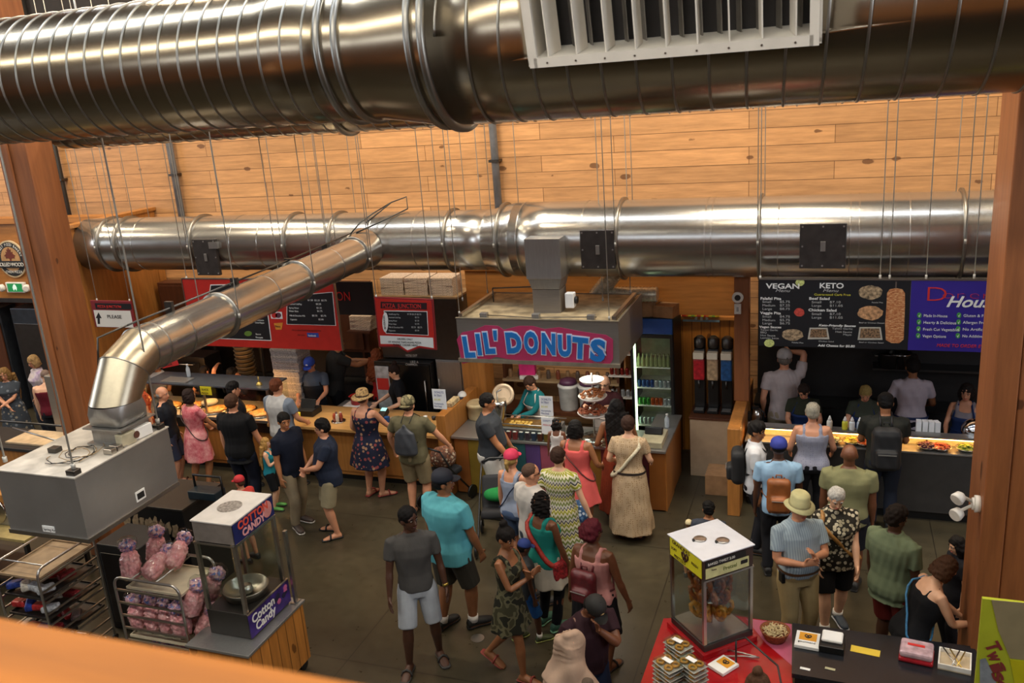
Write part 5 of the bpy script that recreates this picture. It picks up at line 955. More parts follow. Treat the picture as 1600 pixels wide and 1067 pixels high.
pc_ = ['#2b3f8c', '#b03030', '#b9bcc0', '#6a5a5a', '#8c2a30', '#c9c2b5']
for i in range(24):
    k = i // 8; z = (.98, .75, .48)[k]; c = pc_[rnd.randrange(6)]
    t = T('wrapped_snack', 'wrapped snack packet on the %s tray of the far left rack' % ('upper', 'middle', 'low')[k], 'snack', (-8.08 + (i % 4) * .14, 5.9 + ((i % 8) // 4) * .28, z), rnd.uniform(0, 3), 'packets on the %s tray' % ('upper', 'middle', 'low')[k]); MB().box((0, 0, .045), (.1, .18, .07), Matrix.Rotation(rnd.uniform(-.15, .15), 3, 'X'), .02).build('packet', plain('packet_' + c[1:], c, .3, .1, .3, 25), t)
# cotton candy machine on its cart
ct = T('candy_cart', 'wooden cart with steel top carrying the cotton candy machine', 'cart', (-5.4, 6.18, 0)); MB().b2(-.33, .36, -.46, .47, .12, .77, .004).build('cabinet', TONGY, ct); MB().b2(-.35, .38, -.48, .49, .771, .8, .004).build('top', STEEL, ct)
for x in (-.28, .3):
    for y in (-.4, .4): MB().cyl((x - .02, y, .06), (x + .02, y, .06), .06).build('castor', BLACK, ct)
X0, X1, Y0_, Y1_, Z0, Z1 = -5.62, -5.15, 5.93, 6.58, .801, 2.03
cm = T('candy_machine', 'glass sided cotton candy machine with purple signs', 'candy machine', ((X0 + X1) / 2, (Y0_ + Y1_) / 2, Z0)); a = (X1 - X0) / 2; b = (Y1_ - Y0_) / 2; hz = Z1 - Z0
MB().b2(-a, a, -b, b, 0, .27, .006).build('base', DSTEEL, cm); MB().b2(-a + .01, a - .01, -b + .01, b - .01, hz - .22, hz - .012, .004).build('top_box', plain('machine_grey', '#8a817a', .4, .3), cm)
MB().b2(-a, a, -b, b, hz - .012, hz).build('roof', plain('roof_white', '#cfcac4', .5, var=.05), cm); MB().cyl((-.02, .0, hz), (-.02, .0, hz + .003), .12, None, 32).build('roof_label', plain('foil_grey', '#a29e98', .4, .3, .3, 40), cm)
for sx in (-1, 1):
    for sy in (-1, 1): MB().b2(sx * (a - .018) - .018, sx * (a - .018) + .018, sy * (b - .018) - .018, sy * (b - .018) + .018, .271, hz - .221).build('post', ALU, cm)
MB().b2(a - .008, a - .004, -b + .037, b - .037, .45, hz - .23).build('side_glass', GLASS, cm); MB().b2(-a + .037, a - .037, -b + .004, -b + .008, .45, hz - .23).build('front_glass', GLASS, cm); MB().b2(-a + .037, a - .037, b - .008, b - .004, .28, hz - .23).build('rear_glass', GLASS, cm)
MB().lathe((0, 0, .275), [(.02, 0), (.2, 0), (.225, .08), (.23, .09), (.215, .09), (.19, .015), (.02, .01)], 40).build('bowl', metal('bowl_brushed', '#9a978c', .3, (3, 3, 3), .4), cm); MB().lathe((0, 0, .29), [(.06, 0), (.07, .02), (.065, .07), (.03, .09)], 20).build('spinner', ALU, cm)
m = MB(); m.b2(a + .001, a + .01, -b, b, hz - .24, hz - .222); m.b2(-a, a, -b - .01, -b - .001, hz - .24, hz - .222); m.build('trim_strip', ALU, cm); MB().b2(a - .03, a - .02, -b + .05, b - .05, hz - .235, hz - .222).build('tube_light', plain('machine_tube', '#fff0c8', .5, var=0, emis='#ffe9b0', es=3), cm)
PU = plain('candy_purple', '#3a2470', .4, var=.35, sc=9); NV = plain('candy_navy', '#1d2159', .4, var=.2, sc=12)
us = MB().b2(a + .0005, a + .006, -b + .01, b - .01, hz - .215, hz - .014).build('upper_sign', NV, cm)
for s, y, z, sz, m_ in (('COTTON', -b + .08, hz - .1, .11, plain('floss_red', '#d8503c', .5, var=0)), ('CANDY', -b + .13, hz - .19, .1, plain('floss_light', '#e0a0a0', .5, var=0))): text(s, us, (a + .007, y, z), sz, m_, (90, 0, 90), off=.004)
m = MB(); m.ball((a + .006, b - .11, hz - .11), (.003, .075, .085), 20, 12); m.build('floss_picture', plain('floss_picture_pink', '#d08a86', .6, 0, .1), us)
ls = MB().b2(a + .012, a + .022, -b - .01, b + .01, .02, .27).build('lower_sign', PU, cm)
for s, y, z in (('Cotton', -b + .03, .155), ('Candy', -b + .07, .055)): text(s, ls, (a + .023, y, z), .125, WT, (90, 0, 90), off=.003)
for i in range(7): m = MB(); m.ball((a + .0235, b - .14 + rnd.uniform(-.08, .1), .15 + rnd.uniform(-.06, .08)), (.002, .035, .03), 10, 6); m.build('flower_print', plain('print_pink', '#b85a86', .6) if i % 2 else plain('print_dark', '#1e1638', .6), ls)
MB().b2(a + .008, a + .028, -b - .012, b + .012, .271, .28).build('sign_rail', ALU, cm)
gp = T('glass_guard_post', 'upright metal channel standing at the back corner of the candy cart', 'post', (-5.08, 6.6, .801)); MB().b2(-.015, .015, -.02, .02, 0, .82).build('channel', ALU, gp); MB().b2(-.03, .03, -.05, .05, 0, .012).build('foot', ALU, gp)
# ================================================================== PRETZEL STAND AND BLACK COUNTER (right foreground)
def poly_top(px, z, th, mat, name, root, bev=0):
    P = [pz(a, b, z) for a, b in px]; L = root.location; m = MB(); n = len(P)
    vs = [(p.x - L.x, p.y - L.y, z - th - L.z) for p in P] + [(p.x - L.x, p.y - L.y, z - L.z) for p in P]
    m.add(vs, [tuple(range(n))[::-1], tuple(range(n, 2 * n))] + [(i, (i + 1) % n, n + (i + 1) % n, n + i) for i in range(n)]); return m.build(name, mat, root)
REDT = plain('red_lacquer', '#a3141a', .2, var=.08); PINKT = plain('pink_mat', '#c0607c', .3, var=.06)
pz_ = T('pretzel_table', 'red and pink table under the pretzel case', 'table', (-.7, 6.5, 0))
poly_top([(985, 1112), (1037, 966), (1150, 962), (1237, 975), (1239, 1112)], .9, .04, REDT, 'top', pz_)
poly_top([(1165, 966), (1237, 975), (1238, 1040), (1195, 1003)], .903, .0025, PINKT, 'pink_mat', pz_)
P = [pz(a, b, .85) for a, b in ((1010, 1100), (1050, 990), (1150, 980), (1232, 985), (1232, 1100))]
m = MB(); n = 5; m.add([(p.x + .7, p.y - 6.5, 0) for p in P] + [(p.x + .7, p.y - 6.5, .859) for p in P], [tuple(range(n))[::-1], tuple(range(n, 2 * n))] + [(i, (i + 1) % n, n + (i + 1) % n, n + i) for i in range(n)]); m.build('skirt', REDT, pz_)
pc = T('pretzel_case', 'square glass pretzel warmer with white roof and yellow sign', 'pretzel case', (-.915, 6.91, .901), R(43)); a = .255; hz = .95
MB().b2(-a - .03, a + .03, -a - .03, a + .03, 0, .05, .006).build('red_base', REDT, pc); MB().b2(-a, a, -a, a, .051, .11, .004).build('base', DSTEEL, pc); MB().b2(-a + .02, a - .02, -a + .02, a - .02, .111, .118).build('floor_tray', STEEL, pc)
for sx in (-1, 1):
    for sy in (-1, 1): MB().b2(sx * (a - .014) - .014, sx * (a - .014) + .014, sy * (a - .014) - .014, sy * (a - .014) + .014, .119, hz - .2).build('post', ALU, pc)
for i, (x, y) in enumerate(((a - .004, 0), (-a + .004, 0), (0, a - .004), (0, -a + .004))): MB().box((x, y, .12 + (hz - .33) / 2), (.004 if x else 2 * a - .06, .004 if y else 2 * a - .06, hz - .33)).build('glass_side', GLASS, pc)
MB().b2(-a, a, -a, a, hz - .199, hz - .012, .004).build('top_box', plain('case_brown', '#3d2b26', .4), pc); MB().b2(-a - .012, a + .012, -a - .012, a + .012, hz - .012, hz, .003).build('roof', plain('case_white', '#dcdfe6', .35, .1, .04), pc)
for x, y in ((-.08, .04), (.07, -.08)):
    h_ = MB().lathe((x, y, hz), [(.055, 0), (.058, .006), (.05, .01), (.01, .011)], 24).build('roof_vent', ALU, pc); MB().b2(x - .075, x - .06, y - .01, y + .01, hz, hz + .02).build('vent_clip', BLACK, h_)
# sides: local -x face (left in photo) yellow sign ; local -y face (right) buttons
YS = plain('pretzel_yellow', '#d6cf2a', .45, var=.04); DB = plain('pretzel_brown_ink', '#3a1c10', .5, var=0)
sg = MB().b2(-a - .006, -a - .001, -a + .02, a - .02, hz - .19, hz - .02).build('yellow_sign', YS, pc)
def pretz(m, O, U, Vv, s, r):
    f_ = lambda x, y: V(O) + V(U) * (x * s) + V(Vv) * (y * s)
    m.tube([f_(x, y) for x, y in [(-.42, -.55), (-.1, .0), (.15, .5), (.45, .75), (.78, .55), (.78, .1), (.4, -.4), (0, -.62), (-.4, -.4), (-.78, .1), (-.78, .55), (-.45, .75), (-.15, .5), (.1, .0), (.42, -.55)]], r, 7)
m = MB(); pretz(m, (-a - .009, 0, hz - .105), (0, -1, 0), (0, 0, 1), .055, .009); m.build('pretzel_emblem', DB, sg)
for s, y, z, sz in (('GRANDPA\'S', .2, hz - .06, .05), ('SOFT', .215, hz - .12, .036), ('PRETZELS', .17, hz - .18, .04), ('FRESH', -.09, hz - .12, .036)): text(s, sg, (-a - .0065, y, z), sz, DB, (90, 0, -90))
s2 = MB().b2(-a + .02, a - .05, -a - .006, -a - .001, hz - .19, hz - .095).build('cream_sign', plain('case_cream_sign', '#c9c78f', .5, var=.1, sc=14), pc); text('Pretzel', s2, (-.06, -a - .0065, hz - .155), .05, plain('ink_green', '#5f6a2a', .5, var=0), (90, 0, 0)); text('Twists', s2, (-.18, -a - .0065, hz - .125), .02, DB, (90, 0, 0))
s3 = MB().b2(-a + .02, a - .08, -a - .006, -a - .001, hz - .085, hz - .03).build('control_panel', BT, pc); text('BAKED TWIST 2.00', s3, (-a + .04, -a - .0065, hz - .07), .033, WT, (90, 0, 0))
MB().b2(.12, .19, -a - .012, -a - .0065, hz - .15, hz - .115, .003).build('switch', BT, pc); MB().b2(-a, a, -a - .012, -a - .001, hz - .215, hz - .2).build('door_rail', ALU, pc)
BP = plain('pretzel_crust', '#96501f', .4, 0, .3, 30); BP2 = plain('pretzel_golden', '#c58832', .45, 0, .3, 30)
MB().cyl((0, 0, .119), (0, 0, hz - .21), .012).build('spindle', ALU, pc)
M43 = Matrix.Rotation(R(43), 3, 'Z'); cpos = V((-.915, 6.91, .901))
for z, m_, n_, rr, lab in ((.56, BP, 9, .12, 'dark brown pretzel hanging on the upper rack of the glass case'), (.42, BP, 8, .12, 'dark brown pretzel hanging on the middle rack of the glass case'), (.27, BP2, 7, .13, 'golden pretzel hanging on the lowest rack of the glass case')):
    MB().lathe((0, 0, z + .09), [(.01, 0), (.09, 0), (.09, .006), (.01, .006)], 20).build('hanger', ALU, pc)
    for i in range(n_):
        a_ = 2 * pi * i / n_ + z; d = V((math.cos(a_), math.sin(a_), 0)); m = MB(); pretz(m, (0, 0, 0), d * .9 + V((0, 0, .1)), (-.15, 0, 1), .115, .021); loc = cpos + M43 @ V((d.x * rr * .8, d.y * rr * .8, z))
        o = m.build('pretzel', m_, None, loc=loc); o.rotation_euler = (0, 0, R(43)); tag(o, lab, 'pretzel', lab.replace('pretzel', 'pretzels'))
# boxes of pretzels
PB = plain('rim_silver', '#b9b4ac', .3, .2)
def clam(x, y, z, rz, lab, grp, last):
    t = T('pretzel_box', lab, 'food box', (x, y, z), rz, grp); MB().b2(-.105, .105, -.075, .075, 0, .006, .002).build('tray', PB, t)
    m = MB(); [m.tube([(sx * .05 + .03 * math.cos(k * pi / 5), sy * .036 + .026 * math.sin(k * pi / 5), .018) for k in range(10)], .011, 6, closed=True) for sx in (-1, 1) for sy in (-1, 1)]; m.build('pretzels', BP2, t)
    m = MB(); m.b2(-.1, .1, -.07, .07, .034, .037); m.b2(-.1, .1, -.07, -.067, .007, .034); m.b2(-.1, .1, .067, .07, .007, .034); m.b2(-.1, -.097, -.067, .067, .007, .034); m.b2(.097, .1, -.067, .067, .007, .034); m.build('clear_lid', GLASS, t)
    if last: MB().box((-.01, .005, .0385), (.09, .045, .001), R(8)).build('paper_label', PAPER, t)
for k, (px, py, n_, lab) in enumerate(((1060, 1000, 7, 'pile of pretzel boxes nearest the glass case'), (1043, 1030, 8, 'left pile of pretzel boxes'), (1082, 1030, 8, 'right pile of pretzel boxes'))):
    p = pz(px, py, .9 + .04 * n_)
    for i in range(n_): clam(p.x + rnd.uniform(-.006, .006), p.y + rnd.uniform(-.006, .006), .9035 + .0385 * i, R(-38 + rnd.uniform(-4, 4)), ('clear box of pretzels in the ' + lab).replace('pile of pretzel boxes', 'pile'), lab, i == n_ - 1)
def napkin(px, py, z, rz, lab, w_=.15, d_=.16):
    p = pz(px, py, z); t = T('napkin_stack', lab, 'napkins', (p.x, p.y, z), R(rz)); MB().b2(-w_ / 2, w_ / 2, -d_ / 2, d_ / 2, 0, .03, .004).build('stack', PAPER, t); MB().b2(-w_ * .36, w_ * .36, -d_ * .1, d_ * .4, .0301, .032).build('orange_print', plain('print_orange', '#dd9a26', .6, var=.04), t); m = MB(); pretz(m, (0, d_ * .14, .034), (1, 0, 0), (0, 1, 0), .032, .0045); m.build('pretzel_print', BT, t); return t
napkin(1130, 1042, .905, -35, 'napkins with orange pretzel print on the red table beside the case', .17, .2)
t = napkin(1262, 1003, .962, -4, 'napkins with orange pretzel print on the left end of the black counter', .2, .22); text('gourmand', t, (-.075, -.06, .032), .035, BT, (0, 0, 0), ext=.0006)
p = pz(1211, 990, .96); t = T('wicker_basket', 'round wicker basket of pale snack sticks on the pink mat', 'basket', (p.x, p.y, .906)); MB().lathe((0, 0, 0), [(.08, 0), (.09, .01), (.125, .09), (.13, .1), (.118, .1), (.08, .015)], 30).build('basket', plain('wicker', '#8a4c22', .7, 0, .3, 60), t)
m = MB()
for i in range(90):
    a_ = rnd.uniform(0, 6.28); q = .095 * math.sqrt(rnd.random()); h_ = .085 + .05 * (1 - q / .1) * rnd.random(); dd = V((rnd.uniform(-1, 1), rnd.uniform(-1, 1), rnd.uniform(-.3, .3))).normalized() * .03; c_ = V((q * math.cos(a_), q * math.sin(a_), h_)); m.cyl(c_ - dd, c_ + dd, .0045, None, 5)
tag(m.build('snack_sticks', plain('snack_pale', '#d9c493', .6, var=.2), None, 'stuff', loc=t.location), 'pale yellow snack sticks heaped in the round basket', 'snacks')
tg = T('serving_tongs', 'pair of steel tongs lying on the red table', 'tongs', tuple(pz(1160, 1022, .93))); tg.location.z = .906
for s in (-1, 1): MB().tube([(-.16, s * .05, .012), (0, s * .022, .02), (.14, 0, .014)], .007).build('arm', ALU, tg)
sgd = T('sneeze_guard', 'dark bent rail of the clear cover at the front of the red table', 'guard', (0, 0, .901)); P = [pz(a_, b_, 1.15) for a_, b_ in ((1150, 1000), (1165, 996), (1215, 1040), (1222, 1075))]
MB().tube([(p.x, p.y, p.z - .901) for p in P], .008).build('rail', BLACK, sgd); MB().tube([(P[0].x, P[0].y, .249), (P[0].x, P[0].y, 0)], .008).build('post', BLACK, sgd)
bc = T('black_counter', 'black counter in the right foreground in front of the timber post', 'counter', (.5, 6.6, 0)); c4 = [(1236, 975), (1525, 1008), (1540, 1250), (1232, 1180)]
poly_top([(1238, 973), (1522, 1010), (1570, 1110), (1237, 1052)], .96, .04, plain('counter_black', '#1d1f24', .25, var=.1), 'worktop', bc)
P = [pz(a_, b_, .92) for a_, b_ in ((1245, 985), (1520, 1022), (1562, 1110), (1242, 1058))]; m = MB(); n = 4
m.add([(p.x - .5, p.y - 6.6, 0) for p in P] + [(p.x - .5, p.y - 6.6, .919) for p in P], [tuple(range(n))[::-1], tuple(range(n, 2 * n))] + [(i, (i + 1) % n, n + (i + 1) % n, n + i) for i in range(n)]); m.build('cabinet', BLACK, bc)
m = MB(); q0, q1 = pz(1390, 997, .961), pz(1500, 1012, .961)
p = pz(1300, 1008, .97); t = T('napkin_dispenser', 'black napkin dispenser with white napkins on the black counter', 'napkin dispenser', (p.x, p.y, .961), R(-4)); MB().b2(-.1, .1, -.11, .11, 0, .06, .006).build('box', BLACK, t); MB().b2(-.085, .085, -.05, .1, .0601, .09, .02).build('napkins', PAPER, t)
p = pz(1352, 1017, .961); t = T('yellow_note', 'yellow paper note stuck on the black counter', 'note', (p.x, p.y, .961), R(-7)); MB().b2(-.115, .115, -.045, .045, 0, .002).build('sheet', plain('note_yellow', '#d8b93a', .6, var=.03), t)
p = pz(1432, 1020, 1.0); t = T('lunch_box', 'clear lidded box with red base and label on the black counter', 'food box', (p.x, p.y, .961), R(-8)); MB().b2(-.13, .13, -.11, .11, 0, .04, .015).build('base', plain('box_red', '#a3202a', .3), t); MB().b2(-.125, .125, -.105, .105, .041, .1, .02).build('lid', plain('box_lid_pale', '#c6a8b0', .15, .1, .2, 14), t); MB().b2(-.07, .06, .0, .03, .101, .104).build('red_label', RT, t)
p = pz(1492, 1030, 1.0); t = T('tool_tray', 'white tray of tongs and scoops at the right end of the black counter', 'tray', (p.x, p.y, .961), R(-8)); m = MB(); m.b2(-.12, .12, -.12, .12, 0, .01); m.build('tray', plain('tray_pale', '#c9b79a', .4), t); m = MB(); m.b2(-.12, .12, -.12, -.11, .011, .05); m.b2(-.12, .12, .11, .12, .011, .05); m.b2(-.12, -.11, -.11, .11, .011, .05); m.b2(.11, .12, -.11, .11, .011, .05); m.build('tray_walls', WHITE, t)
for i, (a_, b_) in enumerate(((-.07, .05), (-.02, .1), (.05, -.04), (.09, .02))): MB().tube([(a_ - .02, .1, .06), (b_ * .6, -.1, .03)], .006).build('tong', [ALU, plain('brass', '#c6a85a', .3, .8)][i % 2], t)
t = T('white_appliance', 'top of a white appliance tucked against the front of the black counter', 'appliance', tuple(pz(1405, 1062, .9))); p = t.location.copy(); t.location = (p.x, p.y - .28, 0); t.rotation_euler.z = R(-8); MB().b2(-.3, .3, -.2, .12, 0, .9, .02).build('body', plain('appliance_white', '#bdbdbd', .4), t); MB().b2(-.25, .25, -.15, .07, .901, .905).build('panel', DARK, t)
for px in (1258, 1297): p = pz(px, 1046, .96); t = T('shelf_label', 'small %s shelf label on the front edge of the black counter' % ('white' if px < 1280 else 'cream'), 'label', (p.x, p.y + .006, .9625), R(-8)); MB().b2(-.04, .04, -.014, .014, 0, .002).build('card', PAPER if px < 1280 else plain('label_cream', '#b5b08c', .6), t)
# lime advertising panel
Yl = 5.9; al = T('advert_board', 'lime green and grey advertising box at the lower right edge', 'sign', tuple(pyy(1560, 1067, Yl)))
al.location.z = .9
L0 = pyy(1535, 935, Yl); z1 = L0.z - .9
al.location = (L0.x, Yl, .9)
LIME = plain('lime_panel', '#a9b02c', .4, var=.05)
MB().b2(0, .9, 0, .03, 0, z1, .004).build('box', LIME, al)
panel(al, None, Yl, plain('greige_swoosh', '#8f8262', .45, var=.05), 'grey_swoosh', dy=.003, th=.002, poly=[(1549, 937), (1640, 945), (1640, 1035), (1578, 1028), (1560, 985)])
panel(al, None, Yl, plain('advert_yellow', '#b9b214', .45, var=.05), 'yellow_band', dy=.003, th=.002, poly=[(1578, 1030), (1640, 1037), (1640, 1100), (1592, 1100)])
for i, ch in enumerate('Twisters'): pt(al, ch, 1538 + i * 3.4, 1006 + i * 15, 20, plain('advert_maroon', '#7a2f2c', .5, var=0), Yl, 17, dy=.004, off=.004, roty=62)
panel(al, None, Yl, plain('advert_silver', '#8f969c', .4, var=.2), 'silver_shape', dy=.003, th=.002, poly=[(1531, 1030), (1540, 1028), (1556, 1062), (1562, 1110), (1531, 1110)])
t = T('advert_stand', 'dark plinth below the lime advertising box', 'plinth', (al.location.x, Yl, 0)); MB().b2(.02, .88, .02, .48, 0, .899).build('body', DARK, t)
# emergency lamp on the right post
p = V((1.19, 7.2, 0)); q = pyy(1508, 790, 7.2); t = T('emergency_lamp', 'white twin spot emergency lamp on the side of the right timber post', 'lamp', (1.188, 7.25, q.z))
MB().cyl((0, 0, 0), (-.04, 0, 0), .07, None, 24).build('back_plate', WHITE, t); MB().cyl((-.041, 0, 0), (-.06, 0, 0), .05, None, 24).build('hub', WHITE, t)
for s in (-1, 1):
    h_ = MB().tube([(-.06, 0, s * .02), (-.12, -.01, s * .055), (-.15, -.02, s * .07)], .014).build('arm', WHITE, t); hd_ = MB().lathe((-.13, -.0, s * .075), [(.02, 0), (.045, .02), (.055, .07), (.05, .085)], 20, (-.6, -.6, -.35 if s > 0 else -.2)).build('spot', WHITE, t)
# floor disc
p = pz(746, 997); t = T('floor_drain_cover', 'small round metal cover set in the concrete floor', 'floor cover', (p.x, p.y, .0005)); MB().cyl((0, 0, 0), (0, 0, .004), .075, None, 28).build('disc', ALU, t)
# ================================================================== PEOPLE
def sculpt(mb, name, mat, parent, voxel=.009, smooth=4, fold=0, ff=(26, 26, 9), lump=0, label=None, seed=0):
    me = bpy.data.meshes.new(name); me.from_pydata(mb.v, [], mb.f); o = bpy.data.objects.new(name, me); COL.objects.link(o)
    r = o.modifiers.new('r', 'REMESH'); r.mode = 'VOXEL'; r.voxel_size = voxel; r.use_smooth_shade = True
    if smooth: s = o.modifiers.new('s', 'SMOOTH'); s.iterations = smooth; s.factor = .5
    m2 = bpy.data.meshes.new_from_object(o.evaluated_get(bpy.context.evaluated_depsgraph_get())); bpy.data.objects.remove(o); bpy.data.meshes.remove(me)
    n = len(m2.vertices)
    if n and (fold or lump):
        co = np.empty(n * 3, np.float32); no = np.empty(n * 3, np.float32); m2.vertices.foreach_get('co', co); m2.vertices.foreach_get('normal', no); co = co.reshape(-1, 3); no = no.reshape(-1, 3)
        rs = np.random.RandomState(seed + 11); d = np.zeros(n, np.float32)
        for k in range(5):
            fr = np.array(ff) * rs.uniform(.5, 1.6) ; dr = rs.normal(size=3) * fr; d += np.sin(co @ dr + rs.uniform(0, 6.28)) * (fold / 2.2)
        if lump:
            for k in range(9): d += np.sin(co @ (rs.normal(size=3) * 75) + rs.uniform(0, 6.28)) * (lump / 2.6)
        co = co + no * d[:, None]; m2.vertices.foreach_set('co', co.ravel())
    m2.name = name; m2.polygons.foreach_set('use_smooth', [True] * len(m2.polygons)); m2.materials.clear(); m2.materials.append(mat); m2.update()
    o = bpy.data.objects.new(name, m2); COL.objects.link(o)
    if parent: o.parent = parent
    if label: o['label'] = label
    return o
def ik(S_, T_, a, b, pole):
    d = T_ - S_; L = d.length; mx = (a + b) * .997
    if L > mx: T_ = S_ + d * (mx / L); d = T_ - S_; L = mx
    u = d / L; x = (a * a - b * b + L * L) / (2 * L); h = math.sqrt(max(0, a * a - x * x)); p = V(pole); p = p - u * p.dot(u)
    if p.length < 1e-4: p = V((0, 1, 0)) - u * u.y
    return S_ + u * x + p.normalized() * h, T_
SK = {'l': '#c98d6b', 'p': '#d9a888', 'm': '#a86f48', 't': '#8c5a38', 'd': '#4a2c1c', 'b': '#6b4129'}
def skin(c):
    n = 'skin_' + c
    if (n,) in MATS: return MATS[(n,)]
    t = NT(n); f = t.noise(t.coord(), 9, 4); k = srgb(SK[c]); t.set(Base_Color=t.ramp(f, [(.3, tuple(x * .82 for x in k[:3])), (.7, k[:3])]), Roughness=.5); t.b.inputs['Subsurface Weight'].default_value = 0; MATS[(n,)] = t.m; return t.m
def cloth(c, pat=None, c2=None, c3=None):
    n = 'cloth_%s_%s' % (c, pat)
    if (n,) in MATS: return MATS[(n,)]
    t = NT(n); co = t.coord(); k = srgb(c); k2 = srgb(c2 or '#ffffff'); k3 = srgb(c3 or '#222222'); f = t.noise(co, 6, 4)
    base = t.ramp(f, [(.3, tuple(x * .78 for x in k[:3])), (.7, k[:3])])
    if pat:
        sep = t.node('ShaderNodeSeparateXYZ'); t.l.new(co, sep.inputs[0]); X, Y_, Z = sep.outputs
        ang = t.math('ARCTAN2', X, Y_)
        if pat == 'zigzag':
            tri = t.math('PINGPONG', t.math('ADD', t.math('MULTIPLY', ang, 1.0), 4.0), .13); z = t.math('MULTIPLY_ADD', Z, 1.0, t.math('MULTIPLY', tri, .28)); w_ = t.math('FRACT', t.math('MULTIPLY', z, 6.5))
            base = t.ramp(w_, [(0, srgb('#cfc8ae')), (.2, srgb('#8a8a2c')), (.38, srgb('#c9bf8f')), (.5, srgb('#2f3340')), (.62, srgb('#b8b3a6')), (.8, srgb('#6f7a3c'))], 'CONSTANT')
        elif pat in ('floral', 'tiedye', 'camo', 'dots', 'paisley'):
            sc = {'floral': 17, 'tiedye': 6, 'camo': 11, 'dots': 38, 'paisley': 24}[pat]
            if pat == 'tiedye': g = t.noise(co, sc, 4, .7); base = t.ramp(g, [(.35, k[:3]), (.5, k2[:3]), (.65, k3[:3])])
            elif pat == 'camo': g = t.noise(co, sc, 1); base = t.ramp(g, [(0, k[:3]), (.43, k2[:3]), (.53, k3[:3])], 'CONSTANT')
            else:
                vo = t.node('ShaderNodeTexVoronoi'); vo.inputs['Scale'].default_value = sc; t.l.new(co, vo.inputs['Vector'])
                if pat == 'dots': vo.inputs['Randomness'].default_value = .35
                m_ = t.math('LESS_THAN', vo.outputs['Distance'], {'floral': .38, 'dots': .3, 'paisley': .45}[pat]); sp = t.node('ShaderNodeSeparateColor'); t.l.new(vo.outputs['Color'], sp.inputs[0])
                col = t.mix(t.math('GREATER_THAN', sp.outputs[0], .5), k2, k3) if pat != 'dots' else k2; 
                if pat == 'floral': m_ = t.math('MULTIPLY', m_, t.math('GREATER_THAN', sp.outputs[1], .35))
                base = t.mix(m_, base, col)
        elif pat == 'plaid':
            a = t.math('LESS_THAN', t.math('FRACT', t.math('MULTIPLY', X, 16)), .2); b = t.math('LESS_THAN', t.math('FRACT', t.math('MULTIPLY', Z, 16)), .2); base = t.mix(t.math('MULTIPLY', t.math('ADD', a, b), .35), base, k2)
        elif pat == 'stripes': base = t.mix(t.math('LESS_THAN', t.math('FRACT', t.math('MULTIPLY', X, 45)), .4), base, k2)
        elif pat == 'raglan': base = t.mix(t.math('GREATER_THAN', t.math('ABSOLUTE', X), .17), base, k2)
    t.set(Base_Color=base, Roughness=.85); t.b.inputs['Specular IOR Level'].default_value = .2
    w2 = t.noise(t.coord((1, 1, .5)), 14, 3, .6); t.bump(w2, .35, .012); MATS[(n,)] = t.m; return t.m
def hairm(c):
    n = 'hair_' + c
    if (n,) in MATS: return MATS[(n,)]
    t = NT(n); f = t.noise(t.coord((30, 30, 5)), 3, 4, .7); k = srgb(c); t.set(Base_Color=t.ramp(f, [(.3, tuple(x * .45 for x in k[:3])), (.7, k[:3])]), Roughness=.7); t.b.inputs['Specular IOR Level'].default_value = .2; t.bump(f, .7, .01); MATS[(n,)] = t.m; return t.m
EYEW = plain('eye_white', '#a89c90', .3, var=0); LEATH = plain('tan_leather', '#8a4f24', .5, var=.15)
RM_, RF_ = None, None
TM = [(.465, .078, .060, .0), (.50, .096, .072, -.004), (.54, .097, .073, -.004), (.60, .088, .062, .0), (.66, .094, .064, .003), (.72, .107, .072, .004), (.765, .112, .070, .0), (.795, .108, .058, -.004), (.818, .088, .045, -.006), (.832, .052, .038, -.007), (.85, .034, .034, -.004)]
TF = [(.465, .082, .062, .0), (.50, .104, .076, -.006), (.54, .100, .072, -.006), (.60, .078, .055, .0), (.63, .075, .055, .002), (.68, .084, .062, .006), (.725, .092, .076, .012), (.765, .094, .064, .004), (.795, .090, .050, -.003), (.815, .074, .040, -.005), (.832, .044, .034, -.006), (.85, .029, .031, -.003)]
NP = [0]
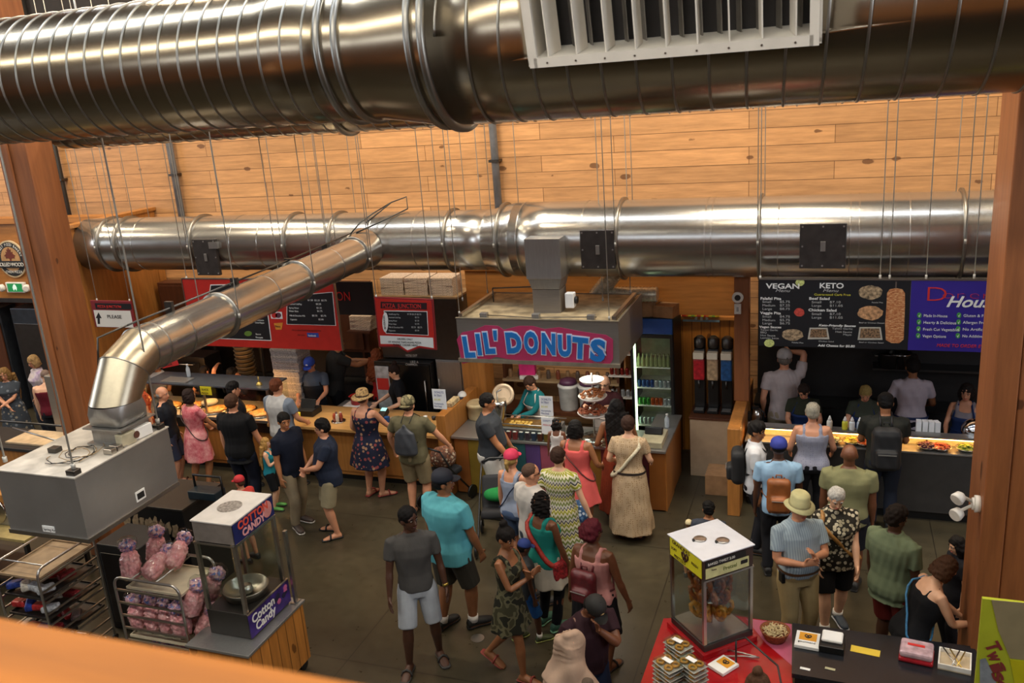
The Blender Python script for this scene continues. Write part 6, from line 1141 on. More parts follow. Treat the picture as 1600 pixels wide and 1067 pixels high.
def person(label, at_, h=1.72, face=90, sex='m', g=1.0, belly=0, sk='l', hair=('short', '#2a1c14'), top=None, bot=None, dress=None, shoes=('shoe', '#222222'), lean=0, head=(0, 0), ra=None, la=None, feet=None, hat=None, extra=(), zt=None, vox=None, polez=None, xy=None, hd=(None, None), group=None, curl=.5, nolegs=False, yy=None):
    NP[0] += 1; sd = NP[0]
    zt_ = zt or h; p = pz(at_[0], at_[1], zt_); x, y = (p.x, p.y) if xy is None else xy
    if yy:
        p = pyy(at_[0], at_[1], yy); h = p.z / (.5 + .5 * math.cos(R(lean))); x, y = p.x, p.y
    if lean: x -= math.cos(R(face)) * .45 * h * math.sin(R(lean)); y -= math.sin(R(face)) * .45 * h * math.sin(R(lean))
    T_ = T('person', label, 'person', (x, y, 0), R(face - 90), group); dist = math.hypot(x, y)
    vox = vox or (.0085 if dist < 9.2 else .0105); fem = sex == 'f'
    prof = TF if fem else TM; L = R(lean); piv = V((0, 0, .52 * h))
    def tl(v):
        v = V(v)
        if v.z <= piv.z or not L: return v
        k = min(1, (v.z - piv.z) / (.08 * h)); a = -L * k; d = v - piv; return piv + V((d.x, d.y * math.cos(a) - d.z * math.sin(a), d.y * math.sin(a) + d.z * math.cos(a)))
    # tl rotates forward: +z goes toward +y
    def trings(pr, off, z0=0, z1=9, n=20, wide=1.0):
        out = []
        for z, rx, ry, yo in pr:
            if z < z0 - 1e-6 or z > z1 + 1e-6: continue
            gg = g if z < .80 else 1 + (g - 1) * .4; bb = belly * max(0, 1 - abs(z - .61) / .11)
            rx_ = rx * h * gg * wide + off; ry_ = ry * h * gg + off + bb * .5 * h; yo_ = yo * h + bb * .5 * h; c = V((0, yo_, z * h)); out.append([tl(c + V((rx_ * math.copysign(abs(math.cos(t)) ** .85, math.cos(t)), ry_ * math.copysign(abs(math.sin(t)) ** .85, math.sin(t)), 0))) for t in [2 * pi * i / n for i in range(n)]])
        return out
    hx_ = .053 * h * (1 + (g - 1) * .6); sw = (.094 if fem else .113) * h * (1 + (g - 1) * .45); ga = 1 + (g - 1) * .7
    # legs
    ft = feet or ((.06, 0, 0, 8), (-.06, 0, 0, -8)); legs = []
    for i, s in enumerate((1, -1)):
        fx, fy, fz, yaw = ft[i]; an = V((fx * h, fy * h, .045 * h + fz * h)); hp = V((s * hx_, 0, .515 * h)); kn, an = ik(hp, an, .245 * h, .235 * h, (s * .12, 1, 0)); legs.append((hp, kn, an, yaw, fz))
    # arms : hand targets (x,y,z)/h in the local frame
    tr = ra or (.15, .03, .43); tl_ = la or (-.15, .03, .43); arms = []
    for i, s in enumerate((1, -1)):
        t_ = (tr, tl_)[i]; sh = tl((s * sw, -.004 * h, .797 * h)); el, wr = ik(sh, V(t_[:3]) * h, .165 * h, .145 * h, t_[3:6] if len(t_) > 3 else (s * .45, -1, -.5)); arms.append((sh, el, wr, s))
    b = MB(); b.loft(trings(prof, 0))
    for hp, kn, an, yaw, fz in legs:
        d1 = kn - hp; d2 = an - kn
        b.tube([hp + V((0, 0, .02 * h)), hp + d1 * .15, hp + d1 * .5, kn - d1 * .08, kn + d2 * .06, kn + d2 * .3, kn + d2 * .6, an - d2 * .05, an - d2 * -.04], [r * h * ga for r in (.045, .053, .045, .034, .032, .034, .027, .020, .020)], 12)
        yr = R(yaw); fd = V((math.sin(yr), math.cos(yr), -.75 * min(1, fz * 14) if fz > .02 else 0)).normalized(); a0 = an - V((0, 0, .012 * h))
        rg = []
        for q, w_, hh2, zo in ((-.030, .018, .018, -.012), (-.012, .024, .026, -.006), (.03, .023, .024, -.008), (.07, .026, .018, -.016), (.10, .026, .012, -.021), (.122, .016, .008, -.024)):
            c = a0 + fd * (q * h) + V((0, 0, zo * h)); sdv = V((math.cos(yr), -math.sin(yr), 0)); upv_ = sdv.cross(fd); rg.append([c + sdv * (math.cos(t) * w_ * h) + upv_ * (math.sin(t) * hh2 * h) for t in [2 * pi * i / 12 for i in range(12)]])
        b.loft(rg)
    hands = []
    for i, (sh, el, wr, s) in enumerate(arms):
        d1 = el - sh; d2 = wr - el
        b.tube([sh - V((s * .03 * h, 0, -.004 * h)), sh + d1 * .02, sh + d1 * .2, sh + d1 * .6, el - d1 * .06, el + d2 * .05, el + d2 * .28, el + d2 * .7, wr - d2 * .03, wr + d2 * .04], [r * h * ga * (.9 if fem else 1) for r in (.026, .031, .030, .026, .022, .0215, .0235, .018, .0145, .0145)], 12)
        hdv = hd[i]; u = V(hdv).normalized() if hdv else (d2.normalized() + V((0, 0, -.25))).normalized(); q = V((s, 0, 0)) if abs(u.x) < .8 else V((0, -1, 0)); n_ = (q - u * q.dot(u)).normalized()   # back of hand
        w_ = u.cross(n_).normalized(); 
        if w_.y < 0: w_ = -w_          # thumb side is forward
        if abs(u.y) > .8: w_ = V((-s, 0, 0)); n_ = V((0, 0, 1)) - u * u.z; n_.normalize()
        P0 = wr; rg = []
        for k, ww, tt in ((-.004, .014, .012), (.014, .018, .0115), (.034, .0225, .011), (.052, .0235, .0095), (.056, .020, .007)):
            c = P0 + u * (k * h); rg.append([c + w_ * (math.cos(t) * ww * h) + n_ * (math.sin(t) * tt * h) for t in [2 * pi * j / 12 for j in range(12)]])
        b.loft(rg)
        for j, ln in enumerate((.040, .045, .042, .033)):
            o_ = (.0185 - .0125 * j) * h; st = P0 + u * (.050 * h) + w_ * o_; cu = curl * (.8 + .12 * j); f1 = (u + w_ * (.16 - .11 * j) - n_ * cu * .5).normalized(); f2 = (u - n_ * cu * 1.5).normalized(); f3 = (u * .6 - n_ * cu * 2.2).normalized(); q1 = st + f1 * (ln * .45 * h); q2 = q1 + f2 * (ln * .32 * h); q3 = q2 + f3 * (ln * .26 * h); b.tube([st - u * .012 * h, st, q1, q2, q3], [.0058 * h, .0056 * h, .0052 * h, .0048 * h, .0038 * h], 8)
        st = P0 + u * (.012 * h) + w_ * (.014 * h); q1 = st + (u * .55 + w_ * .8 - n_ * .25).normalized() * (.024 * h); q2 = q1 + (u * .9 + w_ * .25 - n_ * .35).normalized() * (.022 * h); b.tube([st - w_ * .006 * h, st, q1, q2], [.0085 * h, .0085 * h, .0065 * h, .005 * h], 8); hands.append((wr + u * .05 * h, u, w_, n_))
    # head
    k = .132 * h; yaw, pit = R(head[0]), R(head[1]); nb = tl((0, .002 * h, .862 * h)); base0 = tl((0, -.006 * h, .82 * h)); HM = Matrix.Rotation(yaw, 3, 'Z') @ Matrix.Rotation(-pit - L * .6, 3, 'X')
    hc = nb + V((0, .0, .004 * h))
    def hp_(x_, y_, z_): return hc + HM @ V((x_ * k, (y_) * k, (z_ - .06) * k))
    b.tube([base0, nb + (nb - base0) * -.2, hp_(0, -.05, .2), hp_(0, -.03, .4)], [(.031 if not fem else .027) * h * (1 + (g - 1) * .4)] * 4, 12)
    ball = lambda m, c, r: m.ball(hp_(*c), tuple(q * k for q in r), 14, 9, HM)
    ball(b, (0, -.03, .60), (.355, .42, .40)); ball(b, (0, .10, .36), (.28, .27, .34)); ball(b, (0, .20, .09), (.15, .14, .10)); ball(b, (0, .08, .22), (.26, .24, .2))
    b.tube([hp_(0, .33, .56), hp_(0, .40, .42), hp_(0, .435, .33), hp_(0, .36, .29)], [.03 * k, .045 * k, .062 * k, .05 * k], 8)
    for s in (-1, 1): ball(b, (s * .35, -.02, .44), (.045, .10, .13)); ball(b, (s * .15, .30, .58), (.12, .06, .045))
    sculpt(b, 'body', skin(sk), T_, vox, 2)
    for s in (-1, 1):
        e = MB(); ball(e, (s * .135, .325, .50), (.05, .045, .027)); e = e.build('eye', EYEW, T_); i_ = MB(); ball(i_, (s * .135, .366, .50), (.03, .014, .028)); i_.build('iris', plain('iris_dark', '#1c120c', .2, var=0), e)
        MB().tube([hp_(s * .06, .37, .575), hp_(s * .14, .375, .60), hp_(s * .215, .33, .58)], [.018 * k, .022 * k, .012 * k], 6).build('eyebrow', hairm(hair[1] if hair else '#2a1c14'), T_)
    lp = MB(); ball(lp, (0, .345, .205), (.105, .05, .03)); ball(lp, (0, .35, .175), (.08, .045, .026)); lp.build('lips', plain('lips_' + sk, {'l': '#a8584a', 'p': '#b8665a', 'm': '#8c4a3a', 't': '#7a3f30', 'd': '#4a2420', 'b': '#5c2c24'}[sk], .45, var=0), T_)
    # hair
    hs, hcol = hair if hair else (None, '#2a1c14'); hm = hairm(hcol)
    if hs:
        m = MB(); lump = .0025
        if hs == 'shaved': ball(m, (0, -.055, .63), (.362, .415, .385)); lump = 0
        elif hs == 'fringe': ball(m, (0, -.13, .42), (.375, .34, .24)); lump = .001
        else: ball(m, (0, -.055, .655), (.395, .435, .405)); ball(m, (0, -.14, .5), (.37, .36, .32))
        if hs == 'full': ball(m, (0, .0, .78), (.38, .44, .34)); lump = .004
        if hs in ('bob', 'long', 'curly', 'wavy'):
            for a_ in range(-130, 131, 26):
                c_ = (math.sin(R(a_)) * .33, -.08 - math.cos(R(a_)) * .27, .0); dn = {'bob': .02, 'long': -.15, 'curly': -.1, 'wavy': -.2}[hs]; m.tube([hp_(c_[0] * .9, c_[1], .6), hp_(c_[0] * 1.12, c_[1], .3), hp_(c_[0] * 1.1, c_[1], dn)], [.15 * k, .15 * k, .11 * k], 8)
            lump = {'curly': .009, 'wavy': .006}.get(hs, .003)
        if hs in ('long', 'wavy'):
            dn = 2.2 if hs == 'long' else 1.2; pb = [hp_(0, -.32, .3), tl((0, -.055 * h * g, .80 * h)), tl((0, -.078 * h * g, (.80 - .05 * dn) * h)), tl((0, -.072 * h * g, (.80 - .1 * dn) * h))]
            for xo in (-.5, -.25, 0, .25, .5): m.tube([q + V((xo * k, .0, 0)) for q in pb], [.2 * k, .2 * k, .17 * k, .08 * k], 8)
        if hs == 'bun': ball(m, (0, -.25, 1.08), (.2, .2, .2))
        if hs == 'pony': m.tube([hp_(0, -.42, .62), hp_(0, -.55, .45), hp_(0, -.5, .1), hp_(0, -.42, -.15)], [.08 * k, .12 * k, .1 * k, .04 * k], 8)
        if hs == 'braids': ball(m, (0, -.2, .55), (.5, .46, .46)); ball(m, (0, -.05, .82), (.4, .42, .26)); lump = .008
        sculpt(m, 'hair', hm, T_, .009, 1, 0, lump=lump, seed=sd)
    if hat:
        kind, c = hat[0], hat[1]; hmx = hat[2] if len(hat) > 2 else plain('cap_' + c[1:], c, .75)
        m = MB()
        if kind in ('cap', 'capback'):
            rs = [[hp_(math.cos(t) * .415 * q, -.035 + math.sin(t) * .455 * q, z_) for t in [2 * pi * i / 24 for i in range(24)]] for q, z_ in ((1.0, .62), (1.0, .72), (.93, .88), (.75, 1.0), (.45, 1.08), (.1, 1.11))]
            hb = MB().loft(rs).build('cap', hmx, T_); s_ = 1 if kind == 'cap' else -1; br_ = MB(); pts = [(math.sin(a_) * .33, (math.cos(a_) * .36 + .38) * s_ - (0 if s_ > 0 else .05)) for a_ in [R(q) for q in range(-90, 91, 15)]]
            vs = [hp_(a_, b_, .655 - .25 * abs(a_) ** 2 - .06 * (abs(b_) - .35)) for a_, b_ in pts] + [hp_(a_, b_, .63 - .25 * abs(a_) ** 2 - .06 * (abs(b_) - .35)) for a_, b_ in pts]; n2 = len(pts)
            br_.add(vs, [tuple(range(n2)), tuple(range(n2, 2 * n2))[::-1]] + [(i, (i + 1) % n2, n2 + (i + 1) % n2, n2 + i) for i in range(n2)], True); br_.build('brim', hmx, hb)
            bt_ = MB(); ball(bt_, (0, -.035, 1.115), (.03, .03, .02)); bt_.build('button', hmx, hb)
            if len(hat) > 3: lg = MB(); ball(lg, (0, .385, .82), (.09, .03, .08)); lg.build('cap_badge', plain('badge_' + hat[3][1:], hat[3], .5, var=0), hb)
        else:
            w_ = .68 if kind == 'straw' else .60; cr = .40
            rs = [[hp_(math.cos(t) * q * 1.0, -.03 + math.sin(t) * q * 1.1, z_ + (0 if abs(q) < .45 else .05 * math.cos(2 * t))) for t in [2 * pi * i / 28 for i in range(28)]] for q, z_ in ((cr * .98, .62), (w_, .56), (w_ + .01, .585), (cr + .03, .66), (cr, .72), (cr * .94, 1.0 if kind == 'straw' else 1.1), (cr * .75, 1.1 if kind == 'straw' else 1.2), (.1, 1.04 if kind == 'straw' else 1.2))]
            hb = MB().loft(rs).build('hat', hmx, T_); bd = MB(); bd.loft([[hp_(math.cos(t) * (cr + .035), -.03 + math.sin(t) * (cr + .035) * 1.1, z_) for t in [2 * pi * i / 28 for i in range(28)]] for z_ in (.665, .75)], False); bd.build('hat_band', plain('band_%s' % kind, '#3a2a20' if kind == 'straw' else '#b5ad86', .7), hb)
    # clothes
    pr_hi = .84; ez = .010 * h / 1.7 + .004
    if top:
        kind, mt = top[0], top[1]; off = ez + (top[2] if len(top) > 2 else 0); z0 = top[3] if len(top) > 3 else .475; m = MB()
        pf = [q for q in prof]
        if kind in ('tank', 'cami'):
            rr = trings(pf, off, z0 if z0 > .465 else .465, .766); m.loft(([trings([(z0,) + pf[1][1:]], off + .004)[0]] if z0 < .465 else []) + rr)
            for s in (-1, 1):
                w_ = .055 if kind == 'tank' else .06; m.tube([tl((s * w_ * h, .055 * h, .755 * h)), tl((s * w_ * h, .035 * h, .80 * h)), tl((s * w_ * .95 * h, -.004 * h, .826 * h)), tl((s * w_ * h, -.045 * h, .80 * h)), tl((s * w_ * h, -.058 * h, .755 * h))], .016 * h if kind == 'tank' else .009 * h, 8)
        else:
            rr = trings([(z0,) + pf[1][1:]] + [q for q in pf if q[0] > z0 + .01], off, 0, .833); rr += trings([(.840, .040, .043, -.006), (.848, .034, .037, -.005)], off * .5); m.loft(rr)
            sl = {'tee': .62, 'polo': .68, 'long': 1.0, 'cap': .3}.get(kind, .62)
            for sh, el, wr, s in arms:
                d1 = el - sh; d2 = wr - el; q = [sh - V((s * .035 * h, 0, -.006 * h)), sh + d1 * .03]; rd_ = [.034, .040]
                if sl < 1: q += [sh + d1 * .3, sh + d1 * sl]; rd_ += [.0385, .037] if not fem else [.036, .034]
                else: q += [sh + d1 * .3, sh + d1 * .9, el + d2 * .15, el + d2 * .9]; rd_ += [.037, .032, .031, .024]
                m.tube(q, [r * h * ga * (.93 if fem else 1) for r in rd_], 12)
        if kind == 'polo': m.tube([tl((math.cos(t) * .040 * h, -.006 * h + math.sin(t) * .042 * h, .842 * h - .006 * h * math.sin(t))) for t in [2 * pi * i / 14 for i in range(14)]], .009 * h, 7, closed=True)
        sculpt(m, {'tank': 'tank_top', 'cami': 'camisole', 'polo': 'collared_shirt'}.get(kind, 'shirt'), mt, T_, vox + .002, 3, .0045, seed=sd)
    if bot and not nolegs:
        kind, mt = bot[0], bot[1]; m = MB(); o2 = ez - .002; m.loft(trings([(.462, .088, .066, 0)] + [q for q in prof if .48 < q[0] < .56], o2, 0, .575))
        end = {'shorts': .92, 'pants': 2, 'capri': 1.5, 'tights': 2}[kind]; tg_ = 0 if kind != 'tights' else -.006
        for hp, kn, an, yaw_, fz in legs:
            d1 = kn - hp; d2 = an - kn
            if kind == 'shorts': q = [hp + V((0, 0, .02 * h)), hp + d1 * .12, hp + d1 * .5, hp + d1 * (bot[2] if len(bot) > 2 else .95)]; rd_ = [.052, .062, .057, .054]
            else:
                q = [hp + V((0, 0, .02 * h)), hp + d1 * .15, hp + d1 * .5, kn - d1 * .05, kn + d2 * .1, kn + d2 * .5, kn + d2 * (.6 if kind == 'capri' else .97)]; rd_ = [.052, .061, .054, .044, .043, .040, .036]
            m.tube(q, [(r + tg_) * h * ga for r in rd_], 14)
        sculpt(m, {'shorts': 'shorts', 'pants': 'trousers', 'capri': 'capri_trousers', 'tights': 'leggings'}[kind], mt, T_, vox + .002, 3, .004, seed=sd + 5)
    if dress:   # (material, waist z, hem z, flare, bodice)
        mt, wz, hem, fl, bod = dress[:5]; m = MB(); off = ez + .002; n = 36; rg = []
        for i in range(11):
            q = i / 10; z = wz + (hem - wz) * q; pr = [p_ for p_ in prof if p_[0] <= .62]
            zz = max(z, .5); a_ = np.interp(zz, [p_[0] for p_ in prof], [p_[1] for p_ in prof]); b_ = np.interp(zz, [p_[0] for p_ in prof], [p_[2] for p_ in prof]); y_ = np.interp(zz, [p_[0] for p_ in prof], [p_[3] for p_ in prof]); ex = fl * max(0, q - .15) ** 1.1
            rg.append([tl(V(((a_ * h * g + off + ex * h) * math.cos(t) * (1 + .07 * q * math.sin(t * 7 + sd)), y_ * h + (b_ * h * g + off + .004 + ex * h * .9) * math.sin(t) * (1 + .07 * q * math.sin(t * 7 + sd)), z * h))) for t in [2 * pi * j / n for j in range(n)]])
        m.loft(rg)
        if bod:
            top_z = .833 if bod in ('tee', 'long') else .766
            m.loft(trings([q for q in prof], off + .003, .53, top_z))
            if bod == 'tee':
                for sh, el, wr, s in arms: d1 = el - sh; m.tube([sh - V((s * .035 * h, 0, -.006 * h)), sh + d1 * .03, sh + d1 * .3, sh + d1 * .6], [r * h * ga for r in (.03, .036, .034, .033)], 12)
            else:
                for s in (-1, 1): m.tube([tl((s * .06 * h, .055 * h, .755 * h)), tl((s * .058 * h, .035 * h, .80 * h)), tl((s * .056 * h, -.004 * h, .824 * h)), tl((s * .058 * h, -.045 * h, .80 * h)), tl((s * .06 * h, -.058 * h, .755 * h))], .015 * h, 8)
        sculpt(m, 'dress' if bod else 'skirt', mt, T_, vox + .002, 3, .004, seed=sd + 9)
    if shoes and not nolegs:
        kd, c = shoes[:2]
        for hp, kn, an, yaw_, fz in legs:
            yr = R(yaw_); fd = V((math.sin(yr), math.cos(yr), -.75 * min(1, fz * 14) if fz > .02 else 0)).normalized(); sdv = V((math.cos(yr), -math.sin(yr), 0)); up_ = sdv.cross(fd); a0 = an - up_ * (.043 * h)
            def rgs(lst): return [[a0 + fd * (q * h) + up_ * (zc * h) + sdv * (math.cos(t) * w_ * h) + up_ * (math.sin(t) * hh2 * h) for t in [2 * pi * i / 14 for i in range(14)]] for q, w_, hh2, zc in lst]
            so_ = MB().loft([[v for v in r_] for r_ in rgs([(-.040, .018, .006, .006), (-.03, .025, .007, .007), (.03, .024, .007, .007), (.08, .031, .007, .007), (.12, .027, .006, .006), (.132, .015, .005, .006)])])
            if kd == 'shoe':
                o_ = MB().loft(rgs([(-.038, .018, .018, .026), (-.028, .026, .028, .034), (0, .028, .030, .036), (.03, .028, .026, .032), (.07, .031, .020, .026), (.105, .028, .015, .021), (.127, .016, .009, .016)])).build('shoe', plain('shoe_' + c[1:], c, .6), T_)
                so_.build('sole', plain('sole_%s' % (shoes[2][1:] if len(shoes) > 2 else 'dark'), shoes[2] if len(shoes) > 2 else '#151515', .7), o_)
            else:
                o_ = so_.build('sandal', plain('sandal_' + c[1:], c, .7), T_); MB().tube([a0 + fd * (.062 * h) + sdv * (.03 * h) + up_ * (.008 * h), a0 + fd * (.06 * h) + sdv * (.02 * h) + up_ * (.038 * h), a0 + fd * (.058 * h) + up_ * (.046 * h), a0 + fd * (.06 * h) - sdv * (.02 * h) + up_ * (.038 * h), a0 + fd * (.062 * h) - sdv * (.03 * h) + up_ * (.008 * h)], .007 * h, 6).build('strap', plain('sandal_' + c[1:], c, .7), o_)
            if len(shoes) > 3: MB().tube([an - V((0, 0, .0)), an + (kn - an) * .16], .027 * h * ga, 12).build('sock', plain('sock_white', '#d5d2cc', .9), T_)
    nm_ = []
    for e in extra:
        if e[0] == 'glasses':
            c = plain('glasses_black', '#0e0e10', .2, var=0); m = MB()
            for s in (-1, 1):
                m.tube([hp_(s * .15 + .1 * math.cos(t), .375 - .03 * abs(math.cos(t)), .50 + .07 * math.sin(t)) for t in [2 * pi * i / 12 for i in range(12)]], .012 * k, 5, closed=True); m.tube([hp_(s * .26, .34, .52), hp_(s * .37, .0, .51)], .012 * k, 5)
                if len(e) > 1: m.ball(hp_(s * .15, .36, .5), (.1 * k, .02 * k, .065 * k), 10, 6, HM)
            m.tube([hp_(-.05, .385, .52), hp_(.05, .385, .52)], .012 * k, 5); m.build('sunglasses' if len(e) > 1 else 'glasses', c, T_)
        elif e[0] == 'apron':
            mt = e[1]; m = MB(); A = trings(prof, ez + .014, .5, .75, 24); W_ = []
            for r_ in A: W_.append(r_[1:12])
            z0_ = (e[2] if len(e) > 2 else .3); low = [V((v.x * 1.05, v.y + .01, z0_ * h)) for v in W_[0]]
            rows = [low] + W_; m.loft([[v for v in r_] + [v - V((0, .006, 0)) for v in reversed(r_)] for r_ in rows]); ap = m.build('apron', mt, T_)
            for s in (-1, 1): MB().tube([W_[-1][2 if s > 0 else -3], tl((s * .05 * h, .035 * h, .81 * h)), tl((s * .04 * h, -.03 * h, .838 * h))], .008 * h, 6).build('apron_strap', mt, ap)
            MB().tube([tl(v) for v in []] or [v for v in trings(prof, ez + .018, .6, .6, 24)[0]], .006 * h, 5, closed=True).build('waist_tie', mt, ap)
        elif e[0] == 'belt':
            MB().loft([[v for v in trings([(z,) + prof[2][1:]], ez + .006)[0]] for z in (.555, .575)], False).build('belt', plain('belt_' + e[1][1:], e[1], .5), T_)
        elif e[0] == 'cross':   # crossbody strap from shoulder s to opposite hip
            s = e[2]; w_ = e[3] if len(e) > 3 else .012; pts = []
            for i in range(25):
                t = 2 * pi * i / 24; xx = math.cos(t); yy = math.sin(t); z = .665 + .155 * xx * s; zi = [q[0] for q in prof]; a_ = np.interp(z, zi, [q[1] for q in prof]) if z < .80 else .085; b_ = np.interp(z, zi, [q[2] for q in prof]) if z < .80 else .05
                gg = g if z < .8 else 1; pts.append(tl((xx * (a_ * h * gg + ez + .022) * (.75 if z > .79 else 1), yy * (b_ * h * gg + ez + .022) + belly * .3 * h * (yy > 0), z * h)))
            MB().tube(pts[:-1], w_ * h, 6, closed=True).build('shoulder_strap', plain('strap_' + e[1][1:], e[1], .6, 0, .2, 40), T_)
        elif e[0] == 'watch': wr, el = arms[e[1]][2], arms[e[1]][1]; MB().cyl(wr + (el - wr) * .06, wr + (el - wr) * .16, .0175 * h, None, 14).build('watch', plain('watch_gold', '#b59a4a', .3, .8), T_)
        elif e[0] == 'chain': MB().tube([tl((math.cos(t) * .045 * h, -.004 * h + math.sin(t) * .055 * h, (.835 - .03 * max(0, math.sin(t))) * h)) for t in [2 * pi * i / 16 for i in range(16)]], .003 * h, 5, closed=True).build('necklace', plain('gold', '#c9a84a', .3, .8), T_)
        elif e[0] == 'scarf':
            m = MB(); ball(m, (0, -.03, .58), (.44, .5, .5)); ball(m, (0, -.12, .3), (.46, .44, .42)); m.loft([m.ring(hp_(0, -.04 - .02 * i, .75 - i * .2), (0, 0, 1), (.3 + .07 * i ** 1.1) * k, 20) for i in range(7)]); ball(m, (.05, -.1, 1.0), (.2, .3, .14)); [m.tube([hp_(math.cos(q) * (.47 - .01 * i), -.06 + math.sin(q) * (.52 - .01 * i), .02 + .155 * i + .14 * math.cos(q + .6 * i) + .06 * math.sin(q)) for q in [2 * pi * j / 20 for j in range(20)]], .035 * k, 6, closed=True) for i in range(6)]; m.loft(trings([(.72, .13, .1, 0), (.78, .125, .085, 0), (.81, .11, .075, 0), (.835, .08, .065, 0), (.86, .06, .06, 0)], .01)); sculpt(m, 'head_scarf', e[1], T_, .01, 3, .016, (26, 26, 9), seed=3)
    T_['_'] = 0; del T_['_']
    T_s = {'root': T_, 'h': h, 'tl': tl, 'hands': hands, 'arms': arms, 'g': g, 'prof': prof}
    return T_s
def onbody(P, name, label, cat, off=(0, 0, 0)):
    """a bag carried by a person: its own thing, standing in the person's frame"""
    r = P['root']; M_ = Matrix.Rotation(r.rotation_euler.z, 4, 'Z'); loc = V(r.location) + M_ @ V(off); t = T(name, label, cat, loc, r.rotation_euler.z); return t
def backpack(P, label, mat, size=(.30, .16, .42), strapm=None, z=.79, draw=False, front=False, gx=0):
    h = P['h']; y0 = -(.075 * h * P['g'] + .008); t = onbody(P, 'backpack', label, 'backpack', (gx, 0, z * h)); w_, d_, hh2 = size; m = MB()
    if draw:
        m.loft([[V((math.cos(a_) * rx, y0 - .05 + math.sin(a_) * ry, zz)) for a_ in [2 * pi * i / 18 for i in range(18)]] for zz, rx, ry in ((0, .02, .02), (-.05, .05, .03), (-.12, w_ * .42, .05), (-.3, w_ * .5, .07), (-hh2 + .03, w_ * .5, .07), (-hh2, w_ * .4, .05))])
    else:
        m.box((0, y0 - d_ / 2, -hh2 / 2), (w_, d_, hh2), None, min(w_, d_) * .42); m.box((0, y0 - d_ - .02, -hh2 * .68), (w_ * .72, .07, hh2 * .42), None, .03)
    sculpt(m, 'bag', mat, t, .012, 3, .004, seed=4)
    sm_ = strapm or mat
    for s in (-1, 1):
        MB().tube([(s * .06, y0 + .0, -.0 if draw else -.05), (s * .065, y0 + .03, .02), (s * .07, 0, .075 * h * .6 + .01), (s * .075, .075 * h * P['g'] + .02, -.02), (s * .095 * P['g'], .07 * h * P['g'] + .01, -.17), (s * .115 * h * P['g'] * .9, 0, -.26), (s * .1, y0 + .01, -.3)], .012 if not draw else .006, 6).build('strap', sm_, t)
    if not draw:
        MB().tube([(-.03, y0 - .03, 0), (-.03, y0 - .03, .03), (.03, y0 - .03, .03), (.03, y0 - .03, 0)], .008, 6).build('top_loop', sm_, t)
        MB().b2(-w_ * .3, w_ * .3, y0 - d_ - .064, y0 - d_ - .055, -hh2 * .55, -hh2 * .53).build('zip', STEEL, t)
    return t
c = cloth
NAVY = '#1b2233'; KH = '#9c8a68'
P = person
# ---- right side queue at the doner counter
P('cook in a white shirt and cap reaching up at the back of the doner kitchen', (1226, 545), 1.72, 100, sk='l', hair=('short', '#7a7268'), top=('tee', c('#b5a8a4')), bot=('pants', c('#a09078')), hat=('cap', '#a5a09c'), ra=(.06, .16, .93), la=(-.14, .05, .52), yy=12.25)
P('doner worker in olive tee and blue apron opposite the grey haired woman', (1256, 597), 1.68, 272, 'f', 1.15, sk='l', hair=('short', '#2c1f18'), top=('tee', c('#2e3124')), bot=('pants', c('#1c1c20')), lean=12, head=(0, 25), ra=(.1, .25, .62), la=(-.12, .25, .62), extra=[('apron', c('#22335f'))], yy=12.0)
P('doner worker with blonde headband and blue apron filling food at the middle of the counter', (1353, 600), 1.66, 268, 'f', 1.15, sk='l', hair=('short', '#a08a50'), top=('tee', c('#3d4136')), bot=('pants', c('#1c1c20')), lean=10, head=(0, 22), ra=(.12, .26, .62), la=(-.05, .27, .62), extra=[('apron', c('#22335f'))], yy=12.0)
P('cook in white tee with apron strings seen from behind at the doner range', (1428, 558), 1.7, 92, 'f', 1.1, sk='t', hair=('bun', '#15100d'), top=('tee', c('#b3a7ae')), bot=('pants', c('#15151a')), head=(10, 10), ra=(.13, .16, .60), la=(-.13, .16, .6), extra=[('belt', '#26365f')], yy=12.25)
P('doner worker with dark hair and navy apron at the right end of the counter', (1512, 597), 1.68, 255, 'f', .95, sk='l', hair=('bob', '#1c1512'), top=('tank', c('#8a8288')), bot=('pants', c('#1c1c22')), head=(0, 12), la=(-.12, .18, .66), ra=(.1, .22, .62), extra=[('apron', c('#22335f'))], yy=12.0)
P('grey haired woman in a silver sleeveless blouse and black trousers at the doner counter', (1270, 630), 1.68, 95, 'f', 1.22, sk='l', hair=('full', '#a8a08c'), top=('tank', c('#8f8f9c', 'dots', '#7a7a8c')), bot=('pants', c('#141417')), shoes=('shoe', '#1c1c1c'), ra=(.16, .14, .56), la=(-.15, .12, .56))
j = P('man in white shirt with black backpack standing next to the orange divider wall', (1181, 657), 1.72, 5, 'm', .92, sk='t', hair=('full', '#15110e'), top=('polo', c('#c2c2c4')), bot=('pants', c('#1d1d22')), head=(-15, 5), shoes=('shoe', '#1c1c1c'))
backpack(j, 'black backpack worn by the man in the white shirt', plain('black_nylon', '#121214', .7), (.28, .16, .44))
j = P('man in royal blue cap and light blue tee carrying a tan leather backpack', (1217, 683), 1.74, 95, 'm', 1.0, sk='d', hair=('shaved', '#15110e'), top=('tee', c('#8fb0cc')), bot=('pants', c('#1c1c20')), hat=('cap', '#27338c'), shoes=('shoe', '#141414'))
backpack(j, 'tan leather backpack worn by the man in the royal blue cap', LEATH, (.26, .12, .42), None, .76)
P('bald man in olive tee waiting behind the doner queue', (1328, 692), 1.78, 88, 'm', 1.2, sk='b', hair=None, top=('tee', c('#7c7b58')), bot=('shorts', c('#23252b')), shoes=('shoe', '#1c1c1c'), head=(0, -3))
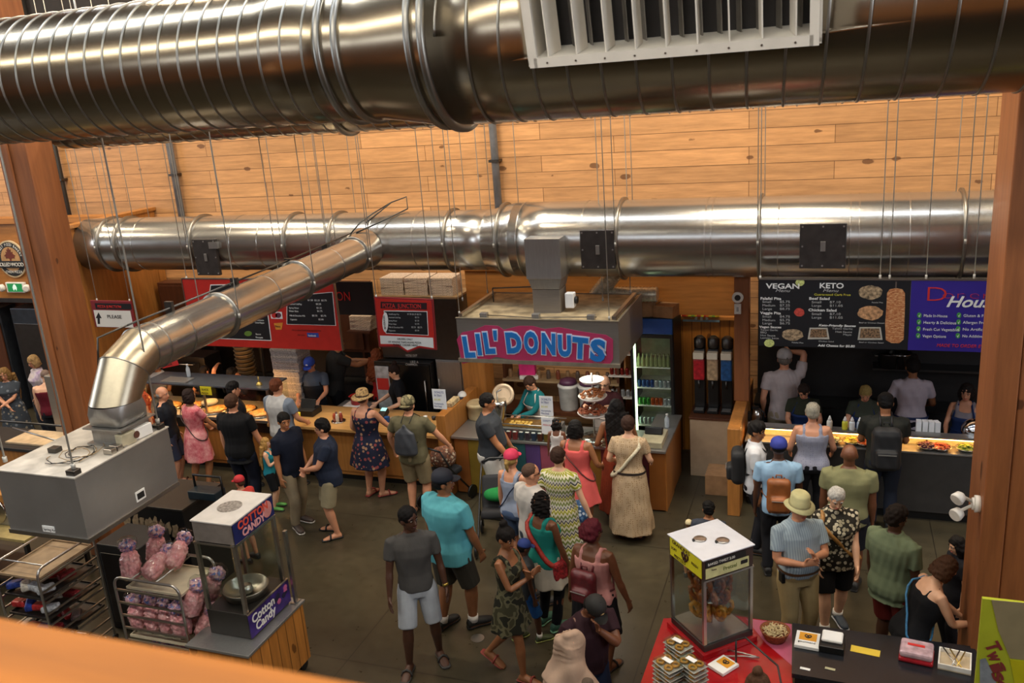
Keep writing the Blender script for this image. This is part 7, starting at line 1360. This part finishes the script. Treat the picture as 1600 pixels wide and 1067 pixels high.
j = P('man in dark tee and jeans with a large black backpack at the doner counter', (1385, 613), 1.84, 93, 'm', 1.08, sk='m', hair=('short', '#14100d'), top=('tee', c('#2b2b25')), bot=('pants', c('#1f2430')), shoes=('shoe', '#161616'), head=(0, 12), ra=(.1, .18, .62), la=(-.1, .18, .62))
backpack(j, 'large black hiking backpack on the man in dark tee', plain('black_nylon', '#121214', .7), (.34, .2, .56), None, .81)
j = P('older man in pale blue shirt and tan hat with crossed arms and khaki trousers', (1248, 772), 1.76, 300, 'm', 1.08, .05, sk='l', hair=('short', '#9a9288'), top=('polo', c('#8fa0ae', 'stripes', '#9cadb8'), 0, .52), bot=('pants', c('#a18d64')), hat=('bucket', '#c2bd8c'), shoes=('shoe', '#5a4632'), head=(10, 8), ra=(.035, .135, .645, .8, -.2, -1), la=(-.02, .15, .69, -.8, -.2, -1), extra=[('belt', '#5a3a22')], hd=((-1, .25, .3), (.5, .3, .9)))
t = onbody(j, 'belt_pouch', 'black phone pouch on the belt of the man in the tan hat', 'pouch', (.19, .06, .93)); MB().box((0, 0, 0), (.04, .08, .12), None, .01).build('pouch', BLACK, t)
P('white haired woman in black and cream floral top with tan strap and black shorts', (1306, 757), 1.66, 285, 'f', 1.25, .03, sk='p', hair=('short', '#c2bfba'), top=('tee', c('#2a2722', 'paisley', '#b8b09a', '#8f8872'), .01, .46), bot=('shorts', c('#131315'), .9), shoes=('shoe', '#2a3440', '#b8bcc2', 1), head=(0, 20), ra=(.12, .1, .52), la=(-.1, .16, .5), extra=[('cross', '#9c7038', 1, .014)], feet=((.06, .08, 0, 10), (-.06, -.08, 0, -10)))
P('dark haired man in sage green shirt and maroon shorts facing the timber post', (1400, 790), 1.74, 50, 'm', 1.15, sk='d', hair=('full', '#1c120c'), top=('polo', c('#67735a'), .014, .45), bot=('shorts', c('#6b221c')), shoes=('sandal', '#2c2420'), head=(-20, 5))
P('brown haired woman in black top with blue strap leaning at the timber post', (1480, 868), 1.66, 20, 'f', 1.1, sk='p', hair=('bob', '#4a2e1c'), top=('cami', c('#151518')), bot=('pants', c('#17171b')), lean=22, head=(0, 25), ra=(.08, .3, .6), la=(-.06, .3, .55), extra=[('cross', '#2f6f9c', -1, .006)], yy=7.5)
P('person in black glimpsed between the timber post and the counter', (1500, 836), 1.66, 200, 'f', 1.0, sk='p', hair=('long', '#15100e'), top=('tee', c('#1c1c22')), bot=('pants', c('#1c1c22')), head=(0, 15), yy=8.4)
P('child with black hair half hidden behind the pretzel case', (1107, 783), 1.28, 95, 'm', .95, sk='m', hair=('full', '#0f0c0a'), top=('tee', c('#3a3f4a')), bot=('shorts', c('#2c2c30')))
P('toddler in a cream cap behind the left corner of the pretzel case', (1076, 812), 1.0, 100, 'm', 1.0, sk='l', hair=('short', '#6a4a2c'), hat=('cap', '#c2b48c'), top=('tee', c('#8c6a5a')), bot=('shorts', c('#3a3a42')), yy=9.25)
# ---- donut stall
P('woman in teal top and white apron frying donuts', (829, 584), 1.64, 240, 'f', 1.05, sk='l', hair=('short', '#3a241a'), top=('long', c('#17666b')), bot=('pants', c('#22242a')), lean=10, head=(0, 30), ra=(.1, .25, .6), la=(-.02, .27, .64), extra=[('apron', c('#c2b8ae'))], yy=11.6)
P('bald man in maroon shirt and white apron behind the tiered donut stand', (945, 584), 1.72, 262, 'm', 1.0, sk='p', hair=('fringe', '#5a4436'), top=('long', c('#351419')), bot=('pants', c('#22242a')), head=(0, 15), ra=(.1, .24, .78), la=(-.14, .24, .8), extra=[('apron', c('#c9bdb4')), ('glasses',)], yy=11.72)
P('big man in dark grey tee and white shorts pushing a stroller at the donut counter', (759, 613), 1.82, 10, 'm', 1.2, .05, sk='m', hair=('short', '#17120f'), top=('tee', c('#33363a')), bot=('shorts', c('#b8b5ae')), shoes=('shoe', '#8a4a34'), head=(0, 5), ra=(.1, .17, .5), la=(-.1, .14, .52))
P('woman with black hair in a coral sleeveless dress at the donut counter', (898, 655), 1.66, 88, 'f', 1.12, sk='t', hair=('bob', '#120e0c'), dress=(c('#cf5a56'), .6, .33, .06, 'tank'), shoes=('sandal', '#5a3a2c'), ra=(.16, .12, .58), la=(-.1, .2, .66), extra=[('cross', '#5a2c28', -1, .006)])
P('small girl with curly black hair held up at the donut counter', (868, 657), .95, 95, 'f', 1.0, sk='b', hair=('curly', '#14100e'), top=('tank', c('#c2bdb8')), bot=('shorts', c('#b5b0aa')), xy=(-3.3, 10.12), feet=((.1, .2, .32, 0), (-.1, .2, .3, 0))).get('root').location.z = .6
P('woman with very long dark hair in a rust brown dress at the donut counter', (962, 622), 1.74, 110, 'f', 1.05, sk='t', hair=('long', '#120d0b'), dress=(c('#8a3a22', 'dots', '#6e2c1a'), .6, .1, .05, 'tank'), shoes=('sandal', '#3a2c24'), ra=(.12, .16, .62), la=(-.14, .12, .6))
P('woman in a long beige dotted dress with a cream shoulder bag strap', (981, 648), 1.70, 92, 'f', 1.12, sk='p', hair=('short', '#3a2419'), dress=(c('#b59c7c', 'dots', '#8a7050'), .61, .07, .055, 'tee'), shoes=('sandal', '#3c2c28'), ra=(.14, .14, .58), la=(-.14, .12, .58), extra=[('cross', '#c2b89c', 1, .014), ('belt', '#2c2420')])
P('woman in hot pink cap and pale grey tank top with blonde ponytail', (798, 702), 1.62, 75, 'f', 1.05, sk='l', hair=('pony', '#a8864c'), hat=('cap', '#c22a4e'), top=('tank', c('#8f97a8')), bot=('shorts', c('#4a5a78')), shoes=('sandal', '#4a3a30'), extra=[('cross', '#22304a', 1, .005)], ra=(.12, .14, .56))
P('man with shaved head and sunglasses in a plain white tee', (828, 722), 1.76, 58, 'm', 1.05, sk='l', hair=('shaved', '#5a4234'), top=('tee', c('#b8b2ac')), bot=('shorts', c('#3c434f')), shoes=('shoe', '#3a3a3a'), head=(-25, 0), extra=[('glasses', 1)])
P('woman in a long green and grey zigzag dress with short brown hair', (871, 697), 1.72, 85, 'f', 1.08, sk='p', hair=('short', '#3a251a'), dress=(c('#8a8a5a', 'zigzag'), .6, .07, .055, 'tee'), shoes=('sandal', '#5a3c2c'), ra=(.2, .02, .5), la=(-.13, .1, .56))
j = P('woman in teal top and white skirt with curly black hair and red woven strap', (845, 768), 1.64, 62, 'f', 1.05, sk='b', hair=('curly', '#15100e'), top=('tank', c('#1f8077'), .006, .45), dress=(c('#b8b2a6'), .56, .36, .05, None), bot=('tights', c('#15171c')), shoes=('shoe', '#2f5a4a', '#7ab08a'), extra=[('cross', '#9c2a20', -1, .017)], ra=(.15, .08, .45))
t = onbody(j, 'shoulder_bag', 'small red patterned bag at the hip of the woman in teal', 'bag', (.2, .02, .78)); MB().box((0, 0, 0), (.07, .2, .22), None, .03).build('bag', plain('red_woven', '#a5262c', .8, 0, .4, 40), t)
bb = T('baby_wrap', 'blue and white patterned wrap held by the woman in the zigzag dress', 'baby carrier', tuple(pz(905, 798, .82)), R(30)); bb.location.z = .68; m = MB(); m.ball((0, 0, .12), (.13, .2, .13), 16, 10); sculpt(m, 'wrap', c('#31507a', 'paisley', '#a9b5c4', '#5a7a9c'), bb, .012, 2, .008); MB().tube([(0, .17, .1), (.02, .27, .08), (.02, .33, .12)], [.045, .035, .02], 8).build('baby_foot', skin('p'), bb)
# ---- centre foreground
P('heavy man in turquoise polo and navy cap with grey shorts and black shoes', (690, 733), 1.93, 70, 'm', 1.22, .07, sk='t', hair=('short', '#14100e'), hat=('cap', '#161b29'), top=('polo', c('#62b5c2'), .012, .46), bot=('shorts', c('#3f3c34')), shoes=('shoe', '#0f0f10', '#0c0c0c', 1), head=(-45, 0), feet=((.07, .06, 0, 25), (-.07, -.05, 0, 0)), ra=(.15, .1, .47))
P('slim man in charcoal grey tee and light denim shorts with sandals and gold watch', (636, 790), 1.82, 300, 'm', .95, sk='d', hair=('short', '#0c0908'), top=('tee', c('#4b4947'), 0, .5), bot=('shorts', c('#a3a8ae')), shoes=('sandal', '#3a3836'), head=(38, 0), feet=((.09, .05, 0, 20), (-.09, -.03, 0, -12)), ra=(.16, .08, .45), la=(-.17, .06, .45), extra=[('watch', 1), ('chain',)])
P('young woman in a short camouflage dress walking with her hair in a bun', (787, 820), 1.70, 350, 'f', .85, sk='t', hair=('bun', '#17110e'), dress=(c('#3c3a28', 'camo', '#5a5640', '#22221a'), .6, .35, .05, 'tank'), shoes=('sandal', '#8a3a30'), head=(-15, 12), feet=((.03, .07, 0, 0), (-.03, -.2, .05, 0)), ra=(-.03, .13, .68, .6, 0, -1), la=(.02, .15, .71, -.6, 0, -1), hd=((-.9, .2, .3), (.4, .2, 1)))
P('boy in blue cap and grey tee with blue shorts beside the camouflage dress', (815, 843), 1.42, 40, 'm', .95, sk='d', hair=('short', '#0f0c0a'), hat=('cap', '#233a80'), top=('tee', c('#3a3d40'), .008, .47), bot=('shorts', c('#1a467c'), 1.05), shoes=('shoe', '#3f4a2c', '#b5c06a', 1), head=(0, 15), feet=((.06, .08, 0, 0), (-.06, -.1, 0, -10)), yy=7.62)
j = P('woman in pink tank top and black skirt with burgundy braided hair', (925, 812), 1.68, 75, 'f', 1.2, sk='b', hair=('braids', '#5a1622'), top=('tank', c('#c48a86')), dress=(c('#15151a'), .56, .30, .03, None), shoes=('sandal', '#2c2424'), head=(-30, 0), ra=(.2, .05, .46), la=(-.18, .0, .46), extra=[('glasses',)])
backpack(j, 'dark red backpack worn by the woman with burgundy braids', plain('dark_red_leather', '#5c1f24', .4, 0, .2, 20), (.27, .12, .34), None, .74)
P('man in black cap and maroon tee bowing with a hand at his mouth', (921, 922), 1.76, 315, 'm', 1.15, .02, sk='b', hair=('short', '#1c1815'), hat=('cap', '#171614', plain('cap_171614', '#171614', .75), '#b5a06a'), top=('tee', c('#2f1a20')), bot=('shorts', c('#1f2a44')), shoes=('shoe', '#222222'), lean=10, head=(10, 40), ra=(.2, .02, .46), la=(.0, .15, .80, -1, .2, -1), hd=((0, .1, -1), (.3, .2, 1)), vox=.008, yy=6.25)
P('person in a beige head scarf with back to the camera at the bottom edge', (888, 990), 1.60, 60, 'f', 1.05, sk='l', hair=None, top=('long', c('#5a4c40')), dress=(c('#5a4c40'), .6, .1, .05, None), extra=[('scarf', c('#a08672'))], shoes=('shoe', '#2c2420'), head=(0, 10), vox=.009, yy=5.5)
P('person with light brown hair seated at the front of the red pretzel table', (1178, 1050), 1.52, 20, 'f', 1.0, sk='p', hair=('bun', '#5a3c28'), top=('tee', c('#b59a8c')), bot=('pants', c('#2c2c30')), head=(0, 20), vox=.01)
# ---- left side of the hall, customers at the pizza counter
P('woman in a coral tie dye dress holding a plate at the pizza display', (293, 606), 1.66, 70, 'f', 1.12, sk='m', hair=('bob', '#2a1a14'), dress=(c('#b04450', 'tiedye', '#c9767a', '#d9a09a'), .6, .3, .035, 'tee'), shoes=('sandal', '#6a4a38'), ra=(.14, .2, .52), la=(-.1, .16, .56), extra=[('cross', '#3a2420', -1, .005)], feet=((.06, .0, 0, 0), (-.06, -.08, 0, -30)))
P('tall man in plain black tee and dark jeans seen from behind', (360, 614), 1.84, 92, 'm', 1.12, sk='l', hair=('short', '#4a3020'), top=('tee', c('#0f0f11'), .006, .44), bot=('pants', c('#171b29')), shoes=('shoe', '#1c1c1c'), ra=(.16, .1, .5))
P('dark haired man looking right beside the pizza display glass', (362, 596), 1.76, 40, 'm', 1.0, sk='l', hair=('full', '#17120f'), top=('tee', c('#1c1c1f')), bot=('pants', c('#22242a')), shoes=('shoe', '#1c1c1c'), yy=10.38)
P('blonde girl in turquoise top eating next to the man in black', (413, 683), 1.30, 20, 'f', .9, sk='p', hair=('long', '#b58a4c'), top=('tank', c('#1f7f8f')), bot=('shorts', c('#15171b')), shoes=('shoe', '#4a8a3c'), ra=(.05, .15, .72), la=(-.05, .15, .7), yy=9.75)
P('child in a red cap half hidden behind the cotton candy machine', (373, 743), 1.22, 170, 'm', 1.0, sk='l', hair=('short', '#4a3424'), hat=('cap', '#b5232c'), top=('tee', c('#c2403a')), bot=('shorts', c('#2c2f3a')), head=(0, 5))
P('red haired man in a grey and white raglan tee at the pizza counter', (430, 590), 1.80, 82, 'm', 1.08, sk='l', hair=('short', '#6e3a20'), top=('tee', c('#b3b0ac', 'raglan', '#6f7680'), .006, .44), bot=('pants', c('#23283a')), shoes=('shoe', '#1c1c1c'), head=(-10, 0), ra=(.12, .16, .56))
P('man in navy polo and khaki trousers standing at the front of the pizza queue', (441, 643), 1.72, 350, 'm', 1.08, .02, sk='m', hair=('short', '#120e0c'), top=('polo', c('#131827'), .008, .46), bot=('pants', c('#8c7c62')), shoes=('shoe', '#3a2c24', '#b8b3aa'), head=(-25, 5), feet=((.06, .02, 0, 25), (-.07, -.05, 0, -5)))
P('man in glasses and dark blue tee with khaki shorts and his hands together', (502, 654), 1.70, 215, 'm', 1.15, .04, sk='l', hair=('full', '#100d0c'), top=('tee', c('#22293a'), .008, .46), bot=('shorts', c('#8f8468')), shoes=('sandal', '#17181a'), head=(-10, 0), ra=(.03, .17, .60, 1, -.2, -.6), la=(-.03, .17, .61, -1, -.2, -.6), extra=[('glasses',)], feet=((.07, .02, 0, 30), (-.07, 0, 0, -5)))
P('woman in straw hat and navy floral dress ordering at the pizza counter', (565, 608), 1.70, 80, 'f', 1.2, sk='l', hair=('short', '#5a4030'), hat=('straw', '#b08d58', plain('straw_weave', '#b08d58', .8, 0, .35, 50)), dress=(c('#1a1d30', 'floral', '#7a3c3c', '#8c6a52'), .62, .31, .06, 'tank'), shoes=('sandal', '#8c2f28'), ra=(.17, .2, .58), la=(-.14, .1, .55), feet=((.06, .03, 0, 40), (-.06, 0, 0, 0)))
j = P('man in khaki green tee and cargo shorts with a camouflage cap', (636, 618), 1.80, 92, 'm', 1.12, sk='l', hair=('short', '#4a3a2c'), hat=('capback', '#6a6248', c('#6a6248', 'camo', '#4c4834', '#857b5a')), top=('tee', c('#5c563f')), bot=('shorts', c('#86775a')), shoes=('sandal', '#3a342c'), ra=(.25, .15, .53, 1, -.5, -.5), la=(-.2, .08, .52, -1, -.4, -.5))
backpack(j, 'grey drawstring bag on the back of the man in khaki green', plain('grey_nylon', '#35373c', .5), (.34, .12, .44), plain('black_nylon', '#121214', .7), .81, True)
P('grey haired man in dark shirt waiting left of the coral dress', (250, 603), 1.68, 20, 'm', 1.05, sk='l', hair=('fringe', '#8a8680'), top=('tee', c('#161920')), bot=('shorts', c('#2c3040')), shoes=('sandal', '#5a3424'), head=(0, 5))
P('woman in an orange floral top behind the elbow of the branch duct', (212, 585), 1.64, 60, 'f', 1.1, sk='l', hair=('short', '#4a3020'), top=('tee', c('#a5482c', 'floral', '#d8a05a', '#6a2c1c')), bot=('pants', c('#3a3428')), shoes=('shoe', '#3a2c24'))
# ---- pizza staff
P('pizza worker in royal blue cap and black apron looking down at the counter', (484, 556), 1.76, 285, 'm', 1.0, sk='l', hair=('short', '#3a2a20'), hat=('cap', '#1f3fa0', plain('cap_1f3fa0', '#1f3fa0', .75), '#d8d8e0'), top=('tee', c('#4a5566')), bot=('pants', c('#15161a')), head=(-8, 25), ra=(.12, .16, .62), la=(-.1, .2, .62), extra=[('apron', c('#15171d'))], yy=11.78)
P('pizza worker in dark tee reaching up under the red menu board', (318, 570), 1.66, 80, 'm', 1.1, sk='l', hair=('short', '#1c1512'), top=('tee', c('#12151f')), bot=('pants', c('#15161a')), ra=(.1, .12, .98), la=(-.16, .06, .6), yy=11.75)
P('pizza worker with dark hair bending over behind the display roof', (362, 572), 1.62, 260, 'm', 1.1, sk='l', hair=('full', '#120e0c'), top=('long', c('#151a28')), bot=('pants', c('#15161a')), lean=25, head=(0, 35), ra=(.1, .25, .74), la=(-.08, .27, .74), yy=11.78)
P('pizza worker in grey tee stretching an arm toward the red haired colleague', (528, 520), 1.84, 40, 'm', 1.12, sk='m', hair=('short', '#1c1512'), top=('tee', c('#2c2d2c')), bot=('pants', c('#15161a')), ra=(.08, .34, .72), la=(-.02, .32, .70), lean=12, yy=12.3)
P('pizza worker with ginger hair in a red tank top lifting her arm', (588, 543), 1.68, 60, 'f', 1.0, sk='l', hair=('wavy', '#7a3c1c'), top=('tank', c('#8f1a1a')), bot=('pants', c('#15161a')), ra=(.08, .14, .82), la=(-.14, .06, .56), yy=12.2)
P('pizza worker in black v neck top serving the woman in the straw hat', (617, 568), 1.66, 205, 'f', 1.0, sk='p', hair=('bun', '#2c1c16'), top=('tee', c('#131418')), bot=('pants', c('#15161a')), head=(0, 15), ra=(.06, .22, .6), la=(-.14, .12, .6), yy=11.72)
P('pizza worker in white shirt at the left end of the display', (243, 560), 1.74, 275, 'm', 1.05, sk='m', hair=('short', '#17120f'), top=('tee', c('#b5b2ae')), bot=('pants', c('#22242a')), ra=(.12, .2, .66), la=(-.12, .2, .66), yy=11.75)
# ---- far left visitors
P('blonde woman in a dark floral dress at the left edge of the picture', (5, 573), 1.62, 300, 'f', 1.1, sk='l', hair=('long', '#8c6a3c'), dress=(c('#3f454c', 'floral', '#6a7078', '#8c8474'), .6, .2, .05, 'tee'), head=(0, 15), la=(.05, .15, .6, -1, 0, -1), ra=(-.02, .15, .58, 1, 0, -1))
P('blonde woman in a lavender and white blouse in front of the grey alcove cabinets', (52, 553), 1.70, 250, 'f', 1.05, sk='l', hair=('bob', '#b59260'), top=('tee', c('#a58fae', 'tiedye', '#c2b8bc', '#b5a8a0')), bot=('pants', c('#2c2f3a')), head=(0, 15))
P('person in maroon sleeveless top with shaved grey hair leaning away', (68, 577), 1.60, 120, 'm', 1.2, sk='p', hair=('shaved', '#8a7468'), top=('tank', c('#5c1522')), bot=('pants', c('#22242a')), head=(0, 15))
# stroller pushed by the dark grey tee, folded green bag
sp_ = pz(777, 790, 0); st = T('stroller', 'black stroller with green bundle in front of the man in dark grey', 'stroller', (-3.98, 9.52, 0), R(-165))
MB().tube([(-.2, -.35, 1.0), (-.22, -.2, .75), (-.24, .2, .25), (-.24, .35, .1)], .014).build('frame', BLACK, st); MB().tube([(.2, -.35, 1.0), (.22, -.2, .75), (.24, .2, .25), (.24, .35, .1)], .014).build('frame', BLACK, st); MB().tube([(-.2, -.35, 1.0), (-.1, -.4, 1.03), (.1, -.4, 1.03), (.2, -.35, 1.0)], .017).build('handle', BLACK, st)
for x in (-.26, .26):
    for y in (-.3, .36): MB().cyl((x - .015, y, .1), (x + .015, y, .1), .1, None, 20).build('wheel', BLACK, st)
for x in (-.24, .24): MB().tube([(x, -.3, .1), (x * .95, .0, .5)], .012).build('strut', BLACK, st)
m = MB(); m.box((0, 0, .45), (.4, .4, .12), Matrix.Rotation(R(15), 3, 'X'), .04); m.box((0, -.18, .65), (.4, .1, .45), Matrix.Rotation(R(25), 3, 'X'), .04); sculpt(m, 'seat', plain('stroller_black', '#1a1a1e', .8), st, .014, 2, .004)
t = T('green_bundle', 'bright green jacket bundled on the stroller', 'jacket', (st.location.x - .02, st.location.y + .02, .62)); m = MB(); m.ball((0, 0, .06), (.15, .12, .09), 14, 9); m.ball((.08, .04, .1), (.09, .08, .07), 12, 8); sculpt(m, 'jacket', c('#1f7a3c'), t, .012, 2, .008)
# cart with patterned blanket beside the khaki tee
p = pz(690, 760, .2); st = T('stroller', 'dark stroller with brown patterned blanket beside the khaki tee man', 'stroller', (pz(700, 735, .45).x, pz(700, 735, .45).y - .12, 0), R(-15))
for x in (-.22, .22): MB().tube([(x, -.3, .95), (x, -.1, .6), (x, .3, .12)], .014).build('frame', BLACK, st)
MB().tube([(-.22, -.3, .95), (-.1, -.36, 1.0), (.1, -.36, 1.0), (.22, -.3, .95)], .016).build('handle', BLACK, st)
for x in (-.24, .24):
    for y in (-.28, .3): MB().cyl((x - .015, y, .1), (x + .015, y, .1), .1, None, 20).build('wheel', BLACK, st)
m = MB(); m.box((0, 0, .5), (.38, .4, .1), None, .03); sculpt(m, 'seat', plain('stroller_black', '#1a1a1e', .8), st, .014, 2, .004)
t = T('patterned_blanket', 'brown and cream patterned blanket bundled on the dark stroller', 'blanket', (st.location.x, st.location.y, .555)); m = MB(); m.ball((0, 0, .16), (.19, .2, .16), 14, 9); m.ball((.05, -.1, .22), (.12, .12, .12), 12, 8); sculpt(m, 'blanket', c('#6a4a3c', 'paisley', '#b5a38c', '#8c5a42'), t, .012, 2, .008)
COOL = (.82, .9, 1.0); WARM = (1.0, .84, .62)
# daylight through the hall's high windows and skylights, and its warm ceiling lamps
area('clerestory_window', (-5, -5.8, 7.7), (-5, 6, 2.5), 18, 1.2, 330, COOL)
area('roof_skylight', (-5, .6, 9.1), (-5, 3.4, 0), 15, .7, 560, (1.0, .96, .84))
area('roof_skylight', (-5, 5.0, 9.1), (-5, 6.2, 0), 12, .6, 360, COOL)
area('side_window', (8.8, 4.5, 6.2), (-3, 7, 1.2), 9, 2.4, 640, COOL)
area('side_window', (-23.6, 5.5, 6.2), (-8, 8, 1.2), 9, 2.4, 620, COOL)
area('roof_skylight', (-4, 9.4, 9.1), (-4, 10.2, 0), 12, .5, 260, COOL)
for x in (-17, -11.5, -6, -1, 4):
    area('ceiling_lamp', (x, 10.6, 9.0), (x, 12.0, 3.5), 1.6, .5, 230, WARM)
    area('ceiling_lamp', (x, 7.3, 8.6), (x, 8.6, 0), 1.4, .5, 150, WARM)
area('donut_fill_light', (-3.6, 11.0, 2.2), (-3.6, 11.2, 0), 1.4, .3, 22, (1.0, .93, .8))  # unseen fill light added under the hood to brighten the donut counter and apron
C.view_settings.exposure = 0.0
